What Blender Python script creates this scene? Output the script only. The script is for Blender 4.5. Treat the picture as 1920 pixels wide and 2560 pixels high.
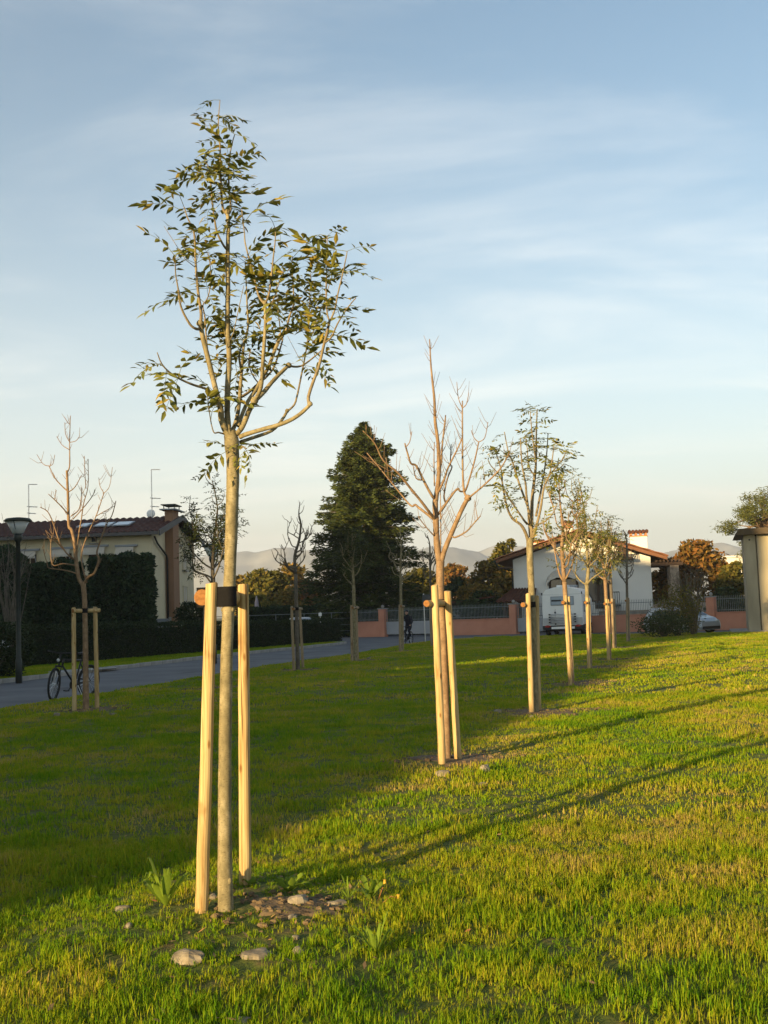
import bpy, bmesh, math, random
import numpy as np
from mathutils import Vector, Matrix, Euler, Quaternion

for o in list(bpy.data.objects):
    bpy.data.objects.remove(o, do_unlink=True)
sc = bpy.context.scene
COL = sc.collection
R = math.radians

# ------------------------------------------------------------------ camera
F_PX, CAM_H, PITCH, ROLL = 2800.0, 1.7, math.atan(248 / 2800), R(2.0)
cam_data = bpy.data.cameras.new('camera')
cam = bpy.data.objects.new('camera', cam_data)
COL.objects.link(cam)
cam_data.sensor_fit = 'VERTICAL'
cam_data.sensor_height = 36.0
cam_data.lens = 36.0 * F_PX / 2560
cam_data.clip_end = 20000
CAM_M = Matrix.Rotation(R(90) + PITCH, 3, 'X') @ Matrix.Rotation(-ROLL, 3, 'Z')
CAM_P = Vector((0, 0, CAM_H))
cam.matrix_world = Matrix.Translation(CAM_P) @ CAM_M.to_4x4()
sc.camera = cam

# ------------------------------------------------------------------ sun, sky, exposure
SUN_AZ, SUN_EL = R(37.7), R(10.0)          # light travels towards this heading (from +Y to +X)
SDX, SDY = math.sin(SUN_AZ), math.cos(SUN_AZ)
sun_data = bpy.data.lights.new('sun', 'SUN')
sun_data.energy = 5.0
sun_data.angle = R(0.55)
sun_data.color = (1.0, 0.71, 0.33)
sun = bpy.data.objects.new('sun', sun_data)
COL.objects.link(sun)
sun.rotation_mode = 'QUATERNION'
sun.rotation_quaternion = Vector((SDX * math.cos(SUN_EL), SDY * math.cos(SUN_EL), -math.sin(SUN_EL))).to_track_quat('-Z', 'Y')
sun.location = (-60, -80, 40)

world = bpy.data.worlds.new('World')
sc.world = world
world.use_nodes = True
wn, wl = world.node_tree.nodes, world.node_tree.links
wn.clear()
w_out = wn.new('ShaderNodeOutputWorld')
w_bg = wn.new('ShaderNodeBackground')
w_bg.inputs['Strength'].default_value = 0.105
sky = wn.new('ShaderNodeTexSky')
sky.sky_type = 'NISHITA'
sky.sun_disc = False
sky.sun_elevation = SUN_EL
sky.sun_rotation = math.atan2(-SDX, -SDY)
sky.altitude = 0
sky.air_density = 1.0
sky.dust_density = 0.7
sky.ozone_density = 2.6
# thin high cloud over the whole sky, mapped on a flat layer so streaks flatten towards the horizon
tc = wn.new('ShaderNodeTexCoord')
sep = wn.new('ShaderNodeSeparateXYZ')
wl.new(tc.outputs['Generated'], sep.inputs[0])
def wmath(op, a, b=None, c=None):
    n = wn.new('ShaderNodeMath'); n.operation = op
    for i, v in enumerate((a, b, c)):
        if v is None: continue
        if isinstance(v, (int, float)): n.inputs[i].default_value = v
        else: wl.new(v, n.inputs[i])
    return n.outputs[0]
zc = wmath('ADD', wmath('MAXIMUM', sep.outputs['Z'], 0.0), 0.16)
cmb = wn.new('ShaderNodeCombineXYZ')
wl.new(wmath('DIVIDE', sep.outputs['X'], zc), cmb.inputs['X'])
wl.new(wmath('DIVIDE', sep.outputs['Y'], zc), cmb.inputs['Y'])
mp = wn.new('ShaderNodeMapping')
mp.inputs['Rotation'].default_value = (0, 0, R(64))
mp.inputs['Scale'].default_value = (0.8, 1.9, 1)
mp.inputs['Location'].default_value = (2.1, 3.3, 0)
wl.new(cmb.outputs[0], mp.inputs['Vector'])
n1 = wn.new('ShaderNodeTexNoise')
n1.inputs['Scale'].default_value = 1.1
n1.inputs['Detail'].default_value = 7
n1.inputs['Roughness'].default_value = 0.58
n1.inputs['Distortion'].default_value = 0.5
wl.new(mp.outputs[0], n1.inputs['Vector'])
mr = wn.new('ShaderNodeMapRange')
mr.interpolation_type = 'SMOOTHSTEP'
mr.inputs['From Min'].default_value = 0.42
mr.inputs['From Max'].default_value = 0.85
mr.inputs['To Min'].default_value = 0.0
mr.inputs['To Max'].default_value = 0.34
wl.new(n1.outputs['Fac'], mr.inputs['Value'])
# thin veil thickens towards the horizon because the line of sight through it is longer
veil = wmath('MINIMUM', wmath('ADD', mr.outputs[0], wmath('MULTIPLY', wmath('POWER', wmath('SUBTRACT', 1.0, wmath('MINIMUM', wmath('MAXIMUM', sep.outputs['Z'], 0.0), 1.0)), 5.0), 0.75)), 0.92)
cloud_mix = wn.new('ShaderNodeMix'); cloud_mix.data_type = 'RGBA'
wl.new(veil, cloud_mix.inputs['Factor'])
tint = wn.new('ShaderNodeMix'); tint.data_type = 'RGBA'; tint.blend_type = 'MULTIPLY'
tint.inputs['Factor'].default_value = 1.0
wl.new(sky.outputs[0], tint.inputs['A'])
tint.inputs['B'].default_value = (0.77, 0.88, 0.82, 1)
wl.new(tint.outputs['Result'], cloud_mix.inputs['A'])
cloud_mix.inputs['B'].default_value = (6.4, 6.1, 5.55, 1)
wl.new(cloud_mix.outputs['Result'], w_bg.inputs['Color'])
wl.new(w_bg.outputs[0], w_out.inputs[0])

vs = sc.view_settings
vs.view_transform = 'Standard'
vs.look = 'None'
vs.exposure = 1.35
vs.gamma = 1.0
vs.use_curve_mapping = False
sc.cycles.use_denoising = True
sc.cycles.max_bounces = 6
sc.cycles.diffuse_bounces = 3
sc.cycles.glossy_bounces = 2
sc.cycles.transmission_bounces = 4
sc.cycles.transparent_max_bounces = 6
sc.cycles.volume_bounces = 0

# ------------------------------------------------------------------ pixel <-> place helpers
def ray(x, y):
    return CAM_M @ Vector(((x - 960) / F_PX, (1280 - y) / F_PX, -1))
def gp(x, y, z=0.0):
    r = ray(x, y); t = (z - CAM_H) / r.z
    return CAM_P + r * t
def at(x, y, Y):
    r = ray(x, y); return CAM_P + r * (Y / r.y)
def on_plane(x, y, p0, n):
    r = ray(x, y); return CAM_P + r * ((p0 - CAM_P).dot(n) / r.dot(n))

# ------------------------------------------------------------------ mesh helpers
class MB:
    def __init__(s, M=None):
        s.v = []; s.f = []; s.M = M
    def add(s, vs, fs, M=None):
        k = len(s.v)
        for p in vs:
            p = Vector(p)
            if M is not None: p = M @ p
            if s.M is not None: p = s.M @ p
            s.v.append(p)
        s.f += [tuple(i + k for i in f) for f in fs]
    def box(s, x0, x1, y0, y1, z0, z1, M=None):
        s.add([(x0, y0, z0), (x1, y0, z0), (x1, y1, z0), (x0, y1, z0), (x0, y0, z1), (x1, y0, z1), (x1, y1, z1), (x0, y1, z1)],
              [(3, 2, 1, 0), (4, 5, 6, 7), (0, 1, 5, 4), (1, 2, 6, 5), (2, 3, 7, 6), (3, 0, 4, 7)], M)
    def bar(s, a, b, w, h=None, up=Vector((0, 0, 1))):
        a, b = Vector(a), Vector(b); h = h or w
        d = (b - a).normalized()
        u = d.cross(up)
        if u.length < 1e-4: u = d.cross(Vector((1, 0, 0)))
        u.normalize(); w2 = u.cross(d)
        vs = []
        for p in (a, b):
            for su, sw in ((-1, -1), (1, -1), (1, 1), (-1, 1)):
                vs.append(p + u * su * w / 2 + w2 * sw * h / 2)
        s.add(vs, [(0, 1, 2, 3), (7, 6, 5, 4), (0, 4, 5, 1), (1, 5, 6, 2), (2, 6, 7, 3), (3, 7, 4, 0)])
    def tube(s, pts, rad, n=8, cap=True, wob=0.0, rng=None):
        pts = [Vector(p) for p in pts]
        if isinstance(rad, (int, float)): rad = [rad] * len(pts)
        T = [(pts[min(i + 1, len(pts) - 1)] - pts[max(i - 1, 0)]).normalized() for i in range(len(pts))]
        ref = Vector((1, 0, 0)) if abs(T[0].x) < 0.8 else Vector((0, 1, 0))
        u = T[0].cross(ref).normalized()
        vs = []; fs = []
        for i, p in enumerate(pts):
            u = (u - T[i] * u.dot(T[i])).normalized()
            w = T[i].cross(u)
            for k in range(n):
                a = 2 * math.pi * k / n
                r = rad[i] * (1 + (rng.uniform(-wob, wob) if rng else 0))
                vs.append(p + (u * math.cos(a) + w * math.sin(a)) * r)
        for i in range(len(pts) - 1):
            for k in range(n):
                fs.append((i * n + k, i * n + (k + 1) % n, (i + 1) * n + (k + 1) % n, (i + 1) * n + k))
        if cap:
            fs.append(tuple(range(n - 1, -1, -1)))
            fs.append(tuple((len(pts) - 1) * n + k for k in range(n)))
        s.add(vs, fs)
    def lathe(s, prof, n=16, c=(0, 0, 0), M=None):
        vs = []; fs = []
        for r, z in prof:
            for k in range(n):
                a = 2 * math.pi * k / n
                vs.append((c[0] + r * math.cos(a), c[1] + r * math.sin(a), c[2] + z))
        for i in range(len(prof) - 1):
            for k in range(n):
                fs.append((i * n + k, i * n + (k + 1) % n, (i + 1) * n + (k + 1) % n, (i + 1) * n + k))
        fs.append(tuple(range(n - 1, -1, -1)))
        fs.append(tuple((len(prof) - 1) * n + k for k in range(n)))
        s.add(vs, fs, M)
    def prism(s, poly, y0, y1, M=None):
        """poly in the x-z plane, pushed along y"""
        n = len(poly)
        vs = [(x, y0, z) for x, z in poly] + [(x, y1, z) for x, z in poly]
        fs = [tuple(range(n)), tuple(range(2 * n - 1, n - 1, -1))]
        fs += [(i, i + n, (i + 1) % n + n, (i + 1) % n) for i in range(n)]
        s.add(vs, fs, M)
    def ball(s, c, rx, ry, rz, nu=10, nv=7, rng=None, wob=0.0, M=None):
        vs = []; fs = []
        for j in range(nv + 1):
            ph = math.pi * j / nv
            for i in range(nu):
                th = 2 * math.pi * i / nu
                k = 1 + (rng.uniform(-wob, wob) if rng else 0)
                vs.append((c[0] + rx * k * math.sin(ph) * math.cos(th), c[1] + ry * k * math.sin(ph) * math.sin(th), c[2] + rz * k * math.cos(ph)))
        for j in range(nv):
            for i in range(nu):
                fs.append((j * nu + i, (j + 1) * nu + i, (j + 1) * nu + (i + 1) % nu, j * nu + (i + 1) % nu))
        s.add(vs, fs, M)
    def build(s, name, mat, parent=None, smooth=False, bevel=0.0):
        me = bpy.data.meshes.new(name)
        off = ORG.get(parent, Vector()) if parent is not None else Vector()
        me.from_pydata([tuple(p - off) for p in s.v], [], s.f)
        me.update()
        if smooth:
            me.polygons.foreach_set('use_smooth', [True] * len(me.polygons))
        o = bpy.data.objects.new(name, me)
        COL.objects.link(o)
        if mat is not None: me.materials.append(mat)
        if parent is not None:
            o.parent = parent; ORG[o] = off
        if bevel:
            m = o.modifiers.new('bevel', 'BEVEL'); m.width = bevel; m.segments = 2; m.limit_method = 'ANGLE'
        return o
ORG = {}

def np_mesh(name, V, Q, mat, parent=None, smooth=False):
    """big mesh out of arrays: V (n,3), Q (m,k)"""
    V = np.asarray(V, dtype=np.float32); Q = np.asarray(Q, dtype=np.int32)
    off = ORG.get(parent, Vector()) if parent is not None else Vector()
    V = V - np.array(off, dtype=np.float32)
    me = bpy.data.meshes.new(name)
    me.vertices.add(len(V)); me.vertices.foreach_set('co', V.ravel())
    k = Q.shape[1]
    me.loops.add(Q.size); me.loops.foreach_set('vertex_index', Q.ravel())
    me.polygons.add(len(Q))
    me.polygons.foreach_set('loop_start', np.arange(0, Q.size, k, dtype=np.int32))
    me.polygons.foreach_set('loop_total', np.full(len(Q), k, dtype=np.int32))
    if smooth: me.polygons.foreach_set('use_smooth', np.ones(len(Q), dtype=bool))
    me.update(calc_edges=True); me.validate()
    me.materials.append(mat)
    o = bpy.data.objects.new(name, me); COL.objects.link(o)
    if parent is not None:
        o.parent = parent; ORG[o] = off
    return o

def tag(o, label=None, cat=None, group=None, kind=None):
    if label: o['label'] = label
    if cat: o['category'] = cat
    if group: o['group'] = group
    if kind: o['kind'] = kind
    return o
def thing(name, label, cat, loc=(0, 0, 0), group=None):
    o = bpy.data.objects.new(name, None); COL.objects.link(o)
    o.location = loc; o.empty_display_size = 0.2
    ORG[o] = Vector(loc)
    return tag(o, label, cat, group)
def copy_tree(o, parent=None):
    c = o.copy(); COL.objects.link(c)
    if parent is not None: c.parent = parent
    for ch in list(o.children): copy_tree(ch, c)
    return c

# smooth 2-D value noise for layout
_ng = np.random.default_rng(5).random((64, 64))
def vnoise(x, y, s):
    x = np.asarray(x, dtype=float) / s + 1000; y = np.asarray(y, dtype=float) / s + 1000
    xi = np.floor(x).astype(int); yi = np.floor(y).astype(int)
    fx = x - xi; fy = y - yi
    fx = fx * fx * (3 - 2 * fx); fy = fy * fy * (3 - 2 * fy)
    a = _ng[xi % 64, yi % 64]; b = _ng[(xi + 1) % 64, yi % 64]; c = _ng[xi % 64, (yi + 1) % 64]; d = _ng[(xi + 1) % 64, (yi + 1) % 64]
    return (a * (1 - fx) + b * fx) * (1 - fy) + (c * (1 - fx) + d * fx) * fy

# ------------------------------------------------------------------ materials
def new_mat(name):
    m = bpy.data.materials.new(name); m.use_nodes = True
    nt = m.node_tree; nt.nodes.clear()
    out = nt.nodes.new('ShaderNodeOutputMaterial')
    b = nt.nodes.new('ShaderNodeBsdfPrincipled')
    nt.links.new(b.outputs[0], out.inputs[0])
    return m, nt, b, out
def c4(c): return (c[0], c[1], c[2], 1.0)
def noise_node(nt, scale, detail=4, rough=0.55, stretch=(1, 1, 1), coord='Object', dist=0.0):
    t = nt.nodes.new('ShaderNodeTexCoord'); mpn = nt.nodes.new('ShaderNodeMapping')
    mpn.inputs['Scale'].default_value = stretch
    nt.links.new(t.outputs[coord], mpn.inputs['Vector'])
    n = nt.nodes.new('ShaderNodeTexNoise')
    n.inputs['Scale'].default_value = scale; n.inputs['Detail'].default_value = detail
    n.inputs['Roughness'].default_value = rough; n.inputs['Distortion'].default_value = dist
    nt.links.new(mpn.outputs[0], n.inputs['Vector'])
    return n
def ramp(nt, fac, stops):
    r = nt.nodes.new('ShaderNodeValToRGB')
    el = r.color_ramp.elements
    while len(el) > 1: el.remove(el[-1])
    el[0].position = stops[0][0]; el[0].color = c4(stops[0][1])
    for p, c in stops[1:]:
        e = el.new(p); e.color = c4(c)
    nt.links.new(fac, r.inputs['Fac'])
    return r
def bump(nt, b, h, strength, dist):
    bn = nt.nodes.new('ShaderNodeBump')
    bn.inputs['Strength'].default_value = strength; bn.inputs['Distance'].default_value = dist
    nt.links.new(h, bn.inputs['Height']); nt.links.new(bn.outputs[0], b.inputs['Normal'])
def surf(name, stops, scale=4.0, rough=0.8, stretch=(1, 1, 1), bstr=0.0, bdist=0.01, detail=5, metal=0.0, spec=0.3, coord='Object', dist=0.0):
    m, nt, b, out = new_mat(name)
    n = noise_node(nt, scale, detail, 0.55, stretch, coord, dist)
    if len(stops) == 1: b.inputs['Base Color'].default_value = c4(stops[0][1])
    else: nt.links.new(ramp(nt, n.outputs['Fac'], stops).outputs[0], b.inputs['Base Color'])
    b.inputs['Roughness'].default_value = rough; b.inputs['Metallic'].default_value = metal
    b.inputs['Specular IOR Level'].default_value = spec
    if bstr: bump(nt, b, n.outputs['Fac'], bstr, bdist)
    return m
def two(c, k=0.78):
    return [(0.3, tuple(x * k for x in c)), (0.7, c)]
def leaf_mat(name, stops, rough=0.55, trans=0.3, per='ISLAND', tintattr=None, spec=0.1):
    m, nt, b, out = new_mat(name)
    if per == 'ISLAND':
        g = nt.nodes.new('ShaderNodeNewGeometry'); fac = g.outputs['Random Per Island']
    else:
        g = nt.nodes.new('ShaderNodeObjectInfo'); fac = g.outputs['Random']
    if tintattr:
        a = nt.nodes.new('ShaderNodeAttribute'); a.attribute_type = 'INSTANCER'; a.attribute_name = tintattr
        mx = nt.nodes.new('ShaderNodeMath'); mx.operation = 'MULTIPLY_ADD'
        nt.links.new(fac, mx.inputs[0]); mx.inputs[1].default_value = 0.45
        nt.links.new(a.outputs['Fac'], mx.inputs[2])
        fac = mx.outputs[0]
    r = ramp(nt, fac, stops)
    nt.links.new(r.outputs[0], b.inputs['Base Color'])
    b.inputs['Roughness'].default_value = rough
    b.inputs['Specular IOR Level'].default_value = spec
    if trans:
        tr = nt.nodes.new('ShaderNodeBsdfTranslucent'); nt.links.new(r.outputs[0], tr.inputs['Color'])
        mix = nt.nodes.new('ShaderNodeMixShader'); mix.inputs[0].default_value = trans
        nt.links.new(b.outputs[0], mix.inputs[1]); nt.links.new(tr.outputs[0], mix.inputs[2])
        nt.links.new(mix.outputs[0], out.inputs[0])
    return m
def glass_mat(name, c=(0.02, 0.025, 0.03), rough=0.08):
    m, nt, b, out = new_mat(name)
    b.inputs['Base Color'].default_value = c4(c); b.inputs['Roughness'].default_value = rough
    b.inputs['Specular IOR Level'].default_value = 0.6
    return m
def clear_mat(name, tint_c=(0.85, 0.9, 0.9)):
    m, nt, b, out = new_mat(name)
    tr = nt.nodes.new('ShaderNodeBsdfTransparent'); tr.inputs[0].default_value = c4(tint_c)
    b.inputs['Base Color'].default_value = c4((0.7, 0.72, 0.72)); b.inputs['Roughness'].default_value = 0.15
    mix = nt.nodes.new('ShaderNodeMixShader'); mix.inputs[0].default_value = 0.45
    nt.links.new(b.outputs[0], mix.inputs[1]); nt.links.new(tr.outputs[0], mix.inputs[2]); nt.links.new(mix.outputs[0], out.inputs[0])
    return m

def bark_mat(name, base, dark, pale, scale=18):
    m, nt, b, out = new_mat(name)
    n = noise_node(nt, scale, 6, 0.6, (1, 1, 0.55))
    r = ramp(nt, n.outputs['Fac'], [(0.28, dark), (0.5, base), (0.72, pale)])
    n2 = noise_node(nt, scale * 3.2, 3, 0.5, (1, 1, 3.5))
    r2 = ramp(nt, n2.outputs['Fac'], [(0.33, (0.55, 0.53, 0.48)), (0.43, (1, 1, 1)), (0.64, (1, 1, 1)), (0.70, (1.4, 1.35, 1.25))])
    mx = nt.nodes.new('ShaderNodeMix'); mx.data_type = 'RGBA'; mx.blend_type = 'MULTIPLY'; mx.inputs['Factor'].default_value = 1
    nt.links.new(r.outputs[0], mx.inputs['A']); nt.links.new(r2.outputs[0], mx.inputs['B'])
    nt.links.new(mx.outputs['Result'], b.inputs['Base Color'])
    b.inputs['Roughness'].default_value = 0.75; b.inputs['Specular IOR Level'].default_value = 0.25
    bump(nt, b, n2.outputs['Fac'], 0.5, 0.004)
    return m
def wood_mat(name, base, dark, pale):
    m, nt, b, out = new_mat(name)
    n = noise_node(nt, 26, 5, 0.6, (1, 1, 0.06), dist=1.2)
    r = ramp(nt, n.outputs['Fac'], [(0.3, dark), (0.48, base), (0.7, pale)])
    n2 = noise_node(nt, 7, 3, 0.5, (1, 1, 0.5))
    r2 = ramp(nt, n2.outputs['Fac'], [(0.24, (0.55, 0.42, 0.3)), (0.34, (0.92, 0.9, 0.86)), (0.6, (1, 1, 1))])
    mx = nt.nodes.new('ShaderNodeMix'); mx.data_type = 'RGBA'; mx.blend_type = 'MULTIPLY'; mx.inputs['Factor'].default_value = 1
    nt.links.new(r.outputs[0], mx.inputs['A']); nt.links.new(r2.outputs[0], mx.inputs['B'])
    tcv = nt.nodes.new('ShaderNodeTexCoord'); mpv = nt.nodes.new('ShaderNodeMapping'); mpv.inputs['Scale'].default_value = (1, 1, 0.42)
    nt.links.new(tcv.outputs['Object'], mpv.inputs['Vector'])
    vo = nt.nodes.new('ShaderNodeTexVoronoi'); vo.inputs['Scale'].default_value = 8.5
    nt.links.new(mpv.outputs[0], vo.inputs['Vector'])
    rk2 = ramp(nt, vo.outputs['Distance'], [(0.06, (0.35, 0.22, 0.12)), (0.10, (0.62, 0.46, 0.3)), (0.14, (1, 1, 1))])
    mk = nt.nodes.new('ShaderNodeMix'); mk.data_type = 'RGBA'; mk.blend_type = 'MULTIPLY'; mk.inputs['Factor'].default_value = 1
    nt.links.new(mx.outputs['Result'], mk.inputs['A']); nt.links.new(rk2.outputs[0], mk.inputs['B'])
    ncr = noise_node(nt, 55, 2, 0.5, (1, 1, 0.018)); rc = ramp(nt, ncr.outputs['Fac'], [(0.30, (0.35, 0.25, 0.16)), (0.335, (1, 1, 1))])
    mc = nt.nodes.new('ShaderNodeMix'); mc.data_type = 'RGBA'; mc.blend_type = 'MULTIPLY'; mc.inputs['Factor'].default_value = 1
    nt.links.new(mk.outputs['Result'], mc.inputs['A']); nt.links.new(rc.outputs[0], mc.inputs['B'])
    nt.links.new(mc.outputs['Result'], b.inputs['Base Color'])
    b.inputs['Roughness'].default_value = 0.7; b.inputs['Specular IOR Level'].default_value = 0.25
    bump(nt, b, n.outputs['Fac'], 0.35, 0.004)
    return m

M = {}
M['bark'] = bark_mat('young ash bark', (0.185, 0.155, 0.085), (0.10, 0.085, 0.045), (0.30, 0.26, 0.165))
M['twig'] = bark_mat('ash twig bark', (0.19, 0.15, 0.09), (0.12, 0.095, 0.055), (0.26, 0.215, 0.14), 40)
M['bark_brown'] = bark_mat('reddish bark', (0.20, 0.13, 0.075), (0.12, 0.078, 0.048), (0.28, 0.20, 0.125))
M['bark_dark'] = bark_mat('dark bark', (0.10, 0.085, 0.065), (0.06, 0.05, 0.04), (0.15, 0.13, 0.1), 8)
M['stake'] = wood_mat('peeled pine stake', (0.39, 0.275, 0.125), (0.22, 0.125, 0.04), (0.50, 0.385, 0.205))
M['stake_brown'] = wood_mat('brown pine stake', (0.25, 0.185, 0.11), (0.16, 0.115, 0.065), (0.32, 0.25, 0.16))  # darker and browner than the other stake wood
M['endgrain'] = surf('sawn end grain', [(0.3, (0.15, 0.062, 0.016)), (0.7, (0.26, 0.12, 0.035))], 60, 0.8, bstr=0.4, bdist=0.003)
M['rubber'] = surf('black rubber belt', [(0.3, (0.004, 0.004, 0.005)), (0.7, (0.008, 0.008, 0.010))], 40, 0.75, spec=0.1)
M['leaf'] = leaf_mat('ash leaf', [(0.0, (0.065, 0.078, 0.018)), (0.4, (0.125, 0.14, 0.03)), (0.75, (0.20, 0.195, 0.04)), (0.93, (0.29, 0.24, 0.045)), (1.0, (0.24, 0.11, 0.03))], 0.45, 0.3, spec=0.25)
M['leaf_shaded'] = leaf_mat('shaded ash leaf', [(0.0, (0.025, 0.035, 0.012)), (1.0, (0.06, 0.075, 0.02))], 0.5, 0.25)  # ash leaf colour darkened for the young trees in shade
M['leaf_yellow'] = leaf_mat('yellowing leaf', [(0.0, (0.10, 0.105, 0.02)), (0.6, (0.19, 0.16, 0.03)), (1.0, (0.28, 0.19, 0.04))], 0.5, 0.3)
M['grass'] = leaf_mat('lawn grass', [(0.0, (0.050, 0.14, 0.005)), (0.3, (0.112, 0.235, 0.007)), (0.6, (0.235, 0.30, 0.010)), (0.85, (0.36, 0.325, 0.022)), (1.0, (0.42, 0.31, 0.10))], 0.6, 0.42, tintattr='tint', spec=0.05)
M['weed'] = leaf_mat('broad weed leaf', [(0.0, (0.13, 0.22, 0.02)), (1.0, (0.2, 0.27, 0.03))], 0.5, 0.4)
M['soil'] = surf('dry soil', [(0.3, (0.075, 0.05, 0.028)), (0.7, (0.16, 0.115, 0.065))], 9, 0.95, bstr=0.8, bdist=0.03)
M['lawn'] = surf('lawn soil and moss', [(0.3, (0.045, 0.072, 0.007)), (0.5, (0.075, 0.095, 0.012)), (0.7, (0.12, 0.095, 0.03))], 7, 0.95, bstr=1.0, bdist=0.05, detail=8)
M['stone'] = surf('field stone', [(0.3, (0.12, 0.10, 0.07)), (0.7, (0.27, 0.235, 0.18))], 14, 0.9, bstr=0.5, bdist=0.01)
M['asphalt'] = surf('worn asphalt', [(0.3, (0.075, 0.078, 0.085)), (0.5, (0.105, 0.107, 0.115)), (0.75, (0.14, 0.14, 0.145))], 0.55, 0.85, bstr=0.25, bdist=0.01, detail=9)
M['patch'] = surf('dark tar patch', [(0.3, (0.035, 0.036, 0.04)), (0.7, (0.055, 0.056, 0.06))], 3, 0.7)
M['concrete'] = surf('concrete kerb', [(0.3, (0.20, 0.195, 0.18)), (0.7, (0.31, 0.30, 0.28))], 3, 0.9, bstr=0.3, bdist=0.01)
M['dark_metal'] = surf('dark green metal', [(0.3, (0.022, 0.028, 0.025)), (0.7, (0.035, 0.042, 0.038))], 6, 0.5, metal=0.2)
M['black'] = surf('black paint', [(0.3, (0.010, 0.010, 0.011)), (0.7, (0.018, 0.018, 0.02))], 9, 0.4)
M['steel'] = surf('bright metal', [(0.3, (0.45, 0.45, 0.46)), (0.7, (0.6, 0.6, 0.6))], 9, 0.35, metal=0.8)
M['white'] = surf('white paint', two((0.78, 0.77, 0.74), 0.92), 3, 0.5)
M['grey_paint'] = surf('grey paint', two((0.26, 0.28, 0.31), 0.85), 3, 0.6)
M['glass'] = glass_mat('dark window glass')
M['pale_glass'] = glass_mat('reflective skylight glass', (0.32, 0.38, 0.44), 0.12)
M['clear'] = clear_mat('clear lamp glass')
M['sign_back'] = surf('dark sign back', two((0.05, 0.055, 0.06), 0.8), 6, 0.5)

# ================================================================== ground, roads
def seg_dist(px, py, poly):
    """distance of points to an open polyline"""
    d = np.full(np.shape(px), 1e9)
    for (ax, ay), (bx, by) in zip(poly[:-1], poly[1:]):
        vx, vy = bx - ax, by - ay
        t = np.clip(((px - ax) * vx + (py - ay) * vy) / (vx * vx + vy * vy), 0, 1)
        d = np.minimum(d, np.hypot(px - ax - t * vx, py - ay - t * vy))
    return d
def inside(px, py, poly):
    c = np.zeros(np.shape(px), dtype=bool)
    n = len(poly)
    for i in range(n):
        x0, y0 = poly[i]; x1, y1 = poly[(i + 1) % n]
        cond = ((y0 > py) != (y1 > py)) & (px < (x1 - x0) * (py - y0) / ((y1 - y0) + 1e-12) + x0)
        c ^= cond
    return c
ROAD_NEAR = [(-12.2, -8), (-11.4, 4), (-10.2, 15), (-8.43, 24.4), (-7.24, 28.2), (-4.66, 39.4), (-2.04, 47.0), (0.3, 57.5), (1.6, 62.0), (3.6, 65.3), (6.6, 66.4), (9.5, 65.0), (14.5, 61.6), (19, 58.6), (30, 51.5), (44, 43)]
LAWN = ROAD_NEAR + [(44, -8)]
ROAD_FAR = [(-19, -8), (-17.2, 10), (-14.5, 25), (-11.97, 34.7), (-10.4, 40.6), (-8.19, 48.9), (-5.3, 57.2), (-2.9, 63.2), (-2.5, 65.2), (-3.3, 67.0), (-6, 69.0), (-20, 78)]
VERGE = ROAD_FAR + [(-60, 78), (-60, -8)]
TREE_BASES = []          # filled below: (x, y) of every young tree for the worn soil rings
T1 = gp(565, 2297)
def lawn_z(x, y):
    x = np.asarray(x, dtype=float); y = np.asarray(y, dtype=float)
    e = np.clip(seg_dist(x, y, ROAD_NEAR) / 1.2, 0, 1); e = e * e * (3 - 2 * e)
    z = -0.10 + 0.10 * e + (vnoise(x, y, 0.9) - 0.5) * 0.035 * e + (vnoise(x + 31, y, 0.33) - 0.5) * 0.018 * e
    r = np.hypot(x - T1.x, (y - T1.y))
    return z + 0.07 * np.exp(-(r / 0.75) ** 2)
def poly_sheet(name, poly, z, mat, kind='structure'):
    me = bpy.data.meshes.new(name); bm = bmesh.new()
    vs_ = [bm.verts.new((x, y, z)) for x, y in poly]
    f_ = bm.faces.new(vs_)
    bmesh.ops.triangulate(bm, faces=[f_]); bm.normal_update()
    for f_ in bm.faces:
        if f_.normal.z < 0: f_.normal_flip()
    bm.to_mesh(me); bm.free(); me.materials.append(mat)
    o = bpy.data.objects.new(name, me); COL.objects.link(o)
    return tag(o, kind=kind)
M['field'] = surf('far fields', [(0.3, (0.04, 0.055, 0.015)), (0.7, (0.085, 0.085, 0.03))], 0.02, 0.95)
poly_sheet('ground', [(-5200, -300), (5200, -300), (5200, 5400), (-5200, 5400)], -0.14, M['field'])
poly_sheet('road', [(-21, -8), (46, -8), (46, 62), (30, 74), (-1, 88), (-26, 84), (-13, 30)], -0.10, M['asphalt'])

def grid_sheet(name, xs, ys, zf, poly, mat):
    X, Y = np.meshgrid(xs, ys); Z = zf(X, Y)
    V = np.stack([X, Y, Z], -1).reshape(-1, 3)
    nx, ny = len(xs), len(ys)
    idx = np.arange(nx * ny).reshape(ny, nx)
    Q = np.stack([idx[:-1, :-1], idx[:-1, 1:], idx[1:, 1:], idx[1:, :-1]], -1).reshape(-1, 4)
    cx = V[Q][:, :, 0].mean(1); cy = V[Q][:, :, 1].mean(1)
    return np_mesh(name, V, Q[inside(cx, cy, poly)], mat, smooth=True)
xs = np.concatenate([np.arange(-13, -3, 0.25), np.arange(-3, 4, 0.09), np.arange(4, 14, 0.25), np.arange(14, 44.5, 0.6)])
ys = np.concatenate([np.arange(-8, 3, 0.8), np.arange(3, 13, 0.09), np.arange(13, 67.5, 0.25)])
tag(grid_sheet('lawn', xs, ys, lawn_z, LAWN, M['lawn']), kind='structure')
def verge_z(x, y): return np.full(np.shape(x), 0.02)
poly_sheet('verge', VERGE, 0.0, M['lawn'])
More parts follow.
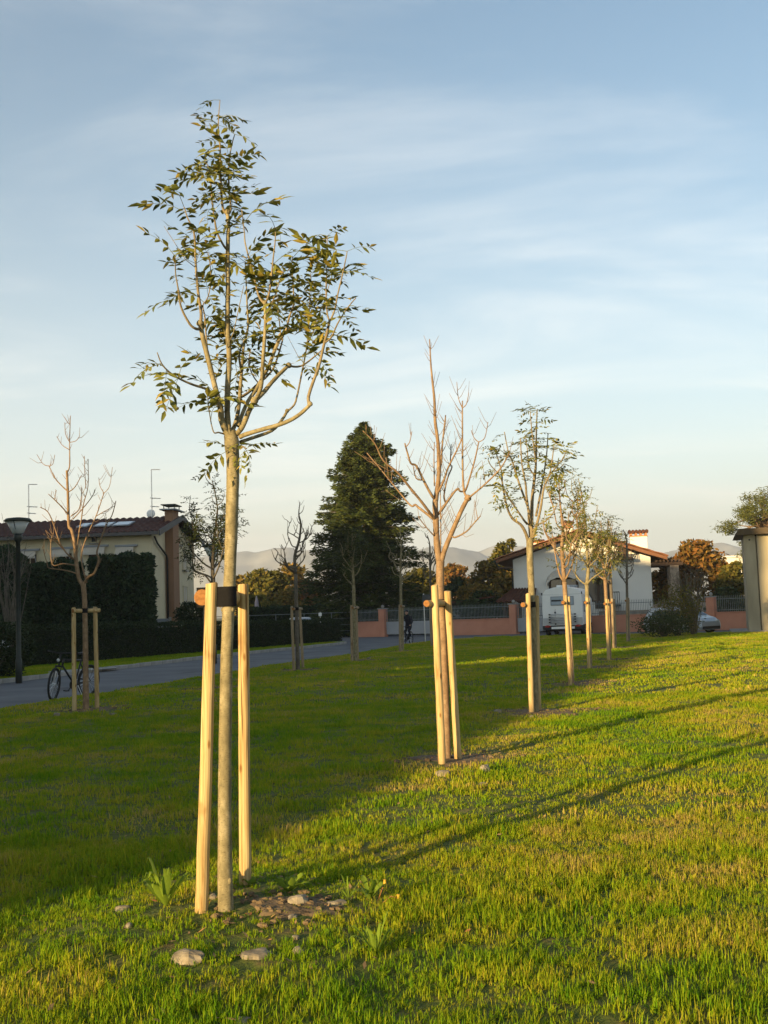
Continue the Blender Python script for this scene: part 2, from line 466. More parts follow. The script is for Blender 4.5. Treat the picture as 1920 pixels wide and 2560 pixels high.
# kerb stones along the far road edge, each its own block
kerb = thing('kerb', None, None, (-8, 48, 0)); tag(kerb, kind='structure')
km = MB(); km.box(-0.49, 0.49, -0.09, 0.09, -0.12, 0.035)
kerb_mesh = None
rk = random.Random(3)
acc = []
for (ax, ay), (bx, by) in zip(ROAD_FAR[1:-1], ROAD_FAR[2:]):
    L_ = math.hypot(bx - ax, by - ay); n_ = max(1, round(L_ / 1.0))
    for i in range(n_):
        t = (i + 0.5) / n_
        acc.append((ax + (bx - ax) * t, ay + (by - ay) * t, math.atan2(by - ay, bx - ax), L_ / n_))
for x, y, a, l in acc:
    if y < 22: continue
    if kerb_mesh is None:
        o = km.build('kerb_stone', M['concrete'], None, bevel=0.02); kerb_mesh = o.data
    else:
        o = bpy.data.objects.new('kerb_stone', kerb_mesh); COL.objects.link(o)
        m_ = o.modifiers.new('bevel', 'BEVEL'); m_.width = 0.02; m_.segments = 2
    o.parent = kerb; o.location = Vector((x, y, rk.uniform(-0.008, 0.008))) - kerb.location
    o.rotation_euler = (0, 0, a); o.scale = (l, 1, 1)
# a pale path over the verge and darker tar repairs on the road
pa = [gp(120, 1685, 0.004), gp(290, 1670, 0.004), gp(300, 1665, 0.004), gp(120, 1678, 0.004)]
poly_sheet('path', [(p.x, p.y) for p in pa], 0.004, M['concrete'])
rp = random.Random(8)
for cx, cy, rx, ry, a in ((-8.9, 31, 0.9, 0.35, 1.2), (-5.8, 44, 1.1, 0.3, 1.1), (-3.9, 52, 1.3, 0.35, 1.1), (-6.6, 37.5, 0.7, 0.3, 1.3), (-10.8, 28, 0.8, 0.5, 0.9), (-1.7, 57, 0.9, 0.3, 1.0), (-2.9, 46.5, 0.8, 0.25, 1.1)):
    pts = []
    for k in range(22):
        t = k / 22 * 2 * math.pi; q = rp.uniform(0.75, 1.15)
        u, v = rx * q * math.cos(t), ry * q * math.sin(t)
        pts.append((cx + u * math.cos(a) - v * math.sin(a), cy + u * math.sin(a) + v * math.cos(a)))
    poly_sheet('road_patch', pts, -0.094, M['patch'])

# ================================================================== mountains
M['mountain'] = surf('limestone mountain paled as haze', [(0.3, (0.20, 0.23, 0.25)), (0.5, (0.29, 0.31, 0.325)), (0.72, (0.38, 0.39, 0.40))], 0.012, 0.95, detail=8)  # limestone colour set paler and bluer to stand in for haze
def ridge(name, Y, prof, seed, depth, nx=900, ny=44, amp=1.0):
    rng = np.random.default_rng(seed)
    px = np.array([p[0] for p in prof], float); py = np.array([p[1] for p in prof], float)
    P = [at(a, b, Y) for a, b in zip(px, py)]
    X = np.linspace(-4200, 4200, nx)
    top = np.interp(X, [p.x for p in P], [p.z for p in P])
    V = np.zeros((ny, nx, 3))
    for j in range(ny):
        t = j / (ny - 1)
        s_ = math.sin(min(t / 0.62, 1) * math.pi / 2) if t <= 0.62 else math.cos((t - 0.62) / 0.38 * math.pi / 2)
        yy = Y - depth * 0.62 + depth * t
        rough = (vnoise(X, yy * np.ones(nx) * 1.3 + seed * 77, 150) - 0.5) * 55 + (vnoise(X, yy * np.ones(nx) + seed * 31, 55) - 0.5) * 26 + (vnoise(X, yy * np.ones(nx) + seed * 13, 24) - 0.5) * 11
        rough = rough + (vnoise(X, yy * np.ones(nx) * 0.7 + seed * 3, 11) - 0.5) * 9
        gull = np.abs(vnoise(X * 1.0 + t * 60, np.zeros(nx) + seed * 9, 90) - 0.5) * 70 * (1 - abs(t - 0.35) * 1.4)
        V[j, :, 0] = X; V[j, :, 1] = yy + (vnoise(X, np.zeros(nx) + seed * 5, 300) - 0.5) * 160
        V[j, :, 2] = np.maximum(top * s_ ** 0.9 + (rough * amp * (0.28 + 0.9 * (1 - s_)) - gull * amp * (1 - s_ * 0.85)) * min(1, s_ * 2.2), -2)
    idx = np.arange(nx * ny).reshape(ny, nx)
    Q = np.stack([idx[:-1, :-1], idx[:-1, 1:], idx[1:, 1:], idx[1:, :-1]], -1).reshape(-1, 4)
    o = np_mesh(name, V.reshape(-1, 3), Q, M['mountain'], smooth=False)
    return tag(o, kind='structure')
ridge('mountains', 3000, [(-2600, 1450), (-900, 1420), (200, 1404), (480, 1396), (590, 1384), (625, 1381), (650, 1383), (685, 1375), (730, 1377), (760, 1383), (830, 1388), (930, 1390), (1010, 1388), (1040, 1381), (1075, 1372), (1110, 1370), (1160, 1369), (1195, 1377), (1240, 1398), (1300, 1420), (1500, 1420), (1640, 1390), (1690, 1376), (1760, 1366), (1810, 1360), (1850, 1366), (1950, 1385), (2400, 1400), (4200, 1440)], 3, 800)
ridge('far_mountain', 4300, [(-2600, 1480), (1000, 1440), (1120, 1395), (1180, 1384), (1225, 1364), (1252, 1352), (1285, 1364), (1350, 1376), (1450, 1392), (1650, 1420), (4200, 1480)], 9, 700, amp=0.7)

# ================================================================== buildings
M['yellow_wall'] = surf('cream yellow plaster', [(0.3, (0.48, 0.425, 0.295)), (0.7, (0.57, 0.51, 0.36))], 0.8, 0.9, bstr=0.1)
M['brown_wall'] = surf('brown plaster', two((0.26, 0.15, 0.09), 0.85), 1.0, 0.9)
M['white_wall'] = surf('white plaster', two((0.64, 0.625, 0.59), 0.94), 0.8, 0.9, bstr=0.1)
M['red_tile'] = surf('dark red roof tile', [(0.3, (0.045, 0.016, 0.010)), (0.7, (0.085, 0.030, 0.018))], 2.5, 0.85)
M['brown_roof'] = surf('brown timber fascia', two((0.15, 0.062, 0.028), 0.8), 2, 0.7)
M['dark_wood'] = surf('dark wood', two((0.055, 0.032, 0.02), 0.75), 3, 0.75)
M['terracotta'] = surf('terracotta brick', two((0.40, 0.17, 0.08), 0.8), 5, 0.9)
M['pink_wall'] = surf('salmon plaster wall', [(0.3, (0.44, 0.19, 0.12)), (0.7, (0.52, 0.24, 0.16))], 1.2, 0.9)
M['awning'] = surf('pale awning cloth', two((0.50, 0.46, 0.40), 0.9), 2, 0.9)
M['stone_wall'] = surf('rough stone facing', [(0.35, (0.16, 0.12, 0.09)), (0.65, (0.32, 0.26, 0.2))], 3.5, 0.95, bstr=0.6, bdist=0.03)
M['panel'] = surf('stained concrete panel', [(0.3, (0.19, 0.165, 0.115)), (0.55, (0.31, 0.27, 0.19)), (0.75, (0.38, 0.335, 0.24))], 0.9, 0.9, stretch=(1, 1, 0.25), bstr=0.1)

M['dark_metal_grey2'] = surf('dark grey sheet metal', two((0.09, 0.085, 0.085), 0.8), 4, 0.6)
def frame_m(p0, ang):
    """local x to the right seen from the front, y away from the viewer, z up"""
    return Matrix.Translation(p0) @ Matrix.Rotation(ang, 4, 'Z')

def tiled_slope(mb, a, b, c, d, pitch=0.42):
    """corrugated tile sheet: a-b along the eave, d-c along the ridge"""
    a, b, c, d = map(Vector, (a, b, c, d))
    n = max(4, int((b - a).length / pitch)); rows = max(3, int((d - a).length / 0.45))
    up = (b - a).cross(d - a).normalized()
    if up.z < 0: up = -up
    ns = n * 4
    vs = []; fs = []
    for j in range(rows + 1):
        t = j / rows
        for k in range(ns + 1):
            s_ = k / ns
            p = (a + (b - a) * s_) * (1 - t) + (d + (c - d) * s_) * t
            vs.append(p + up * (0.05 * math.sin(2 * math.pi * s_ * n) + 0.03 * (j % 2)))
    for j in range(rows):
        for k in range(ns):
            fs.append((j * (ns + 1) + k, j * (ns + 1) + k + 1, (j + 1) * (ns + 1) + k + 1, (j + 1) * (ns + 1) + k))
    mb.add(vs, fs)

# ---- cream yellow house on the left -------------------------------------------------
P1 = at(382, 1540, 65.0); P1.z = 0
ANG_Y = R(-3.7)
Fy = frame_m(P1, ANG_Y)                    # façade runs to local -x, gable runs to local +y
yb = thing('yellow_house', 'cream yellow house with red tiled roof, skylights and brown chimney stack', 'house', P1)
GW, EZ, RZ, LEN = 10.2, 6.75, 7.95, 24.0
m = MB(Fy)
m.prism([(-LEN, 0), (0, 0), (0, EZ), (-LEN, EZ)], 0, GW)
m.add([(0, 0, EZ), (0, GW, EZ), (0, GW / 2, RZ - 0.1), (-LEN, 0, EZ), (-LEN, GW, EZ), (-LEN, GW / 2, RZ - 0.1)], [(0, 1, 2), (5, 4, 3), (0, 2, 5, 3), (1, 4, 5, 2)])
m.build('wall', M['yellow_wall'], yb)
roof = MB(Fy)
OV = 0.55
sl = (RZ - EZ) / (GW / 2)
tiled_slope(roof, (-LEN, -OV, EZ - OV * sl + 0.16), (OV, -OV, EZ - OV * sl + 0.16), (OV, GW / 2, RZ + 0.16), (-LEN, GW / 2, RZ + 0.16))
tiled_slope(roof, (-LEN, GW + OV, EZ - OV * sl + 0.16), (OV, GW + OV, EZ - OV * sl + 0.16), (OV, GW / 2, RZ + 0.16), (-LEN, GW / 2, RZ + 0.16))
ry = roof.build('roof', M['red_tile'], yb)
fa = MB(Fy)
fa.box(-LEN, OV, -OV - 0.14, -OV - 0.02, EZ - OV * sl - 0.05, EZ - OV * sl + 0.14)
fa.build('gutter', M['dark_metal_grey2'], ry)
ve = MB(Fy)
for y0, y1 in ((-OV, GW / 2), (GW + OV, GW / 2)):
    z0 = EZ - OV * sl
    ve.add([(OV + 0.02, y0, z0 - 0.12), (OV + 0.02, y1, RZ - 0.12), (OV + 0.02, y1, RZ + 0.22), (OV + 0.02, y0, z0 + 0.22),
            (OV + 0.10, y0, z0 - 0.12), (OV + 0.10, y1, RZ - 0.12), (OV + 0.10, y1, RZ + 0.22), (OV + 0.10, y0, z0 + 0.22)],
           [(0, 1, 2, 3), (7, 6, 5, 4), (0, 4, 5, 1), (3, 2, 6, 7), (0, 3, 7, 4), (1, 5, 6, 2)])
ve.build('verge_board', M['dark_metal_grey2'], ry)
sof = MB(Fy); sof.box(-LEN, OV, -OV, -0.02, EZ - OV * sl - 0.02, EZ - OV * sl + 0.02); sof.build('soffit', M['yellow_wall'], ry)
# brown chimney stack on the gable with a flat cowl
iFy = Fy.inverted()
nx_g = Fy.to_3x3() @ Vector((1, 0, 0)); ny_f = Fy.to_3x3() @ Vector((0, -1, 0))
def gab(x, y): return iFy @ on_plane(x, y, P1 + nx_g * 0.01, nx_g)
def fac(x, y): return iFy @ on_plane(x, y, P1 + ny_f * 0.01, ny_f)
c0, c1 = 3.0, 4.4
ch = MB(Fy); ch.box(0.004, 0.5, c0, c1, 0, RZ + 0.35); chim = ch.build('chimney_stack', M['brown_wall'], yb)
ch = MB(Fy); ch.box(-0.25, 0.75, c0 - 0.3, c1 + 0.3, RZ + 0.352, RZ + 0.42); ch.build('chimney_cap', M['grey_paint'], chim)
ch = MB(Fy); ch.box(-0.2, 0.7, c0 - 0.15, c1 + 0.15, RZ + 0.66, RZ + 0.71)
for xx in (-0.1, 0.55):
    for yy in (c0 + 0.1, c1 - 0.1): ch.box(xx, xx + 0.05, yy, yy + 0.05, RZ + 0.42, RZ + 0.66)
ch.build('chimney_cowl', M['dark_metal'], chim)
dp = MB(Fy); dp.tube([(0.15, 0.1, EZ - 0.25), (0.15, 0.7, EZ - 0.6), (0.15, 2.75, EZ - 1.25), (0.15, 2.85, EZ - 1.5), (0.15, 2.85, 0.05)], 0.06, 8)
dp.build('downpipe', M['black'], yb, smooth=True)
def window_on(parent, Fm, side, u0, u1, z0, z1, glass, frame_mat, sill_mat=None, fw=0.06):
    """side 'F': local front y=0 looking out along -y; 'G': gable x=0 looking out along +x"""
    def bx(mb, a0, a1, b0, b1, d0, d1):
        if side == 'F': mb.box(a0, a1, -d1, -d0, b0, b1)
        else: mb.box(d0, d1, a0, a1, b0, b1)
    f_ = MB(Fm)
    bx(f_, u0 - fw, u0, z0 - fw, z1 + fw, 0.003, 0.07); bx(f_, u1, u1 + fw, z0 - fw, z1 + fw, 0.003, 0.07)
    bx(f_, u0, u1, z1, z1 + fw, 0.003, 0.07); bx(f_, u0, u1, z0 - fw, z0, 0.003, 0.07)
    w_ = f_.build('window', frame_mat, parent)
    g_ = MB(Fm)
    um = (u0 + u1) / 2
    if u1 - u0 > 0.7:
        bx(g_, u0, um - 0.025, z0, z1, 0.003, 0.02); bx(g_, um + 0.025, u1, z0, z1, 0.003, 0.02)
        mm = MB(Fm); bx(mm, um - 0.025, um + 0.025, z0, z1, 0.003, 0.05); mm.build('mullion', frame_mat, w_)
    else: bx(g_, u0, u1, z0, z1, 0.003, 0.02)
    g_.build('pane', glass, w_)
    if sill_mat:
        s_ = MB(Fm); bx(s_, u0 - 0.12, u1 + 0.12, z0 - fw - 0.07, z0 - fw - 0.003, 0.003, 0.16); s_.build('sill', sill_mat, w_)
    return w_
for (xa, ya, xb, yb_) in ((229, 1333, 243, 1355), (150, 1383, 180, 1410), (222, 1381, 242, 1412), (60, 1386, 92, 1412), (-40, 1388, -8, 1414)):
    a = fac(xa, yb_); b = fac(xb, ya)
    window_on(yb, Fy, 'F', a.x, b.x, a.z, b.z, M['glass'] if ya < 1360 else M['dark_wood'], M['yellow_wall'], M['concrete'])
for (xa, ya, xb, yb_) in ((441, 1344, 447, 1359), (457, 1384, 463, 1423), (458, 1467, 464, 1506)):
    a = gab(xa, yb_); b = gab(xb, ya)
    window_on(yb, Fy, 'G', min(a.y, b.y), max(a.y, b.y) + 0.25, a.z, b.z, M['awning'] if ya > 1370 else M['brown_wall'], M['yellow_wall'], M['concrete'])
# awnings over the upper windows
for k, (xa, xb, yt, drop) in enumerate(((289, 344, 1365, 0.75), (205, 272, 1366, 0.3), (131, 185, 1371, 0.3), (40, 100, 1376, 0.3))):
    a = fac(xa, yt); b = fac(xb, yt)
    aw = MB(Fy); aw.box(a.x, b.x, -0.2, -0.004, a.z - 0.07, a.z + 0.05); aw_o = aw.build('awning', M['grey_paint'], yb)
    cl = MB(Fy)
    x0, x1, zt = a.x + 0.05, b.x - 0.2, a.z - 0.08
    reach = drop * 0.55
    cl.add([(x0, -0.15, zt), (x1, -0.15, zt), (x1, -0.15 - reach, zt - drop), (x0, -0.15 - reach, zt - drop), (x1, -0.15 - reach, zt - drop - 0.14), (x0, -0.15 - reach, zt - drop - 0.14),
            (x0, -0.13, zt - 0.01), (x1, -0.13, zt - 0.01), (x1, -0.13 - reach, zt - drop - 0.01), (x0, -0.13 - reach, zt - drop - 0.01)],
           [(0, 1, 2, 3), (3, 2, 4, 5), (9, 8, 7, 6), (0, 6, 7, 1)])
    cl.build('awning_cloth', M['awning'], aw_o)
    for xx in (x0, x1):
        ar = MB(Fy); ar.bar((xx, -0.03, zt - drop - 0.6), (xx, -0.13 - reach, zt - drop), 0.04)
        ar.build('awning_arm', M['grey_paint'], aw_o)
# skylights
slope_n = Fy.to_3x3() @ Vector((0, -sl, 1)).normalized()
sp0 = Fy @ Vector((0, 0, EZ + 0.2))
def on_roof(x, y): return iFy @ on_plane(x, y, sp0, slope_n)
for (xa, xb) in ((250, 288), (292, 332), (212, 236)):
    a = on_roof(xa, 1310); b = on_roof(xb, 1310)
    y0_, y1_ = 1.4, 2.7
    def rz(y): return EZ + y * sl + 0.24
    k = MB(Fy)
    for (u0, u1, v0, v1, h) in ((a.x, b.x, y0_, y1_, 0.06),):
        k.add([(u0, v0, rz(v0)), (u1, v0, rz(v0)), (u1, v1, rz(v1)), (u0, v1, rz(v1)), (u0, v0, rz(v0) + h), (u1, v0, rz(v0) + h), (u1, v1, rz(v1) + h), (u0, v1, rz(v1) + h)],
              [(4, 5, 6, 7), (0, 1, 5, 4), (1, 2, 6, 5), (2, 3, 7, 6), (3, 0, 4, 7)])
    so = k.build('skylight', M['grey_paint'], ry)
    k = MB(Fy); i_ = 0.08
    k.add([(a.x + i_, y0_ + i_, rz(y0_ + i_) + 0.064), (b.x - i_, y0_ + i_, rz(y0_ + i_) + 0.064), (b.x - i_, y1_ - i_, rz(y1_ - i_) + 0.064), (a.x + i_, y1_ - i_, rz(y1_ - i_) + 0.064)], [(0, 1, 2, 3)])
    po = k.build('skylight_pane', M['pale_glass'], ry)
# aerials and dish
def aerial(px_, top_y, base_y, Yd):
    b_ = at(px_, base_y, Yd); t_ = at(px_, top_y, Yd)
    k = MB(); k.tube([b_ - Vector((0, 0, 1.0)), Vector((b_.x, b_.y, t_.z))], 0.035, 6)
    h_ = t_.z - b_.z
    k.tube([(b_.x, b_.y, t_.z), (b_.x + 0.55, b_.y, t_.z - 0.02)], 0.025, 5)
    for zf, L_ in ((0.32, 0.55), (0.12, 0.45)):
        z_ = b_.z + h_ * zf
        k.tube([(b_.x - 0.1, b_.y, z_), (b_.x + L_, b_.y, z_ - 0.06)], 0.025, 5)
        for q in range(5):
            xx = b_.x + L_ * (q + 0.5) / 5
            k.tube([(xx, b_.y - 0.16, z_ - 0.04), (xx, b_.y + 0.16, z_ - 0.04)], 0.014, 4)
    return k.build('aerial', M['steel'], yb)
aerial(380, 1174, 1278, 70.0); aerial(72, 1211, 1292, 70.0)
dsh = MB(Matrix.Translation(at(377, 1284, 70.6)) @ Matrix.Rotation(R(80), 4, 'X') @ Matrix.Scale(0.55, 4))
dsh.lathe([(0.02, 0.1), (0.2, 0.08), (0.4, 0.03), (0.5, -0.04), (0.48, -0.05), (0.38, 0.01), (0.02, 0.07)], 20)
dsh.build('satellite_dish', M['white'], yb, smooth=True)
# dark porch front between the hedges
pr = MB(Fy); a = fac(192, 1530); b = fac(228, 1440); pr.box(a.x, b.x, -1.2, -0.004, 0, b.z); pr.build('porch', M['brown_wall'], yb)

# ---- white house with the broad brown gable ---------------------------------------
HW = at(1455, 1560, 77.0); HW.z = 0
ANG_H = R(-11)
Fh = frame_m(HW, ANG_H)
iFh = Fh.inverted(); nh = Fh.to_3x3() @ Vector((0, -1, 0))
def hf(x, y, d=0.01): return iFh @ on_plane(x, y, HW + nh * d, nh)
wh = thing('white_house', 'white two storey house with broad brown gable roof and arched awnings', 'house', HW)
xl, xr = hf(1284, 1450).x, hf(1629, 1450).x
et_l, et_r, rg = hf(1240, 1400, 1.0), hf(1668, 1391, 1.0), hf(1446, 1327, 1.0)
slL = (rg.z - et_l.z) / (rg.x - et_l.x); slR = (rg.z - et_r.z) / (et_r.x - rg.x)
zl = et_l.z + (xl - et_l.x) * slL - 0.32; zr = et_r.z + (et_r.x - xr) * slR - 0.32
DH = 11.0
m = MB(Fh); m.prism([(xl, 0), (xr, 0), (xr, zr), (rg.x, rg.z - 0.32), (xl, zl)], 0, DH); m.build('wall', M['white_wall'], wh)
m = MB(Fh)
m.prism([(et_l.x, et_l.z - 0.22), (rg.x, rg.z - 0.22), (rg.x, rg.z), (et_l.x, et_l.z)], -1.0, DH + 0.6)
m.prism([(rg.x, rg.z - 0.22), (et_r.x, et_r.z - 0.22), (et_r.x, et_r.z), (rg.x, rg.z)], -1.0, DH + 0.6)
rw = m.build('roof', M['brown_roof'], wh)
m = MB(Fh)
tiled_slope(m, (et_l.x - 0.1, -0.9, et_l.z + 0.05), (et_l.x - 0.1, DH + 0.6, et_l.z + 0.05), (rg.x, DH + 0.6, rg.z + 0.1), (rg.x, -0.9, rg.z + 0.1))
tiled_slope(m, (et_r.x + 0.1, -0.9, et_r.z + 0.05), (et_r.x + 0.1, DH + 0.6, et_r.z + 0.05), (rg.x, DH + 0.6, rg.z + 0.1), (rg.x, -0.9, rg.z + 0.1))
m.build('roof_tiles', M['terracotta'], rw)
m = MB(Fh); m.tube([(et_l.x - 0.12, -1.0, et_l.z - 0.1), (et_l.x - 0.12, DH, et_l.z - 0.1)], 0.09, 8); m.build('gutter', M['dark_metal'], rw)
m = MB(Fh); m.tube([(et_l.x - 0.1, -0.8, et_l.z - 0.18), (et_l.x + 0.2, -0.7, et_l.z - 0.55), (xl - 0.08, -0.1, zl - 0.75), (xl - 0.08, -0.1, 0)], 0.055, 7); m.build('downpipe', M['dark_metal'], wh, smooth=True)
m = MB(Fh); m.box(et_l.x + 0.1, xl, -0.95, -0.05, et_l.z - 0.6, et_l.z - 0.5); m.build('soffit', M['dark_wood'], rw)
def chimney(xa, xb, ytop, ycap, ybase, yoff, dep=0.75):
    a = iFh @ on_plane(xa, ybase, HW - nh * yoff, nh); b = iFh @ on_plane(xb, ytop, HW - nh * yoff, nh); zc_ = (iFh @ on_plane(xa, ycap, HW - nh * yoff, nh)).z
    m = MB(Fh); m.box(a.x, b.x, yoff, yoff + dep, a.z - 1.2, zc_); c = m.build('chimney', M['white_wall'], wh)
    m = MB(Fh); h_ = b.z - zc_; w_ = b.x - a.x
    m.box(a.x - 0.06, b.x + 0.06, yoff - 0.06, yoff + dep + 0.06, zc_ + 0.002, zc_ + h_ * 0.18)
    for k in range(4):
        x0 = a.x - 0.02 + (w_ + 0.04 - 0.16) * k / 3
        m.box(x0, x0 + 0.16, yoff - 0.03, yoff + 0.12, zc_ + h_ * 0.18, zc_ + h_ * 0.62)
        m.box(x0, x0 + 0.16, yoff + dep - 0.12, yoff + dep + 0.03, zc_ + h_ * 0.18, zc_ + h_ * 0.62)
    m.box(a.x - 0.1, b.x + 0.1, yoff - 0.1, yoff + dep + 0.1, zc_ + h_ * 0.62, zc_ + h_ * 0.8)
    m.build('chimney_brickwork', M['terracotta'], c)
    m = MB(Fh); n_ = 6
    for k in range(n_):
        x0 = a.x - 0.14 + (w_ + 0.28) * (k + 0.5) / n_
        m.tube([(x0, yoff - 0.2, zc_ + h_ * 0.86), (x0, yoff + dep * 0.5, zc_ + h_ * 1.02), (x0, yoff + dep + 0.2, zc_ + h_ * 0.86)], (w_ + 0.28) / n_ * 0.5, 6)
    m.build('chimney_tiles', M['red_tile'], c)
chimney(1577, 1616, 1326, 1342, 1372, 2.2); chimney(1407, 1430, 1303, 1321, 1336, 3.0); chimney(1333, 1356, 1350, 1358, 1366, 5.0)
# arched fabric awnings with dark openings beneath
def arch_awning(xa, xb, ytop, ybot):
    a = hf(xa, ybot); b = hf(xb, ytop)
    cx, w_, zb, h_ = (a.x + b.x) / 2, (b.x - a.x) / 2, a.z, b.z - a.z
    n = 16
    m = MB(Fh); vs = []; fs = []
    for k in range(n + 1):
        t = math.pi * k / n
        vs += [(cx - w_ * math.cos(t), -0.02, zb + h_ * math.sin(t)), (cx - w_ * 0.98 * math.cos(t), -0.75, zb + h_ * 0.62 * math.sin(t)), (cx - w_ * 0.98 * math.cos(t), -0.76, zb + h_ * 0.62 * math.sin(t) - 0.16 - 0.04 * (k % 2))]
    for k in range(n):
        i = 3 * k
        fs += [(i, i + 3, i + 4, i + 1), (i + 1, i + 4, i + 5, i + 2)]
    m.add(vs, fs); o = m.build('arched_awning', M['awning'], wh)
    so = o.modifiers.new('thick', 'SOLIDIFY'); so.thickness = 0.02
    m = MB(Fh); pts = [(cx - w_ * 0.86 * math.cos(math.pi * k / 14), zb - 0.05 + h_ * 0.74 * math.sin(math.pi * k / 14)) for k in range(15)] + [(cx + w_ * 0.86, zb - 1.2), (cx - w_ * 0.86, zb - 1.2)]
    m.prism(pts, -0.03, -0.004); wo = m.build('arched_window', M['dark_wood'], wh)
    m = MB(Fh)
    for u in (-0.42, 0.42): m.box(cx + u * w_ - w_ * 0.3, cx + u * w_ + w_ * 0.3, -0.05, -0.031, zb - 1.1, zb + h_ * 0.3)
    m.build('pane', M['glass'], wo)
arch_awning(1366, 1450, 1420, 1462); arch_awning(1462, 1528, 1424, 1462)
def hbox(name, xa, xb, ya, yb2, d0, d1, mat, par=None):
    a = hf(xa, yb2); b = hf(xb, ya)
    m = MB(Fh); m.box(a.x, b.x, -d1, -d0, a.z, b.z); return m.build(name, mat, par or wh)
hbox('door', 1488, 1511, 1446, 1522, 0.004, 0.05, M['dark_wood'])
def rail(name, xa, xb, ya, yb2, depth, mat, nb):
    a = hf(xa, yb2); b = hf(xb, ya); m = MB(Fh)
    m.box(a.x - 0.05, b.x + 0.05, -depth, -0.004, a.z - 0.14, a.z); bal = m.build(name, mat, wh)
    m = MB(Fh)
    m.box(a.x, b.x, -depth, -depth + 0.05, b.z - 0.06, b.z)
    for k in range(nb + 1):
        x0 = a.x + (b.x - a.x - 0.04) * k / nb
        m.box(x0, x0 + 0.04, -depth, -depth + 0.04, a.z, b.z - 0.06)
    for xx in (a.x, b.x - 0.04):
        m.box(xx, xx + 0.04, -depth + 0.05, -0.004, b.z - 0.06, b.z)
    m.build('balustrade', mat, bal)
rail('balcony', 1532, 1579, 1378, 1396, 1.0, M['dark_wood'], 12)
rail('terrace', 1500, 1548, 1479, 1512, 1.3, M['dark_metal'], 9)
hbox('shutter', 1482, 1492, 1352, 1398, 0.004, 0.05, M['dark_wood'])
hbox('upper_door', 1545, 1568, 1352, 1396, 0.004, 0.04, M['dark_wood'])
hbox('stone_plinth', 1500, 1629, 1524, 1575, 0.004, 0.12, M['stone_wall'])
# tiled porch at the left side
a = hf(1262, 1500); b = hf(1340, 1478)
m = MB(Fh); tiled_slope(m, (a.x - 0.4, -2.6, a.z - 0.1), (b.x, -2.6, a.z - 0.1), (b.x, -0.05, b.z + 0.25), (a.x + 0.6, -0.05, b.z + 0.25), 0.3)
pt = m.build('porch_roof', M['red_tile'], wh)
so = pt.modifiers.new('thick', 'SOLIDIFY'); so.thickness = 0.08
for xx in (a.x + 0.1, (a.x + b.x) / 2, b.x - 0.25):
    m = MB(Fh); m.box(xx, xx + 0.2, -2.4, -2.2, 0, a.z - 0.12); m.build('porch_post', M['dark_wood'], wh)
# pergola at the right side
a = hf(1632, 1416); b = hf(1706, 1404)
m = MB(Fh); m.box(xr + 0.02, b.x, -0.6, -0.35, a.z, b.z); m.box(xr + 0.02, b.x, 3.0, 3.25, a.z, b.z)
for k in range(7):
    x0 = xr + 0.3 + (b.x - xr - 0.6) * k / 6; m.box(x0, x0 + 0.12, -0.8, 3.5, b.z + 0.003, b.z + 0.16)
pg = m.build('pergola', M['dark_wood'], wh)
c = hf(1689, 1500)
for yy in (-0.75, 2.85):
    m = MB(Fh); m.box(c.x - 0.28, c.x + 0.28, yy, yy + 0.56, 0, a.z - 0.003); m.build('pergola_pillar', M['stone_wall'], pg)
m = MB(Fh); m.box(xr + 0.02, b.x + 3.2, -0.4, -0.1, 0, 1.55); m.build('garden_wall', M['stone_wall'], wh)

# ---- concrete cabin at the right edge ---------------------------------------------
M['slab'] = surf('weathered brown roof slab', two((0.13, 0.10, 0.07), 0.7), 1.5, 0.9)
GC = gp(1905, 1579)
Fg = frame_m(GC, R(-16))
gb = thing('concrete_cabin', 'tall concrete panel cabin with overhanging slab roof at the right edge', 'cabin', GC)
GH = 4.95
m = MB(Fg)
m.box(-0.62, -0.04, 0.0, 0.25, 0, GH); m.build('panel', M['panel'], gb, bevel=0.015)
for k in range(3):
    m = MB(Fg); m.box(0.02 + k * 1.3, 1.27 + k * 1.3, 0.02, 0.25, 0, GH); m.build('panel', M['panel'], gb, bevel=0.015)
for k in range(4):
    m = MB(Fg); m.box(-0.60, -0.4, 0.27 + k * 1.1, 1.33 + k * 1.1, 0, GH - 0.02); m.build('panel', M['panel'], gb, bevel=0.015)
m = MB(Fg); m.box(-0.39, 3.9, 0.26, 4.6, 0, GH - 0.05); m.build('core', M['panel'], gb)
m = MB(Fg)
m.add([(-1.05, -0.5, GH + 0.004), (4.4, -0.5, GH + 0.004), (4.4, 5.2, GH + 0.004), (-1.05, 5.2, GH + 0.004), (-0.85, -0.75, GH + 0.30), (4.6, -0.75, GH + 0.30), (4.6, 5.4, GH + 0.30), (-0.85, 5.4, GH + 0.30)],
      [(3, 2, 1, 0), (4, 5, 6, 7), (0, 1, 5, 4), (1, 2, 6, 5), (2, 3, 7, 6), (3, 0, 4, 7)])
m.build('roof_slab', M['slab'], gb)
m = MB(Fg); m.box(-1.5, 4.4, -0.5, 5.4, -0.05, 0.06); m.build('plinth', M['concrete'], gb)
m = MB(Fg); m.lathe([(0.05, 0), (0.05, 0.03)], 10, M=Matrix.Translation((-0.33, -0.002, GH - 0.25)) @ Matrix.Rotation(R(90), 4, 'X')); m.build('vent_plug', M['black'], gb)

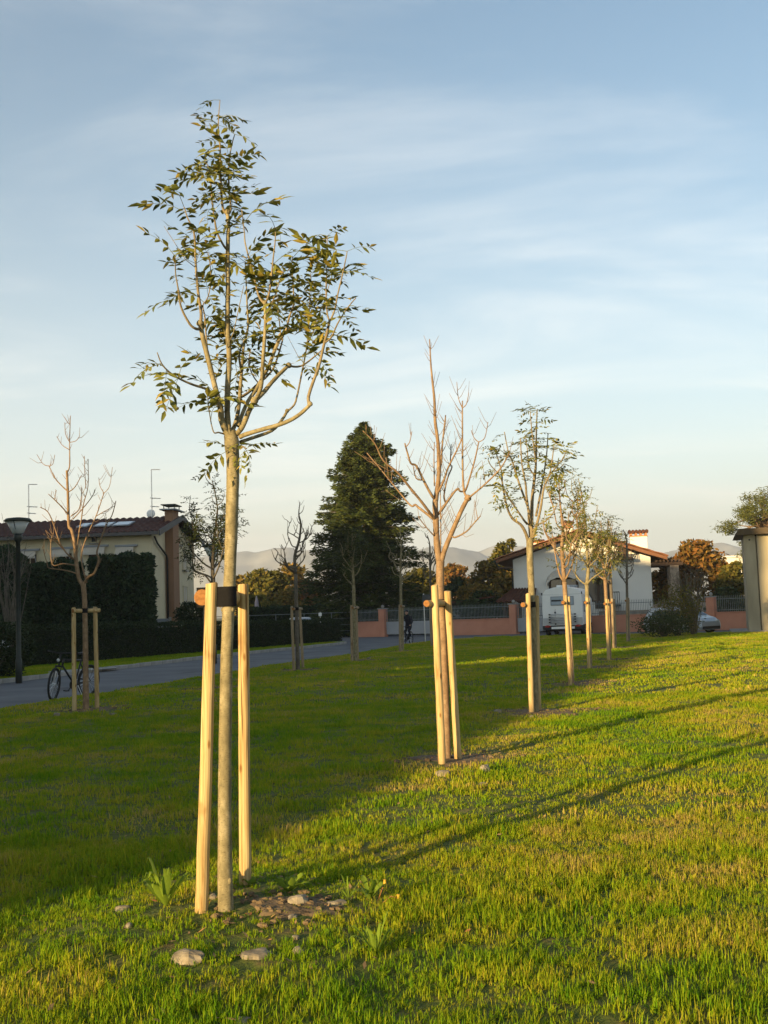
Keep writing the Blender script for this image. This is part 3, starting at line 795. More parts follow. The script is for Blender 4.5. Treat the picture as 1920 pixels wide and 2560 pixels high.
# ---- boundary walls with iron railings ---------------------------------------------
WA, WB = Vector((-1.3, 80.6, 0)), Vector((24.0, 63.5, 0))
wdir = (WB - WA).normalized()
def wall_at(px_):            # point of the boundary line seen in that column
    n = Vector((-wdir.y, wdir.x, 0)); p = on_plane(px_, 1560, WA, n); p.z = 0; return p
def ang_of(d): return math.atan2(d.y, d.x)
def fence_panel(xa, xb, label, wall=True, h=0.95, fh=0.95, dy=0.0, spikes=True, gate=None):
    a, b = wall_at(xa), wall_at(xb)
    Lp = (b - a).length; Fm = frame_m(a, ang_of(wdir))
    t = thing('garden_wall' if wall else 'driveway_gate', label, 'wall' if wall else 'gate', a)
    if wall:
        m = MB(Fm); m.box(0, Lp, -0.12, 0.12, -0.1, h); w_ = m.build('wall', M['pink_wall'], t, bevel=0.01)
        m = MB(Fm); m.box(-0.0, Lp, -0.16, 0.16, h + 0.002, h + 0.05); m.build('coping', M['pink_wall'], w_)
        z0 = h + 0.05
    else:
        m = MB(Fm); m.box(0.05, Lp - 0.05, -0.03, 0.03, 0.06, h); m.build('gate_sheet', M['gate_grey'], t)
        z0 = h
    m = MB(Fm)
    m.box(0.02, Lp - 0.02, -0.02, 0.02, z0 + 0.10, z0 + 0.14); m.box(0.02, Lp - 0.02, -0.02, 0.02, z0 + fh - 0.2, z0 + fh - 0.16)
    m.build('rail', M['dark_metal_grey'], t)
    m = MB(Fm); n_ = int(Lp / 0.11)
    for k in range(n_):
        x = 0.06 + (Lp - 0.12) * k / max(1, n_ - 1)
        m.box(x - 0.011, x + 0.011, -0.011, 0.011, z0 + 0.002, z0 + fh - 0.05)
        m.add([(x - 0.02, 0, z0 + fh - 0.05), (x + 0.02, 0, z0 + fh - 0.05), (x, 0.012, z0 + fh - 0.05), (x, 0, z0 + fh + 0.05)], [(0, 1, 3), (1, 2, 3), (2, 0, 3)])
    tag(m.build('railing_bars', M['dark_metal_grey'], t), kind='stuff')
    return t
M['gate_grey'] = surf('grey gate sheet', two((0.30, 0.31, 0.33), 0.9), 2, 0.6)
M['dark_metal_grey'] = surf('grey green iron', two((0.16, 0.18, 0.18), 0.8), 6, 0.6)
def pillar(px_, label, ht=1.85):
    a = wall_at(px_); Fm = frame_m(a, ang_of(wdir)); t = thing('gate_pillar', label, 'pillar', a)
    m = MB(Fm); m.box(-0.24, 0.24, -0.24, 0.24, -0.1, ht); m.build('shaft', M['pink_wall'], t, bevel=0.015)
    m = MB(Fm); m.box(-0.29, 0.29, -0.29, 0.29, ht + 0.002, ht + 0.07); m.build('cap', M['concrete'], t)
    m = MB(Fm); m.ball((0, 0, ht + 0.19), 0.12, 0.12, 0.12); m.build('ball_finial', M['concrete'], t, smooth=True)
    return t
fence_panel(897, 952, 'short salmon garden wall with iron railing left of the wide grey gate', True, 0.95, 0.85)
pillar(958, 'salmon gate pillar beside the short wall under the spruce')
fence_panel(965, 1100, 'wide grey sliding gate with iron bars behind the cyclist', False, 0.95, 0.95)
pillar(1103, 'salmon gate pillar hidden behind the staked bare tree')
fence_panel(1108, 1280, 'long salmon garden wall with spiked iron railing before the dark hedge', True, 0.92, 0.95)
pillar(1286, 'salmon gate pillar at the left of the camper van')
fence_panel(1293, 1358, 'grey driveway gate half hidden by the camper van', False, 0.95, 0.9)
fence_panel(1480, 1640, 'salmon garden wall with railing in front of the white house', True, 0.92, 0.9)
fence_panel(1648, 1772, 'salmon garden wall with railing behind the parked silver hatchback', True, 0.92, 0.9)
pillar(1781, 'salmon gate pillar right of the silver hatchback')
fence_panel(1788, 1900, 'salmon garden wall with railing next to the concrete cabin', True, 0.92, 0.95)

# ================================================================== young staked trees
def smooth_path(P, rr, sub=4):
    """Catmull-Rom through points with radii"""
    P = [Vector(p) for p in P]; out = []; ro = []
    n = len(P)
    for i in range(n - 1):
        p0, p1, p2, p3 = P[max(i - 1, 0)], P[i], P[i + 1], P[min(i + 2, n - 1)]
        for k in range(sub):
            t = k / sub
            out.append(0.5 * ((2 * p1) + (p2 - p0) * t + (2 * p0 - 5 * p1 + 4 * p2 - p3) * t * t + (3 * p1 - p0 - 3 * p2 + p3) * t ** 3))
            ro.append(rr[i] * (1 - t) + rr[i + 1] * t)
    out.append(P[-1]); ro.append(rr[-1])
    return out, ro
def path_len(P): return sum((b - a).length for a, b in zip(P, P[1:]))
def point_on(P, t):
    L = path_len(P) * t; s = 0
    for a, b in zip(P, P[1:]):
        d = (b - a).length
        if s + d >= L or b is P[-1]:
            return a + (b - a) * min(1, (L - s) / max(d, 1e-6)), (b - a).normalized()
        s += d

# compound ash leaves: a drooping stalk with opposite leaflets
def leaf_geo(rng, n_pairs, L, big=1.0, droop=1.0, lite=False):
    vs, fs = [], []
    def stalk(t):
        x = L * t * (1 - 0.12 * droop * t * t); z = L * (0.10 * t - 0.42 * droop * t * t)
        return Vector((x, 0, z))
    pts = [stalk(t) for t in (0, 0.33, 0.66, 1.0)]
    for i, p in enumerate(pts):
        r = 0.0016 * big * (1.2 - 0.5 * i / 3)
        k = len(vs)
        vs += [p + Vector((0, r, 0)), p + Vector((0, -r * 0.5, r)), p + Vector((0, -r * 0.5, -r))]
        if i: fs += [(k - 3 + j, k - 3 + (j + 1) % 3, k + (j + 1) % 3, k + j) for j in range(3)]
    def leaflet(p, yaw, ln, wd, dr, roll):
        k = len(vs)
        cu = rng.uniform(0.15, 0.5) * dr
        Mx = Matrix.Translation(p) @ Matrix.Rotation(yaw, 4, 'Z') @ Matrix.Rotation(cu * 0.6, 4, 'Y') @ Matrix.Rotation(roll, 4, 'X')
        def P(u, v, w): return Mx @ Vector((u, v, w))
        b = ln * 0.35 * cu
        f = wd * 0.35
        vs.extend([P(0, 0, 0), P(ln * 0.4, wd, f * 0.6 - b * 0.3), P(ln * 0.42, 0, -b * 0.3), P(ln * 0.4, -wd, f * 0.6 - b * 0.3), P(ln * 0.75, wd * 0.62, f * 0.4 - b * 0.9), P(ln * 0.76, 0, -b * 0.9), P(ln * 0.75, -wd * 0.62, f * 0.4 - b * 0.9), P(ln, 0, -b * 1.6)])
        fs.extend([(k, k + 2, k + 1), (k, k + 3, k + 2), (k + 1, k + 2, k + 5, k + 4), (k + 2, k + 3, k + 6, k + 5), (k + 4, k + 5, k + 7), (k + 5, k + 6, k + 7)])
    for i in range(n_pairs):
        t = 0.3 + 0.62 * i / max(1, n_pairs - 1) if n_pairs > 1 else 0.5
        for s in (-1, 1):
            if rng.random() < 0.10: continue
            leaflet(stalk(t), s * R(rng.uniform(48, 70)), L * rng.uniform(0.27, 0.38) * (0.8 + 0.25 * math.sin(t * 3)), L * rng.uniform(0.050, 0.074), rng.uniform(0.6, 1.8), s * rng.uniform(-0.2, 0.7))
    leaflet(stalk(1.0), R(rng.uniform(-12, 12)), L * 0.36, L * 0.058, 1.2, rng.uniform(-0.3, 0.3))
    return vs, fs
rl = random.Random(21)
LEAF_MESH = []
for i in range(12):
    v_, f_ = leaf_geo(rl, rl.choice((3, 4, 4, 5)), rl.uniform(0.20, 0.28), 1.0, rl.uniform(0.7, 1.8))
    me = bpy.data.meshes.new('ash_leaf'); me.from_pydata(v_, [], f_); me.update()
    me.materials.append(M['leaf']); LEAF_MESH.append(me)
LEAF_GEO_NP = []
for i in range(8):
    v_, f_ = leaf_geo(rl, 3, 0.2, 1.0, rl.uniform(0.6, 1.5))
    LEAF_GEO_NP.append((np.array([tuple(p) for p in v_]), f_))

def leaf_matrix(p, out, up_t, rng, s=1.0):
    x = out.normalized(); z = Vector((0, 0, 1)); y = z.cross(x)
    if y.length < 1e-3: y = Vector((0, 1, 0))
    y.normalize(); z = x.cross(y)
    Mx = Matrix((x, y, z)).transposed().to_4x4()
    return Matrix.Translation(p) @ Mx @ Matrix.Rotation(-up_t, 4, 'Y') @ Matrix.Rotation(rng.uniform(-0.5, 0.5), 4, 'X') @ Matrix.Scale(s, 4)

def leaf_sites(rng, P, t0, t1, step, spread=1.0):
    """opposite pairs of leaves along a shoot"""
    L = path_len(P); n = max(1, int(L * (t1 - t0) / step)); out = []
    ph = rng.uniform(0, 3.14)
    for i in range(n + 1):
        if rng.random() < 0.28: continue
        t = min(1.0, max(0.02, t0 + (t1 - t0) * (i + rng.uniform(-0.5, 0.5)) / max(1, n)))
        p, d = point_on(P, t)
        ph += math.pi / 2 + rng.uniform(-0.35, 0.35)
        ref = Vector((1, 0, 0)) if abs(d.x) < 0.8 else Vector((0, 1, 0))
        u = d.cross(ref).normalized(); w = d.cross(u)
        for s in ((0, math.pi) if rng.random() < 0.62 else (0, math.pi, math.pi / 2, -math.pi / 2)):
            if rng.random() < 0.08: continue
            a = ph + s
            o = (u * math.cos(a) + w * math.sin(a)) * spread + d * rng.uniform(0.2, 0.65)
            out.append((p, o))
    return out

def make_tree(name, label, trunk, branches, Y0, bark, twig, group, leaves=None, leaf_parts=False, twigs=0.0, seed=1, pxm=None, leaf_mat_name='leaf', trunk_rad=None, leaf_step=0.07, leaf_size=1.0, leaf_t0=0.3, max_leaves=300, thin=1.0):
    """trunk: [(px,py,rad_px)], branches: [dict(p=[(px,py)..], r=(r0,r1) px, dz=(start,end) depth m, leaf=bool)]"""
    rng = random.Random(seed)
    k = Y0 / F_PX
    base = gp(trunk[0][0], trunk[0][1]); Yb = base.y
    t = thing(name, label, 'tree', base, group)
    TREE_BASES.append((base.x, base.y, Yb))
    P = [at(x, y, Yb) for x, y, r in trunk]; P[0].z = lawn_z(base.x, base.y) - 0.12 if True else 0
    rr = [max(r * k, 0.004) for x, y, r in trunk]
    P, rr = smooth_path(P, rr, 5)
    m = MB(); m.tube(P, rr, 14, True, 0.035, rng)
    # pruning knobs
    for q in range(3):
        i = rng.randrange(4, max(5, len(P) - 6)); a = rng.uniform(0, 6.28)
        m.ball(P[i] + Vector((math.cos(a), math.sin(a), 0)) * rr[i] * 0.85, rr[i] * 0.35, rr[i] * 0.35, rr[i] * 0.45, 8, 6)
    m.build('trunk', bark, t, smooth=True)
    sites = []; n_leaf = 0
    leafV, leafF, kv = [], [], 0
    for bi, b in enumerate(branches):
        dz0, dz1 = b.get('dz', (0, 0)); n = len(b['p'])
        Q = [at(x, y, Yb + dz0 + (dz1 - dz0) * (i / (n - 1)) ** 0.8) for i, (x, y) in enumerate(b['p'])]
        r0, r1 = b['r']; rq = [max((r0 + (r1 - r0) * i / (n - 1)) * k * thin, 0.0022) for i in range(n)]
        Q, rq = smooth_path(Q, rq, 4)
        m = MB(); m.tube(Q, rq, 8 if r0 > 2.5 else 6, True, 0.05, rng)
        if b.get('knob'):
            m.ball(Q[-1], rq[-1] * 1.7, rq[-1] * 1.6, rq[-1] * 1.6, 8, 6, rng, 0.12)
        L = path_len(Q)
        if twigs and L > 0.15:
            nn = int(L * twigs)
            for i in range(nn):
                tt = rng.uniform(0.25, 0.98); p, d = point_on(Q, tt); a = rng.uniform(0, 6.28)
                ref = Vector((1, 0, 0)) if abs(d.x) < 0.8 else Vector((0, 1, 0))
                u = d.cross(ref).normalized(); w = d.cross(u); o = u * math.cos(a) + w * math.sin(a)
                ln = rng.uniform(0.08, 0.24) * (1.2 - 0.5 * tt); tr = min(0.0035, rq[-1] * 0.9) * max(1, Y0 / 14)
                pts = [p, p + (o * 0.7 + d * 0.5) * ln * 0.45, p + (o * 0.95 + d * 0.6 + Vector((0, 0, 0.6))) * ln]
                m.tube(pts, [tr, tr * 0.8, tr * 0.5], 4, True)
        bo = m.build('branch', twig if r0 < 6 else bark, t, smooth=True)
        if leaves and b.get('leaf', True):
            ls = leaf_sites(rng, Q, b.get('t0', leaf_t0), 1.0, leaf_step * b.get('step', 1.0))
            for p, o in ls:
                if rng.random() > leaves: continue
                s = rng.uniform(0.72, 1.18) * leaf_size * b.get('size', 1.0)
                Mx = leaf_matrix(p, o, rng.uniform(-0.35, 0.55), rng, s)
                if leaf_parts and n_leaf < max_leaves:
                    lo = bpy.data.objects.new('leaf', rng.choice(LEAF_MESH)); COL.objects.link(lo)
                    lo.parent = bo; Mw = Mx.copy(); Mw.translation = Mx.translation - ORG[bo]
                    lo.matrix_local = Mw; n_leaf += 1
                else:
                    V, Fc = rng.choice(LEAF_GEO_NP); A = np.array(Mx)
                    leafV.append(V @ A[:3, :3].T + A[:3, 3]); leafF += [tuple(i + kv for i in f) for f in Fc]; kv += len(V)
    if leafV:
        V = np.concatenate(leafV); me = bpy.data.meshes.new('crown')
        me.from_pydata((V - np.array(ORG[t])).tolist(), [], leafF); me.update(); me.materials.append(M[leaf_mat_name])
        o = bpy.data.objects.new('crown', me); COL.objects.link(o); o.parent = t; o['kind'] = 'stuff'
    return t, n_leaf

def B(p, r0, r1, d0=0.0, d1=0.0, **k): return dict(p=p, r=(r0, r1), dz=(d0, d1), **k)
GT = 'young staked ash trees on the lawn'
t1_br = [
 B([(568, 1085), (554, 1050), (551, 1020), (541, 981), (525, 916), (508, 848), (500, 808)], 11, 7, 0, -0.12, leaf=False, knob=True),
 B([(500, 815), (503, 785), (496, 735), (490, 672), (487, 600), (482, 572), (469, 545), (460, 517)], 5.5, 1.6, -0.12, -0.2, t0=0.35),
 B([(500, 822), (490, 822), (476, 812), (459, 783), (450, 757), (445, 720), (439, 684), (438, 641)], 5, 1.5, -0.12, -0.3, t0=0.55),
 B([(540, 985), (529, 981), (512, 971), (483, 962), (449, 947), (423, 930), (404, 909), (393, 881)], 5.5, 1.5, -0.03, -0.4, t0=0.62),
 B([(519, 880), (516, 850), (512, 793), (507, 764), (517, 749), (524, 725), (527, 680), (520, 631)], 3, 1.3, 0.0, 0.2, t0=0.3),
 B([(572, 1085), (568, 1029), (569, 969), (573, 896), (569, 824), (569, 769), (570, 720), (569, 660), (570, 600), (571, 557), (568, 531)], 10, 6, 0, 0.05, leaf=False, knob=True),
 B([(566, 535), (557, 519), (553, 473), (551, 413), (550, 365), (546, 322), (547, 285), (550, 250)], 4.5, 1.2, 0.05, 0.0, t0=0.1, size=0.72),
 B([(570, 535), (577, 522), (572, 461), (573, 401), (580, 360), (587, 336)], 4, 1.5, 0.05, 0.12, t0=0.1, size=0.85),
 B([(570, 625), (560, 615), (543, 582), (536, 545), (531, 509), (527, 461), (522, 420), (512, 403)], 4, 1.5, 0.05, -0.15, t0=0.2),
 B([(580, 1080), (590, 1053), (597, 1017), (602, 957), (605, 916), (609, 868), (620, 817), (618, 769), (616, 720), (613, 655)], 8, 1.6, 0.05, 0.4, t0=0.25),
 B([(604, 930), (598, 895), (602, 872), (610, 850)], 4, 2, 0.15, 0.1, t0=0.1),
 B([(592, 1085), (607, 1065), (624, 1024), (636, 1002)], 9, 8, 0, -0.1, leaf=False, knob=True),
 B([(636, 1002), (652, 969), (657, 908), (662, 836), (664, 805), (662, 757)], 7, 4.5, -0.1, -0.25, leaf=False, knob=True),
 B([(662, 760), (647, 740), (635, 692), (623, 648), (613, 607), (611, 582), (604, 521)], 4, 1.4, -0.25, -0.1, t0=0.15),
 B([(662, 760), (672, 737), (678, 696), (683, 645), (688, 601), (689, 568)], 3.5, 1.4, -0.25, -0.35, t0=0.15),
 B([(664, 795), (668, 785), (682, 753), (696, 712), (708, 674)], 3, 1.4, -0.25, -0.1, t0=0.2),
 B([(636, 1002), (657, 983), (681, 954), (701, 933), (722, 913)], 7.5, 6, -0.1, 0.1, leaf=False, knob=True),
 B([(722, 914), (740, 917), (759, 912), (783, 894), (804, 876)], 4, 2, 0.1, 0.2, t0=0.1),
 B([(596, 1065), (604, 1040), (619, 1005), (640, 974), (660, 937), (672, 916), (686, 877), (703, 839)], 7, 6, 0.05, 0.3, leaf=False, knob=True),
 B([(703, 842), (714, 828), (723, 794), (734, 760), (733, 717), (730, 669), (731, 640)], 4.5, 1.4, 0.3, 0.35, t0=0.1),
 B([(595, 997), (620, 982), (648, 957), (668, 940), (686, 915), (703, 863), (707, 846)], 5, 2.5, 0.2, 0.5, leaf=False),
 B([(704, 850), (698, 800), (692, 740), (690, 690)], 2.5, 1.2, 0.45, 0.5, t0=0.1),
 B([(600, 1092), (620, 1084), (662, 1072), (703, 1060), (739, 1043), (766, 1021), (775, 1010)], 8, 5.5, 0.0, -0.15, leaf=False, knob=True),
 B([(775, 1012), (771, 993), (783, 954), (797, 916), (809, 865), (818, 830), (824, 801)], 5.5, 4, -0.15, -0.15, t0=0.75, step=1.6),
 B([(824, 803), (836, 777), (846, 729), (856, 688), (865, 645), (868, 628)], 3, 1.4, -0.15, -0.2, t0=0.15),
 B([(824, 803), (818, 782), (815, 729), (817, 669), (818, 590)], 3, 1.4, -0.15, 0.05, t0=0.15),
 B([(812, 857), (829, 842), (843, 811), (865, 775), (890, 744)], 3, 1.6, -0.15, -0.35, t0=0.45),
 B([(602, 1105), (624, 1097), (679, 1077), (706, 1048), (718, 1027)], 6.5, 4.5, 0.05, 0.3, leaf=False, knob=True),
 B([(718, 1028), (734, 1014), (742, 993), (754, 935), (766, 872), (772, 818), (774, 753), (777, 683)], 4, 1.3, 0.3, 0.35, t0=0.5),
 B([(768, 862), (786, 821), (793, 794), (810, 756), (831, 683)], 2.5, 1.2, 0.33, 0.2, t0=0.2),
 B([(560, 1085), (546, 1081), (534, 1080), (525, 1041), (519, 988)], 3, 1.2, 0, -0.1, t0=0.5),
 B([(585, 1125), (580, 1118), (574, 1124)], 3, 2, -0.05, -0.1, t0=0.0, step=0.4, size=0.9),
 B([(596, 1118), (606, 1116), (616, 1122)], 3, 2, -0.02, -0.08, t0=0.0, step=0.45, size=0.9),
 B([(648, 960), (632, 938), (622, 905), (628, 870)], 2.5, 1.2, 0.2, 0.1, t0=0.2),
 B([(556, 1030), (545, 1000), (538, 960), (552, 915)], 2, 1, 0.1, 0.2, t0=0.4, step=1.4),
]
tr1, nl = make_tree('young_tree', 'tall leafy young tree nearest the camera with dense olive green foliage', [(565, 2299, 22), (564, 2250, 19.5), (562, 2100, 17.5), (563, 1852, 16), (568, 1600, 15.3), (575, 1424, 15), (581, 1250, 16), (582, 1160, 16.5), (579, 1105, 19), (575, 1078, 15)],
    t1_br, 6.4, M['bark'], M['twig'], GT, leaves=0.9, leaf_parts=True, seed=4, leaf_step=0.058, twigs=1.5, leaf_size=0.9, thin=0.8)
print('t1 leaves', nl)

t2_br = [
 B([(1099, 1405), (1092, 1360), (1090, 1306), (1088, 1263), (1090, 1240)], 8.5, 7, leaf=False),
 B([(1090, 1245), (1096, 1200), (1097, 1161), (1095, 1107), (1088, 1053), (1086, 999), (1081, 952), (1077, 908), (1074, 848)], 6.5, 1.5, 0, 0.1),
 B([(1088, 1298), (1075, 1283), (1055, 1256), (1019, 1212), (994, 1181), (958, 1151), (936, 1107), (907, 1077)], 4.5, 1.2, 0, -0.6),
 B([(1088, 1304), (1079, 1294), (1048, 1270), (1038, 1262), (1027, 1264), (998, 1230), (954, 1176), (917, 1132)], 4, 1.2, 0, 0.3),
 B([(1088, 1248), (1078, 1236), (1059, 1201), (1041, 1165), (1027, 1158), (1018, 1130), (1012, 1108)], 4.2, 1.8, 0, -0.3),
 B([(1014, 1118), (1024, 1105), (1030, 1078)], 1.5, 0.8, -0.3, -0.35),
 B([(1054, 1200), (1040, 1195), (1033, 1165)], 2.2, 1.2, -0.2, -0.25),
 B([(1086, 1215), (1085, 1150), (1086, 1105)], 2, 1.2, 0.1, 0.3),
 B([(1096, 1210), (1102, 1160), (1107, 1100), (1114, 1038)], 3.2, 1.5, 0, 0.3),
 B([(1092, 1290), (1104, 1276), (1114, 1260), (1110, 1240), (1118, 1198), (1130, 1168), (1126, 1158), (1128, 1110)], 3, 1.2, 0, 0.35),
 B([(1096, 1285), (1117, 1256), (1142, 1223), (1150, 1228), (1158, 1229)], 3.6, 2, 0, 0.1),
 B([(1092, 1236), (1108, 1205), (1120, 1170), (1140, 1130), (1154, 1098), (1157, 1080)], 3.2, 1.2, 0, -0.25),
 B([(1103, 1405), (1113, 1371), (1131, 1328), (1153, 1277), (1170, 1245)], 7, 5.5, 0, -0.1, leaf=False, knob=True),
 B([(1169, 1246), (1160, 1227), (1157, 1180), (1156, 1089), (1156, 1002)], 3.5, 1.6, -0.1, 0.0),
 B([(1156, 1020), (1146, 995), (1142, 955)], 1.4, 0.8, 0, 0.1), B([(1156, 1020), (1166, 1010), (1172, 982)], 1.4, 0.8, 0, -0.1),
 B([(1162, 1228), (1169, 1212), (1186, 1154), (1197, 1104)], 3, 1.6, -0.1, -0.3),
 B([(1197, 1105), (1186, 1096), (1178, 1076)], 1.3, 0.8, -0.3, -0.2), B([(1197, 1105), (1212, 1094), (1220, 1055)], 1.3, 0.8, -0.3, -0.4),
 B([(1170, 1246), (1180, 1238), (1211, 1212), (1247, 1176), (1266, 1147), (1272, 1132)], 2.8, 1.2, -0.1, -0.5),
 B([(1130, 1341), (1140, 1343), (1167, 1328), (1185, 1308), (1201, 1290)], 2.5, 1.5, -0.05, -0.4),
 B([(1195, 1300), (1190, 1275), (1187, 1249)], 1.2, 0.7, -0.35, -0.35),
 B([(1100, 1390), (1102, 1340), (1101, 1250), (1099, 1165)], 2.2, 1.2, 0.15, 0.3),
 B([(1088, 1342), (1078, 1332), (1059, 1310), (1046, 1292)], 2, 1, 0, -0.2),
]
make_tree('young_tree', 'bare young tree with orange brown bark, second in the sunlit row', [(1117, 1899, 11.5), (1115, 1800, 10), (1109, 1620, 9.5), (1102, 1500, 10), (1100, 1440, 10.5), (1101, 1402, 11)],
    t2_br, 12.5, M['bark_brown'], M['bark_brown'], GT, twigs=11.0, seed=9)

t3_br = [
 B([(1322, 1356), (1313, 1330), (1301, 1311), (1281, 1296), (1267, 1266), (1256, 1209), (1254, 1180), (1237, 1121)], 4.5, 1.2, 0, -0.4, t0=0.3),
 B([(1318, 1310), (1308, 1298), (1284, 1262), (1271, 1244), (1262, 1225)], 3, 1.2, 0, -0.6, t0=0.6),
 B([(1326, 1342), (1322, 1290), (1320, 1269), (1298, 1209), (1282, 1157), (1271, 1131), (1261, 1080)], 4, 1.2, 0, 0.4, t0=0.6),
 B([(1327, 1315), (1317, 1247), (1314, 1209), (1305, 1161), (1301, 1095)], 3.5, 1.2, 0, -0.4, t0=0.5),
 B([(1329, 1345), (1330, 1256), (1337, 1190), (1340, 1152), (1341, 1076), (1343, 1022)], 5, 1.2, 0, 0.1, t0=0.4),
 B([(1339, 1150), (1331, 1090), (1325, 1028)], 2, 1.0, 0.05, -0.1, t0=0.1),
 B([(1332, 1345), (1338, 1325), (1351, 1275), (1360, 1218), (1375, 1182), (1385, 1114)], 4.5, 1.2, 0, -0.35, t0=0.55),
 B([(1340, 1290), (1350, 1240), (1357, 1199), (1366, 1142), (1370, 1085)], 3, 1.2, 0, 0.4, t0=0.45),
 B([(1330, 1330), (1345, 1312), (1362, 1304), (1381, 1285), (1394, 1258)], 2.5, 1.0, 0, -0.5, t0=0.3),
 B([(1366, 1200), (1388, 1170), (1405, 1150), (1416, 1128)], 2, 1.0, -0.1, -0.6, t0=0.3),
 B([(1337, 1190), (1322, 1165), (1318, 1120), (1312, 1085)], 2, 1.0, 0, 0.5, t0=0.4),
 B([(1256, 1205), (1246, 1185), (1228, 1165), (1220, 1150)], 1.8, 1.0, -0.3, -0.6, t0=0.2),
 B([(1375, 1182), (1398, 1172), (1410, 1160), (1422, 1165)], 1.5, 0.9, -0.2, 0.2, t0=0.2),
]
make_tree('young_tree', 'leafy young tree with grey green crown, third in the sunlit row', [(1338, 1780, 9.5), (1335, 1650, 8.3), (1330, 1500, 8), (1325, 1400, 8.5), (1325, 1345, 9.5)],
    t3_br, 18.2, M['bark'], M['twig'], GT, leaves=0.97, leaf_parts=True, seed=14, leaf_step=0.10, leaf_size=1.05)

lt_br = [
 B([(208, 1462), (197, 1445), (190, 1398), (187, 1362), (179, 1325), (172, 1313), (170, 1240), (167, 1176)], 5.5, 3, 0, 0),
 B([(167, 1182), (174, 1164), (174, 1105), (176, 1039)], 2, 0.9, 0, 0.1),
 B([(174, 1105), (164, 1085), (162, 1056)], 1.1, 0.7), B([(174, 1106), (190, 1102), (199, 1090)], 1, 0.7, 0, -0.2), B([(173, 1124), (155, 1112), (142, 1091)], 1.1, 0.7, 0, 0.2),
 B([(172, 1288), (155, 1268), (136, 1249), (121, 1235)], 1.8, 0.9, 0, -0.4), B([(136, 1250), (141, 1225)], 0.9, 0.7, -0.3, -0.3),
 B([(167, 1226), (155, 1215), (138, 1196), (122, 1164)], 1.7, 1, 0, 0.4), B([(122, 1165), (108, 1160), (92, 1136)], 1, 0.7, 0.4, 0.5), B([(122, 1165), (132, 1160), (137, 1137)], 1, 0.7, 0.4, 0.3),
 B([(171, 1230), (187, 1218), (204, 1188)], 1.4, 0.8, 0, -0.3),
 B([(189, 1400), (180, 1394), (165, 1381), (148, 1352), (133, 1308), (119, 1279), (100, 1268)], 2.6, 0.9, 0, -0.6),
 B([(165, 1380), (143, 1357), (125, 1345), (109, 1335)], 1.8, 0.8, -0.2, -0.7),
 B([(195, 1436), (180, 1430), (158, 1425), (123, 1420), (118, 1410), (106, 1366)], 2, 0.8, 0, -0.5),
 B([(191, 1414), (158, 1409), (131, 1411), (127, 1357), (134, 1330)], 1.8, 0.8, 0, 0.3),
 B([(208, 1462), (221, 1442), (236, 1432), (247, 1398), (242, 1381), (253, 1347), (265, 1313), (280, 1288), (290, 1252)], 3.4, 0.9, 0, -0.5),
 B([(214, 1446), (204, 1406), (206, 1374), (221, 1332), (241, 1288), (260, 1232)], 2.2, 1.1, 0, 0.5),
 B([(260, 1233), (250, 1215), (247, 1194)], 1, 0.7, 0.5, 0.6), B([(260, 1233), (274, 1215), (281, 1168)], 1, 0.7, 0.5, 0.4),
 B([(191, 1395), (197, 1335), (203, 1300), (209, 1259), (220, 1215), (220, 1147)], 2, 0.8, 0, -0.3),
 B([(178, 1290), (197, 1274), (203, 1245), (204, 1218)], 1.6, 0.8, 0, 0.3), B([(182, 1298), (208, 1270), (231, 1240), (237, 1224)], 1.4, 0.8, 0, -0.5),
 B([(215, 1222), (212, 1180), (211, 1140)], 1.1, 0.7, -0.2, -0.2), B([(241, 1290), (262, 1278), (288, 1264)], 1.1, 0.7, 0.3, 0.1),
]
make_tree('young_tree', 'bare young tree with widely spreading thin twigs in front of the parked bicycle', [(215, 1774, 8), (214, 1650, 6.6), (212, 1520, 6), (210, 1480, 6), (207, 1455, 6.6)],
    lt_br, 22.2, M['bark_brown'], M['bark_brown'], GT, twigs=6.0, seed=33)

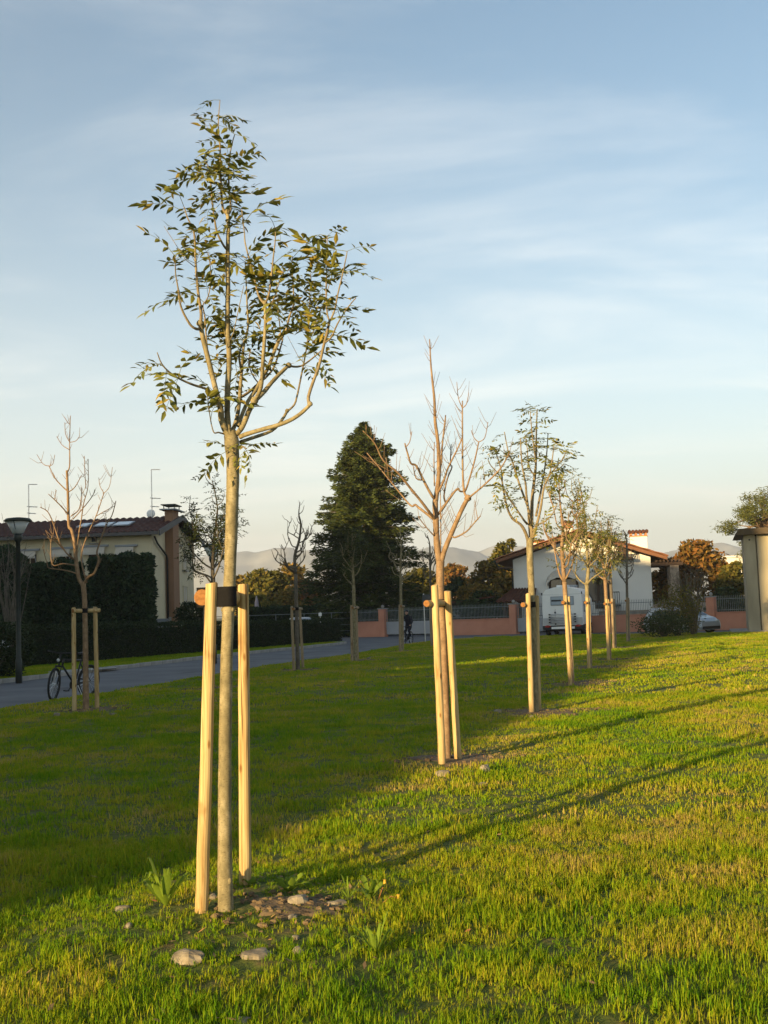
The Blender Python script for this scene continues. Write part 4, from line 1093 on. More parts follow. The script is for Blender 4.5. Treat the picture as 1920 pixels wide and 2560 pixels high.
# the other young trees are grown from a leader line and a few limb rules
def auto_branches(rng, lead, fork_i, wid, n_l, topy, up=1.0, r0=3.0, side_twig=True):
    br = [B(lead, r0 * 1.1, 0.9, 0, 0.1, t0=0.4)]
    fx, fy = lead[0]; H = fy - topy
    for i in range(n_l):
        s = 1 if i % 2 else -1
        if rng.random() < 0.2: s = -s
        f = min(0.95, max(0, (i // 2 + rng.uniform(-0.4, 0.6)) / (n_l / 2)))
        yy = fy - H * f * 0.55; xx = float(np.interp(-yy, [-p[1] for p in lead], [p[0] for p in lead]))
        w = wid * rng.uniform(0.35, 1.1) * (1 - 0.4 * f); h = H * rng.uniform(0.22, 0.52) * up
        dz = rng.uniform(-1.0, 1.0); k1, k2 = rng.uniform(0.2, 0.5), rng.uniform(0.55, 0.95)
        j = lambda q: rng.uniform(-q, q) * w
        br.append(B([(xx, yy), (xx + s * w * k1, yy - h * rng.uniform(0.08, 0.25)), (xx + s * w * k2 + j(0.08), yy - h * rng.uniform(0.35, 0.55)), (xx + s * w * rng.uniform(0.75, 1.0), yy - h * 0.78), (xx + s * w * rng.uniform(0.75, 1.25), yy - h)], r0 * 0.58 * (1 - 0.4 * f), 0.6, 0, dz, t0=0.3))
        q = br[-1]['p']
        for e in range(rng.choice((1, 2, 2, 3))):
            o = q[rng.choice((1, 2, 2, 3))]; sg = rng.choice((-1, 1, s)); l = h * rng.uniform(0.25, 0.6)
            br.append(B([o, (o[0] + sg * l * rng.uniform(0.1, 0.3), o[1] - l * 0.35), (o[0] + sg * l * rng.uniform(0.15, 0.5), o[1] - l)], r0 * 0.34, 0.5, dz * 0.5, dz * 0.5 + rng.uniform(-0.3, 0.3), t0=0.2))
    for e in range(5):
        f = rng.uniform(0.5, 0.95); yy = fy - H * f; xx = float(np.interp(-yy, [-p[1] for p in lead], [p[0] for p in lead])); sg = rng.choice((-1, 1)); l = H * rng.uniform(0.06, 0.15)
        br.append(B([(xx, yy), (xx + sg * l * 0.4, yy - l * 0.35), (xx + sg * l * 0.6, yy - l)], r0 * 0.3, 0.5, 0, rng.uniform(-0.3, 0.3), t0=0.2))
    return br
def auto_tree(label, base, lead, wid, n_l, seed, bark, r=5.0, leaves=None, twigs=2.0, lm='leaf', step=0.2, size=1.4, up=1.0):
    rng = random.Random(seed); Y0 = gp(*base).y
    fork = lead[0]
    tr_ = [(base[0], base[1], r * 1.25), ((base[0] * 2 + fork[0]) / 3, (base[1] * 2 + fork[1]) / 3, r), (fork[0], fork[1], r * 0.95)]
    tr_.insert(2, ((base[0] + fork[0] * 2) / 3, (base[1] + fork[1] * 2) / 3, r * 0.95))
    return make_tree('young_tree', label, tr_, auto_branches(rng, lead, 0, wid, n_l, lead[-1][1], up, r * 0.85), Y0, bark, bark, GT, leaves=leaves, twigs=twigs, seed=seed, leaf_mat_name=lm, leaf_step=step, leaf_size=size)
auto_tree('thinly leaved young tree with orange bark, fourth in the sunlit row', (1429, 1710), [(1411, 1455), (1405, 1369), (1408, 1327), (1405, 1302), (1400, 1251), (1396, 1190)], 62, 10, 41, M['bark_brown'], 6.2, 0.4, 1.5, 'leaf', 0.14, 1.5)
auto_tree('slender young tree with pale sparse leaves, fifth in the sunlit row', (1474, 1670), [(1467, 1462), (1471, 1420), (1468, 1386), (1466, 1344), (1463, 1293), (1454, 1238), (1446, 1196)], 55, 10, 42, M['bark'], 5.2, 0.6, 0.8, 'leaf', 0.14, 1.45)
auto_tree('young tree with yellow green bushy crown, sixth in the sunlit row', (1523, 1649), [(1513, 1450), (1507, 1403), (1505, 1369), (1502, 1302)], 42, 10, 43, M['bark_brown'], 4.6, 0.8, 0.6, 'leaf', 0.12, 1.6)
auto_tree('dark leafy young tree standing in shade, seventh in the row', (1536, 1620), [(1527, 1462), (1524, 1403), (1519, 1336), (1521, 1302)], 34, 8, 44, M['bark_dark'], 4.0, 0.7, 0.6, 'leaf_shaded', 0.15, 1.8)
auto_tree('bare dark young tree against the white house wall, last of the row', (1570, 1603), [(1567, 1462), (1567, 1369), (1564, 1339), (1558, 1324)], 40, 8, 45, M['bark_dark'], 3.4, None, 1.5, up=0.8)
auto_tree('shaded leafy young tree standing behind the main trunk', (530, 1722), [(535, 1470), (532, 1420), (534, 1360), (541, 1300), (543, 1262), (530, 1200)], 78, 10, 46, M['bark_dark'], 5.5, 0.9, 0.8, 'leaf_shaded', 0.085, 1.35)
auto_tree('bare dark young tree in front of the hedge with the silver car', (745, 1676), [(739, 1435), (737, 1390), (748, 1350), (752, 1310), (747, 1285), (750, 1256)], 52, 10, 47, M['bark_dark'], 4.8, None, 2.5, up=0.85)
auto_tree('shaded leafy young tree against the dark spruce', (888, 1652), [(884, 1462), (882, 1420), (880, 1370), (881, 1325)], 34, 8, 48, M['bark'], 4.3, 0.9, 0.6, 'leaf_shaded', 0.10, 1.7)
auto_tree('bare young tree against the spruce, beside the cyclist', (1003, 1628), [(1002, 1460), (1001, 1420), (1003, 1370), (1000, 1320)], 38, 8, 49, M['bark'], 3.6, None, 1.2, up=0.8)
auto_tree('thin shaded young tree hidden behind the second staked tree', (1083, 1612), [(1076, 1450), (1075, 1400), (1074, 1360), (1068, 1338)], 30, 8, 50, M['bark_dark'], 3.4, 0.15, 1.2, 'leaf_shaded', 0.4, 1.6)

# ------------------------------------------------------------------ wooden supports
GSUP = 'wooden tree supports'
def stake(mb_name, a, b, r0, r1, mat, t, rng):
    n = 12; P = []; rr = []
    for i in range(n + 1):
        f = i / n
        P.append(a + (b - a) * f + Vector((rng.uniform(-1, 1), rng.uniform(-1, 1), 0)) * r0 * 0.05)
        rr.append((r0 + (r1 - r0) * f) * (1 + rng.uniform(-0.02, 0.02)))
    P.append(b + (b - a).normalized() * 0.006); rr.append(r1 * 0.9)
    m = MB(); m.tube(P, rr, 16, True, 0.012, rng); m.build('stake', mat, t, smooth=False)
def support(label, A, At, Bs, Bt, rpx, mat, seed, bar_z=0.13, tie_px=None, bar_over=0.12, bar_off=-1, bar_k=0.92, off_k=None):
    rng = random.Random(seed)
    a = gp(*A); b = gp(*Bs)
    at_, bt = at(At[0], At[1], a.y), at(Bt[0], Bt[1], b.y)
    r = rpx * a.y / F_PX
    t = thing('tree_support', label, 'tree support', (a + b) / 2, GSUP)
    for p, q in ((a, at_), (b, bt)):
        p = p.copy(); p.z = float(lawn_z(p.x, p.y)) - 0.15
        stake('stake', p, q, r * 1.06, r * 0.97, mat, t, rng)
    d = Vector((bt.x - at_.x, bt.y - at_.y, 0)); d.normalize()
    side = Vector((-d.y, d.x, 0))
    z = min(at_.z, bt.z) - bar_z
    off = side * (r * (off_k or (0.75 + bar_k * 0.6))) * (-bar_off)
    p = Vector((at_.x, at_.y, z)) + off - d * bar_over; q = Vector((bt.x, bt.y, z)) + off + d * bar_over
    m = MB(); m.tube([p, p + (q - p) * 0.3, p + (q - p) * 0.7, q], r * bar_k, 16)
    m.v = m.v; cb = m.build('crossbar', mat, t)
    cb.data.materials.append(M['endgrain'])
    for poly in cb.data.polygons:
        if len(poly.vertices) > 4: poly.material_index = 1
    return t, z, d, side, r, off, p, q
def tie(t, centre, rt, barp, rb, z, h):
    """rubber belt looped round trunk and bar"""
    d = (barp - centre); d.z = 0; L = d.length; d.normalize(); s_ = Vector((-d.y, d.x, 0))
    pts = []
    n = 14
    for k in range(n + 1):
        a = math.pi / 2 + math.pi * k / n
        pts.append(centre + d * math.cos(a) * rt + s_ * math.sin(a) * rt)
    for k in range(n + 1):
        a = -math.pi / 2 + math.pi * k / n
        pts.append(barp + d * math.cos(a) * rb + s_ * math.sin(a) * rb)
    m = MB(); vs = []; N = len(pts)
    for p in pts:
        c = (centre + barp) / 2; o = Vector((p.x - c.x, p.y - c.y, 0)).normalized() * 0.006
        vs += [Vector((p.x, p.y, z - h / 2)), Vector((p.x, p.y, z + h / 2)), Vector((p.x, p.y, z + h / 2)) + o, Vector((p.x, p.y, z - h / 2)) + o]
    fs = []
    for k in range(N):
        i, j = 4 * k, 4 * ((k + 1) % N)
        fs += [(i, j, j + 1, i + 1), (i + 1, j + 1, j + 2, i + 2), (i + 2, j + 2, j + 3, i + 3), (i + 3, j + 3, j, i)]
    m.add(vs, fs); m.build('tie', M['rubber'], t, smooth=False)
def sup(label, A, At, Bs, Bt, rpx, mat, seed, trunk_px, trunk_r, bar_off=-1, belt=0.09, **k):
    t, z, d, side, r, off, p, q = support(label, A, At, Bs, Bt, rpx, mat, seed, bar_off=bar_off, **k)
    tb = gp(*trunk_px[0]); c = at(trunk_px[1][0], trunk_px[1][1], tb.y); c.z = z
    tt = (c - p).dot(q - p) / (q - p).length_squared
    bp = p + (q - p) * tt; rt = trunk_r * tb.y / F_PX
    tie(t, c, rt + 0.004, bp, r * 0.94 + 0.004, z, belt)
sup('pair of thick peeled wooden stakes around the nearest tree', (501, 2304), (529, 1460), (613, 2228), (608, 1464), 15.5, M['stake'], 1, ((565, 2299), (572, 1490)), 15.3, bar_off=-1, belt=0.115, bar_z=0.075, bar_k=1.3, off_k=1.6, bar_over=0.01)
sup('pair of leaning peeled stakes around the bare second tree of the sunlit row', (1106, 1912), (1086, 1464), (1146, 1900), (1119, 1479), 9.0, M['stake'], 2, ((1117, 1899), (1101, 1480)), 10, bar_off=-1)
sup('pale stakes close together at the leafy third tree of the sunlit row', (1329, 1783), (1320, 1485), (1346, 1777), (1341, 1491), 6.4, M['stake'], 3, ((1338, 1780), (1329, 1500)), 8, bar_off=-1)
sup('pale stakes one behind the other at the fourth tree of the sunlit row', (1426, 1714), (1413, 1489), (1432, 1700), (1421, 1492), 4.6, M['stake'], 4, ((1429, 1710), (1414, 1500)), 5.5, bar_off=-1)
sup('pale stakes at the slender fifth tree of the sunlit row', (1472, 1671), (1468, 1494), (1477, 1660), (1472, 1495), 3.8, M['stake'], 5, ((1474, 1670), (1468, 1500)), 4.6, bar_off=-1)
sup('pale stakes at the yellow green sixth tree of the row', (1521, 1650), (1516, 1498), (1525, 1640), (1520, 1499), 3.5, M['stake'], 6, ((1523, 1649), (1515, 1500)), 4, bar_off=-1)
sup('brown shaded stakes at the dark seventh tree of the row', (1534, 1622), (1530, 1497), (1539, 1614), (1535, 1498), 3.0, M['stake_brown'], 7, ((1536, 1620), (1529, 1500)), 3.4, bar_off=-1)
sup('brown stakes at the last bare tree before the white house', (1568, 1605), (1567, 1494), (1573, 1598), (1571, 1495), 2.6, M['stake_brown'], 8, ((1570, 1603), (1567, 1500)), 3, bar_off=-1)
sup('wooden goal shaped support with round crossbar in front of the bicycle', (186, 1776), (184, 1521), (243, 1770), (238, 1518), 5.4, M['stake'], 9, ((215, 1774), (212, 1530)), 6, bar_over=0.06, bar_z=0.05, bar_off=1)
sup('brown stakes mostly hidden behind the nearest stake', (512, 1722), (513, 1500), (522, 1712), (521, 1501), 4.6, M['stake_brown'], 10, ((530, 1722), (534, 1505)), 5.5, bar_over=0.06)
sup('brown two stake support in front of the hedge with the silver car', (735, 1677), (729, 1517), (758, 1671), (749, 1519), 3.6, M['stake_brown'], 11, ((745, 1676), (741, 1522)), 5, bar_over=0.05, bar_z=0.04, bar_off=1)
sup('brown stakes at the leafy tree before the spruce', (880, 1654), (878, 1514), (894, 1649), (891, 1516), 3.2, M['stake_brown'], 12, ((888, 1652), (885, 1518)), 4, bar_over=0.05, bar_z=0.05, bar_off=1)
sup('brown stakes at the bare tree beside the cyclist', (1000, 1630), (999, 1512), (1007, 1624), (1006, 1513), 2.8, M['stake_brown'], 13, ((1003, 1628), (1002, 1516)), 3.4, bar_over=0.05, bar_z=0.05, bar_off=1)
sup('brown shaded stakes hidden behind the second staked tree', (1079, 1616), (1075, 1509), (1086, 1608), (1082, 1510), 2.7, M['stake_brown'], 14, ((1083, 1612), (1077, 1514)), 3.2, bar_over=0.05)

# ================================================================== larger vegetation
def cards(rng, C, size, aspect=0.5, upbias=0.0, out=None, outw=0.0):
    """rhombic leaf cards around points C (n,3); returns V,Q"""
    n = len(C)
    a = rng.normal(size=(n, 3)); a[:, 2] *= 0.8
    if out is not None: a = a * (1 - outw) + out * outw * 1.6
    a /= np.linalg.norm(a, axis=1, keepdims=True) + 1e-9
    b = rng.normal(size=(n, 3)); b -= a * (a * b).sum(1, keepdims=True); b /= np.linalg.norm(b, axis=1, keepdims=True) + 1e-9
    s = size * rng.uniform(0.6, 1.35, size=(n, 1))
    V = np.stack([C - a * s, C + b * s * aspect, C + a * s, C - b * s * aspect], 1).reshape(-1, 3)
    Q = np.arange(4 * n).reshape(n, 4)
    return V, Q
def limb_tree(m, base, h, spread, rng, r0, n=7):
    top = base + Vector((rng.uniform(-0.05, 0.05) * h, 0, h * 0.85))
    m.tube([base, base + (top - base) * 0.4 + Vector((rng.uniform(-.1, .1), 0, 0)), top], [r0, r0 * 0.7, r0 * 0.15], 7)
    tips = []
    for i in range(n):
        f = rng.uniform(0.25, 0.8); p = base + (top - base) * f; a = rng.uniform(0, 6.28); l = spread * rng.uniform(0.6, 1.0) * (1.15 - f * 0.6)
        q = p + Vector((math.cos(a) * l, math.sin(a) * l, l * rng.uniform(0.4, 1.0)))
        m.tube([p, (p + q) / 2 + Vector((0, 0, -0.06 * l)), q], [r0 * 0.4, r0 * 0.22, r0 * 0.06], 5); tips.append(q)
    return tips + [top]
def broadleaf(label, cx_px, top_px, base_px, Yd, wpx, mat, seed, n=2600, size=0.3, name='autumn_tree', bare=0.0, cat='tree', group='trees beyond the gardens', low=0.18, base_z=0.0):
    rng = np.random.default_rng(seed); rn = random.Random(seed)
    b = at(cx_px, base_px, Yd); b.z = base_z
    h = at(cx_px, top_px, Yd).z - base_z; w = wpx * Yd / F_PX / 2
    t = thing(name, label, cat, b, group)
    m = MB(); limb_tree(m, b - Vector((0, 0, 0.1)), h * 0.95, w * 0.8, rn, h * 0.022 + 0.03, 9); m.build('trunk', M['bark_dark'], t, smooth=True)
    nc = 46
    cc = []
    for i in range(nc):
        f = rng.uniform(low, 0.97); a = rng.uniform(0, 6.28)
        prof = math.sin(math.pi * min(1, (f - low + 0.1) / (1.1 - low)) ** 0.8) ** 0.6
        rr = w * prof * math.sqrt(rng.uniform(0.1, 1)) * 0.85
        cc.append((b.x + rr * math.cos(a), b.y + rr * math.sin(a) * 0.9, b.z + h * f * 0.96, w * rng.uniform(0.16, 0.34)))
    cc = np.array(cc); pick = rng.integers(0, nc, n)
    d = rng.normal(size=(n, 3)); d /= np.linalg.norm(d, axis=1, keepdims=True)
    rad = cc[pick, 3:4] * rng.uniform(0.25, 1.5, size=(n, 1)) ** 0.7
    C = cc[pick, :3] + d * rad * np.array([1, 1, 0.8])
    C[:, 2] = np.minimum(C[:, 2], b.z + h)
    V, Q = cards(rng, C, size, 0.5)
    np_mesh('crown', V, Q, mat, t)
    return t
M['autumn_gold'] = leaf_mat('gold autumn leaf', [(0, (0.07, 0.068, 0.015)), (0.5, (0.16, 0.115, 0.022)), (1, (0.24, 0.14, 0.03))], 0.7, 0.25)
M['autumn_orange'] = leaf_mat('orange autumn leaf', [(0, (0.06, 0.05, 0.014)), (0.4, (0.13, 0.08, 0.018)), (0.8, (0.20, 0.085, 0.02)), (1, (0.24, 0.14, 0.03))], 0.7, 0.25)
M['autumn_olive'] = leaf_mat('olive leaf', [(0, (0.05, 0.055, 0.012)), (0.6, (0.11, 0.1, 0.018)), (1, (0.17, 0.13, 0.025))], 0.7, 0.25)
M['evergreen'] = leaf_mat('evergreen leaf', [(0, (0.018, 0.03, 0.012)), (0.6, (0.032, 0.05, 0.018)), (1, (0.05, 0.07, 0.022))], 0.65, 0.15)
M['spruce'] = leaf_mat('spruce needles', [(0, (0.022, 0.036, 0.010)), (0.6, (0.048, 0.066, 0.016)), (1, (0.088, 0.098, 0.022))], 0.65, 0.12)
M['conifer_hedge'] = leaf_mat('cypress hedge', [(0, (0.016, 0.032, 0.014)), (0.6, (0.03, 0.05, 0.022)), (1, (0.045, 0.07, 0.03))], 0.7, 0.12)
M['laurel'] = leaf_mat('low hedge leaf', [(0, (0.012, 0.022, 0.008)), (0.7, (0.024, 0.038, 0.012)), (1, (0.04, 0.055, 0.018))], 0.55, 0.12)
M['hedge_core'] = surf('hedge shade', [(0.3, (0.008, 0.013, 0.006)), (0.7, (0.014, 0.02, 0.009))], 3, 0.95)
M['pine'] = leaf_mat('pine needles', [(0, (0.05, 0.065, 0.014)), (1, (0.12, 0.125, 0.03))], 0.65, 0.2)

# ---- big spruce
def spruce(label, cx, top, base, Yd, wpx, seed):
    rng = np.random.default_rng(seed); rn = random.Random(seed)
    b = at(cx + 13, base, Yd); b.z = 0; apex = at(cx + 2, top, Yd); h = apex.z; w = wpx * Yd / F_PX / 2
    t = thing('spruce_tree', label, 'tree', b)
    m = MB(); m.tube([b - Vector((0, 0, 0.2)), (b + apex) / 2, apex], [0.34, 0.2, 0.03], 10); m.build('trunk', M['bark_dark'], t, smooth=True)
    CC = []; DD = []
    bm_ = MB()
    nb = 700
    for i in range(nb):
        f = (i + rn.random()) / nb; f = f ** 0.85           # 0 bottom .. 1 top
        z = 0.35 + round((h - 0.5) * f / 0.55) * 0.55 + rn.uniform(-0.13, 0.13)
        z = min(z, h - 0.15); f = (z - 0.35) / (h - 0.5)
        a = i * 2.399 + rn.uniform(-0.3, 0.3)
        lump = 0.84 + 0.16 * math.sin(a * 2 + z * 1.1) * math.sin(z * 1.3 + 1.3) + 0.12 * math.sin(a * 3.0 - z * 2.1) + rn.uniform(-0.34, 0.26)
        prof = np.interp(f, [0, 0.12, 0.3, 0.48, 0.62, 0.78, 0.9, 1.0], [0.98, 1.0, 0.98, 0.86, 0.74, 0.52, 0.30, 0.03])
        L = (w * prof + 0.12) * lump
        o = Vector((math.cos(a), math.sin(a), 0)); p = Vector((b.x + (apex.x - b.x) * f, b.y, z))
        lift = 0.42 * (f - 0.35)
        mid = p + o * L * 0.55 + Vector((0, 0, L * (0.12 + lift * 0.4) - 0.1)); tip = p + o * L + Vector((0, 0, L * lift * 0.8 - 0.10 * L + 0.12 * L))
        bm_.tube([p, mid, tip], [0.035, 0.02, 0.006], 4, False)
        side = Vector((-o.y, o.x, 0))
        ns = int(34 + L * 46)
        s_ = rng.uniform(0.12, 1.0, ns) ** 0.8
        for q in s_:
            c = p * (1 - q) ** 2 + mid * 2 * q * (1 - q) * 1.0 + tip * q ** 2
            lat = rn.uniform(-1, 1) * (0.16 + 0.26 * L * (1 - q) ** 0.6)
            c = c + side * lat + Vector((0, 0, -abs(lat) * 0.35 - rn.uniform(-0.1, 0.28)))
            CC.append(c); DD.append(o * 0.9 + side * (1 if lat > 0 else -1) * 0.8 + Vector((0, 0, rn.uniform(-0.55, 0.5))))
    bm_.build('branches', M['bark_dark'], t)
    C = np.array([tuple(c) for c in CC]); D = np.array([tuple(d) for d in DD]); D += rng.normal(size=D.shape) * 0.18
    D /= np.linalg.norm(D, axis=1, keepdims=True)
    u = np.cross(D, rng.normal(size=D.shape)); u /= np.linalg.norm(u, axis=1, keepdims=True)
    s = rng.uniform(0.12, 0.27, size=(len(C), 1)); w_ = s * 0.24
    V = np.stack([C - D * s * 0.6, C + u * w_, C + D * s, C - u * w_], 1).reshape(-1, 3)
    np_mesh('crown', V, np.arange(len(V)).reshape(-1, 4), M['spruce'], t)
    return t
spruce('towering dark spruce with sunlit upper half behind the salmon wall', 906, 1054, 1590, 86.0, 300, 77)

GB = 'trees beyond the gardens'
broadleaf('golden olive tree behind the hedge, right of the main trunk', 668, 1424, 1580, 130, 150, M['autumn_olive'], 201, 7000, 0.30)
broadleaf('small pale tree half hidden by the main trunk', 606, 1438, 1580, 140, 100, M['autumn_gold'], 202, 3000, 0.32)
broadleaf('tall thin golden tree behind the bare dark young tree', 728, 1408, 1580, 150, 130, M['autumn_gold'], 203, 5000, 0.32)
broadleaf('rusty orange tree at the left foot of the spruce', 768, 1448, 1580, 135, 110, M['autumn_orange'], 204, 4500, 0.28)
broadleaf('low dark shrub under the golden trees behind the hedge', 640, 1490, 1570, 105, 150, M['autumn_olive'], 205, 4200, 0.22, low=0.05)
broadleaf('bright yellow green bush beside the closed parasol', 664, 1494, 1560, 98, 34, M['leaf_yellow'], 206, 900, 0.16, low=0.05, cat='bush', name='bush')
broadleaf('yellow shrub below the rusty orange tree', 720, 1478, 1570, 110, 120, M['autumn_gold'], 207, 3600, 0.2, low=0.05)
broadleaf('yellow green tree right of the spruce foot', 1055, 1422, 1590, 118, 130, M['autumn_olive'], 208, 5000, 0.26)
broadleaf('dark evergreen tree behind the railing right of the second staked tree', 1150, 1440, 1590, 100, 105, M['evergreen'], 209, 3400, 0.2, low=0.03)
broadleaf('small orange topped tree behind the dark evergreen', 1146, 1408, 1590, 150, 110, M['autumn_orange'], 210, 3600, 0.3)
broadleaf('golden brown bushy tree left of the white house', 1228, 1402, 1590, 96, 165, M['autumn_gold'], 211, 8000, 0.2, low=0.1)
broadleaf('round olive tree rising behind the white house roof', 1273, 1340, 1590, 112, 115, M['autumn_olive'], 212, 5500, 0.24)
broadleaf('dark evergreen hedge tree behind the porch of the white house', 1215, 1478, 1590, 86, 130, M['evergreen'], 213, 3200, 0.17, low=0.02)
broadleaf('large red and orange tree between the white house and the cabin', 1752, 1350, 1585, 80, 190, M['autumn_orange'], 214, 9500, 0.2, low=0.12)
broadleaf('orange tree next to the pergola of the white house', 1690, 1392, 1585, 82, 100, M['autumn_orange'], 215, 3600, 0.18, low=0.1)
broadleaf('golden tree just left of the concrete cabin', 1840, 1402, 1585, 78, 120, M['autumn_olive'], 216, 5000, 0.18, low=0.06)
broadleaf('dark shrub below the golden tree by the cabin', 1815, 1470, 1585, 72, 110, M['evergreen'], 217, 2400, 0.15, low=0.02)
broadleaf('orange leafed vine tree seen through the pergola', 1650, 1424, 1585, 92, 60, M['autumn_orange'], 218, 1700, 0.18, low=0.1)
broadleaf('dark garden shrub behind the wide grey gate', 1030, 1512, 1590, 84, 150, M['evergreen'], 219, 2600, 0.16, low=0.02)
broadleaf('dark garden hedge plant under the spruce at the short wall', 890, 1512, 1590, 83, 110, M['evergreen'], 220, 2200, 0.16, low=0.02)
broadleaf('dark hedge tree behind the long salmon wall', 1190, 1500, 1590, 79, 150, M['evergreen'], 221, 3000, 0.15, low=0.02)

# umbrella pine at the right edge
def pine(label, cx, top, Yd, wpx, seed):
    rng = np.random.default_rng(seed); rn = random.Random(seed)
    b = at(cx, 1560, Yd); b.z = 0; tp = at(cx, top, Yd); h = tp.z; w = wpx * Yd / F_PX / 2
    t = thing('pine_tree', label, 'tree', b)
    m = MB(); m.tube([b, Vector((b.x + 0.2, b.y, h * 0.5)), Vector((b.x, b.y, h * 0.8))], [0.25, 0.2, 0.12], 8)
    CC = []
    for i in range(44):
        a = rn.uniform(0, 6.28); l = w * rn.uniform(0.15, 1); p = Vector((b.x, b.y, h * rn.uniform(0.6, 0.8)))
        q = Vector((b.x + math.cos(a) * l, b.y + math.sin(a) * l, h * (0.95 - 0.26 * (l / w) ** 2) - rn.uniform(0, 0.24) * h))
        m.tube([p, (p + q) / 2 - Vector((0, 0, 0.1)), q], [0.07, 0.05, 0.02], 5)
        r_ = w * rn.uniform(0.18, 0.34)
        d = rng.normal(size=(230, 3)); d /= np.linalg.norm(d, axis=1, keepdims=True)
        CC.append(np.array(q) + d * r_ * rng.uniform(0.2, 1, size=(230, 1)) * np.array([1, 1, 0.6]))
    m.build('trunk', M['bark_brown'], t, smooth=True)
    V, Q = cards(rng, np.concatenate(CC), 0.17, 0.16); np_mesh('crown', V, Q, M['pine'], t)
pine('umbrella pine with olive crown above the concrete cabin', 1925, 1205, 88, 200, 301)

# ---- hedges
def hedge(label, a, b, depth, h0, h1, mat, seed, n, size, wob=0.12, name='hedge', rough=0.10):
    """trimmed hedge from a to b; leaves over a shaded core"""
    rng = np.random.default_rng(seed)
    a = Vector(a); b = Vector(b); d = (b - a); L = d.length; d.normalize(); s_ = Vector((-d.y, d.x, 0))
    t = thing(name, label, 'hedge', (a + b) / 2)
    ins = 0.16
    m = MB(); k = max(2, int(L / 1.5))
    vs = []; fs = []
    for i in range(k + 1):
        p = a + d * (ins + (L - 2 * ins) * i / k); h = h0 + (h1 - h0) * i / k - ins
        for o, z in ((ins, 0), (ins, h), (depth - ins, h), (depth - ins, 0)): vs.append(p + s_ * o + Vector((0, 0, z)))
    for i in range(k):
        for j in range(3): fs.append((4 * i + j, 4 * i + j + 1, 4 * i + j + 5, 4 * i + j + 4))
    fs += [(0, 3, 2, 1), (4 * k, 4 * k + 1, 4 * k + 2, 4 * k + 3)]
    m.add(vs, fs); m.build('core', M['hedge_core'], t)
    hm = (h0 + h1) / 2; ar = np.array([L * hm, L * depth, depth * hm, depth * hm]); pr = ar / ar.sum()
    face = rng.choice(4, n, p=pr); u = rng.random(n); v = rng.random(n)
    S = np.where(face == 0, u * L, np.where(face == 1, u * L, np.where(face == 2, 0, L)))
    O = np.where(face == 0, 0, np.where(face == 1, v * depth, u * depth))
    H = h0 + (h1 - h0) * S / L
    Z = np.where(face == 1, H, v * H)
    nn = np.zeros((n, 3)); dv = np.array(d); sv = np.array(s_)
    nn[face == 0] = -sv; nn[face == 1] = (0, 0, 1); nn[face == 2] = -dv; nn[face == 3] = dv
    lump = (vnoise(S * 1.0 + seed, Z + O, 0.7) - 0.5) * wob * 2 + (rng.random(n) - 0.6) * rough
    C = np.array(a) + S[:, None] * dv + O[:, None] * sv + np.stack([np.zeros(n), np.zeros(n), Z], 1) + nn * lump[:, None]
    V, Q = cards(rng, C, size, 0.42, out=nn, outw=0.35)
    np_mesh('foliage', V, Q, mat, t)
    return t
hb = [gp(70, 1667), gp(505, 1625), gp(870, 1602)]
hedge('long low dark clipped hedge between the verge and the car park', (hb[0].x, hb[0].y, 0), (hb[2].x - 0.3, hb[2].y, 0), 1.3, 1.56, 1.3, M['laurel'], 401, 30000, 0.055)
p0 = at(225, 1540, 60); p1 = at(366, 1540, 60)
hedge('tall cypress hedge block touching the corner of the yellow house', (p0.x, 60, 0), (p1.x, 60, 0), 1.8, 5.05, 5.2, M['conifer_hedge'], 402, 14000, 0.14, 0.22, rough=0.3)
p0 = at(42, 1540, 60); p1 = at(192, 1540, 60)
hedge('tall cypress hedge block on the street lamp side of the yellow house', (p0.x, 60, 0), (p1.x, 60, 0), 1.8, 4.7, 4.9, M['conifer_hedge'], 403, 14000, 0.14, 0.22, rough=0.3)
p0 = at(-60, 1540, 55); p1 = at(46, 1540, 55)
hedge('dark tall hedge at the left edge of the picture', (p0.x, 55, 0), (p1.x, 55, 0), 1.8, 5.6, 5.2, M['conifer_hedge'], 404, 9000, 0.13, 0.3, rough=0.3)
p0 = at(600, 1540, 92); p1 = at(870, 1540, 92)
hedge('far dark hedge under the golden trees', (p0.x, 92, 0), (p1.x, 92, 0), 1.5, 2.3, 2.2, M['evergreen'], 405, 9000, 0.13, 0.3, rough=0.3)
def shrub(label, c, rx, rz, mat, seed, n, size, name='shrub', zc=None, stem=True, cat='shrub', sparse=0.5):
    rng = np.random.default_rng(seed); rn = random.Random(seed)
    c = Vector(c); zc = zc if zc is not None else rz
    t = thing(name, label, cat, (c.x, c.y, 0))
    m = MB()
    for i in range(9):
        a = rn.uniform(0, 6.28); q = c + Vector((math.cos(a) * rx * 0.6, math.sin(a) * rx * 0.6, zc + rz * rn.uniform(-0.1, 0.6)))
        m.tube([Vector((c.x, c.y, -0.05)) + Vector((rn.uniform(-.1, .1), rn.uniform(-.1, .1), 0)), (c + q) / 2 + Vector((0, 0, zc * 0.3)), q], [0.035, 0.022, 0.008], 5)
    m.build('stem', M['bark_dark'], t)
    d = rng.normal(size=(n, 3)); d /= np.linalg.norm(d, axis=1, keepdims=True)
    rr = rng.uniform(sparse, 1.05, size=(n, 1)) ** 0.7
    lump = 0.85 + 0.3 * vnoise(d[:, 0] * 2 + d[:, 2], d[:, 1] * 2 - d[:, 2], 0.5)[:, None]
    C = np.array([c.x, c.y, zc]) + d * rr * lump * np.array([rx, rx, rz])
    C[:, 2] = np.maximum(C[:, 2], 0.03)
    V, Q = cards(rng, C, size, 0.45); np_mesh('foliage', V, Q, mat, t)
    return t
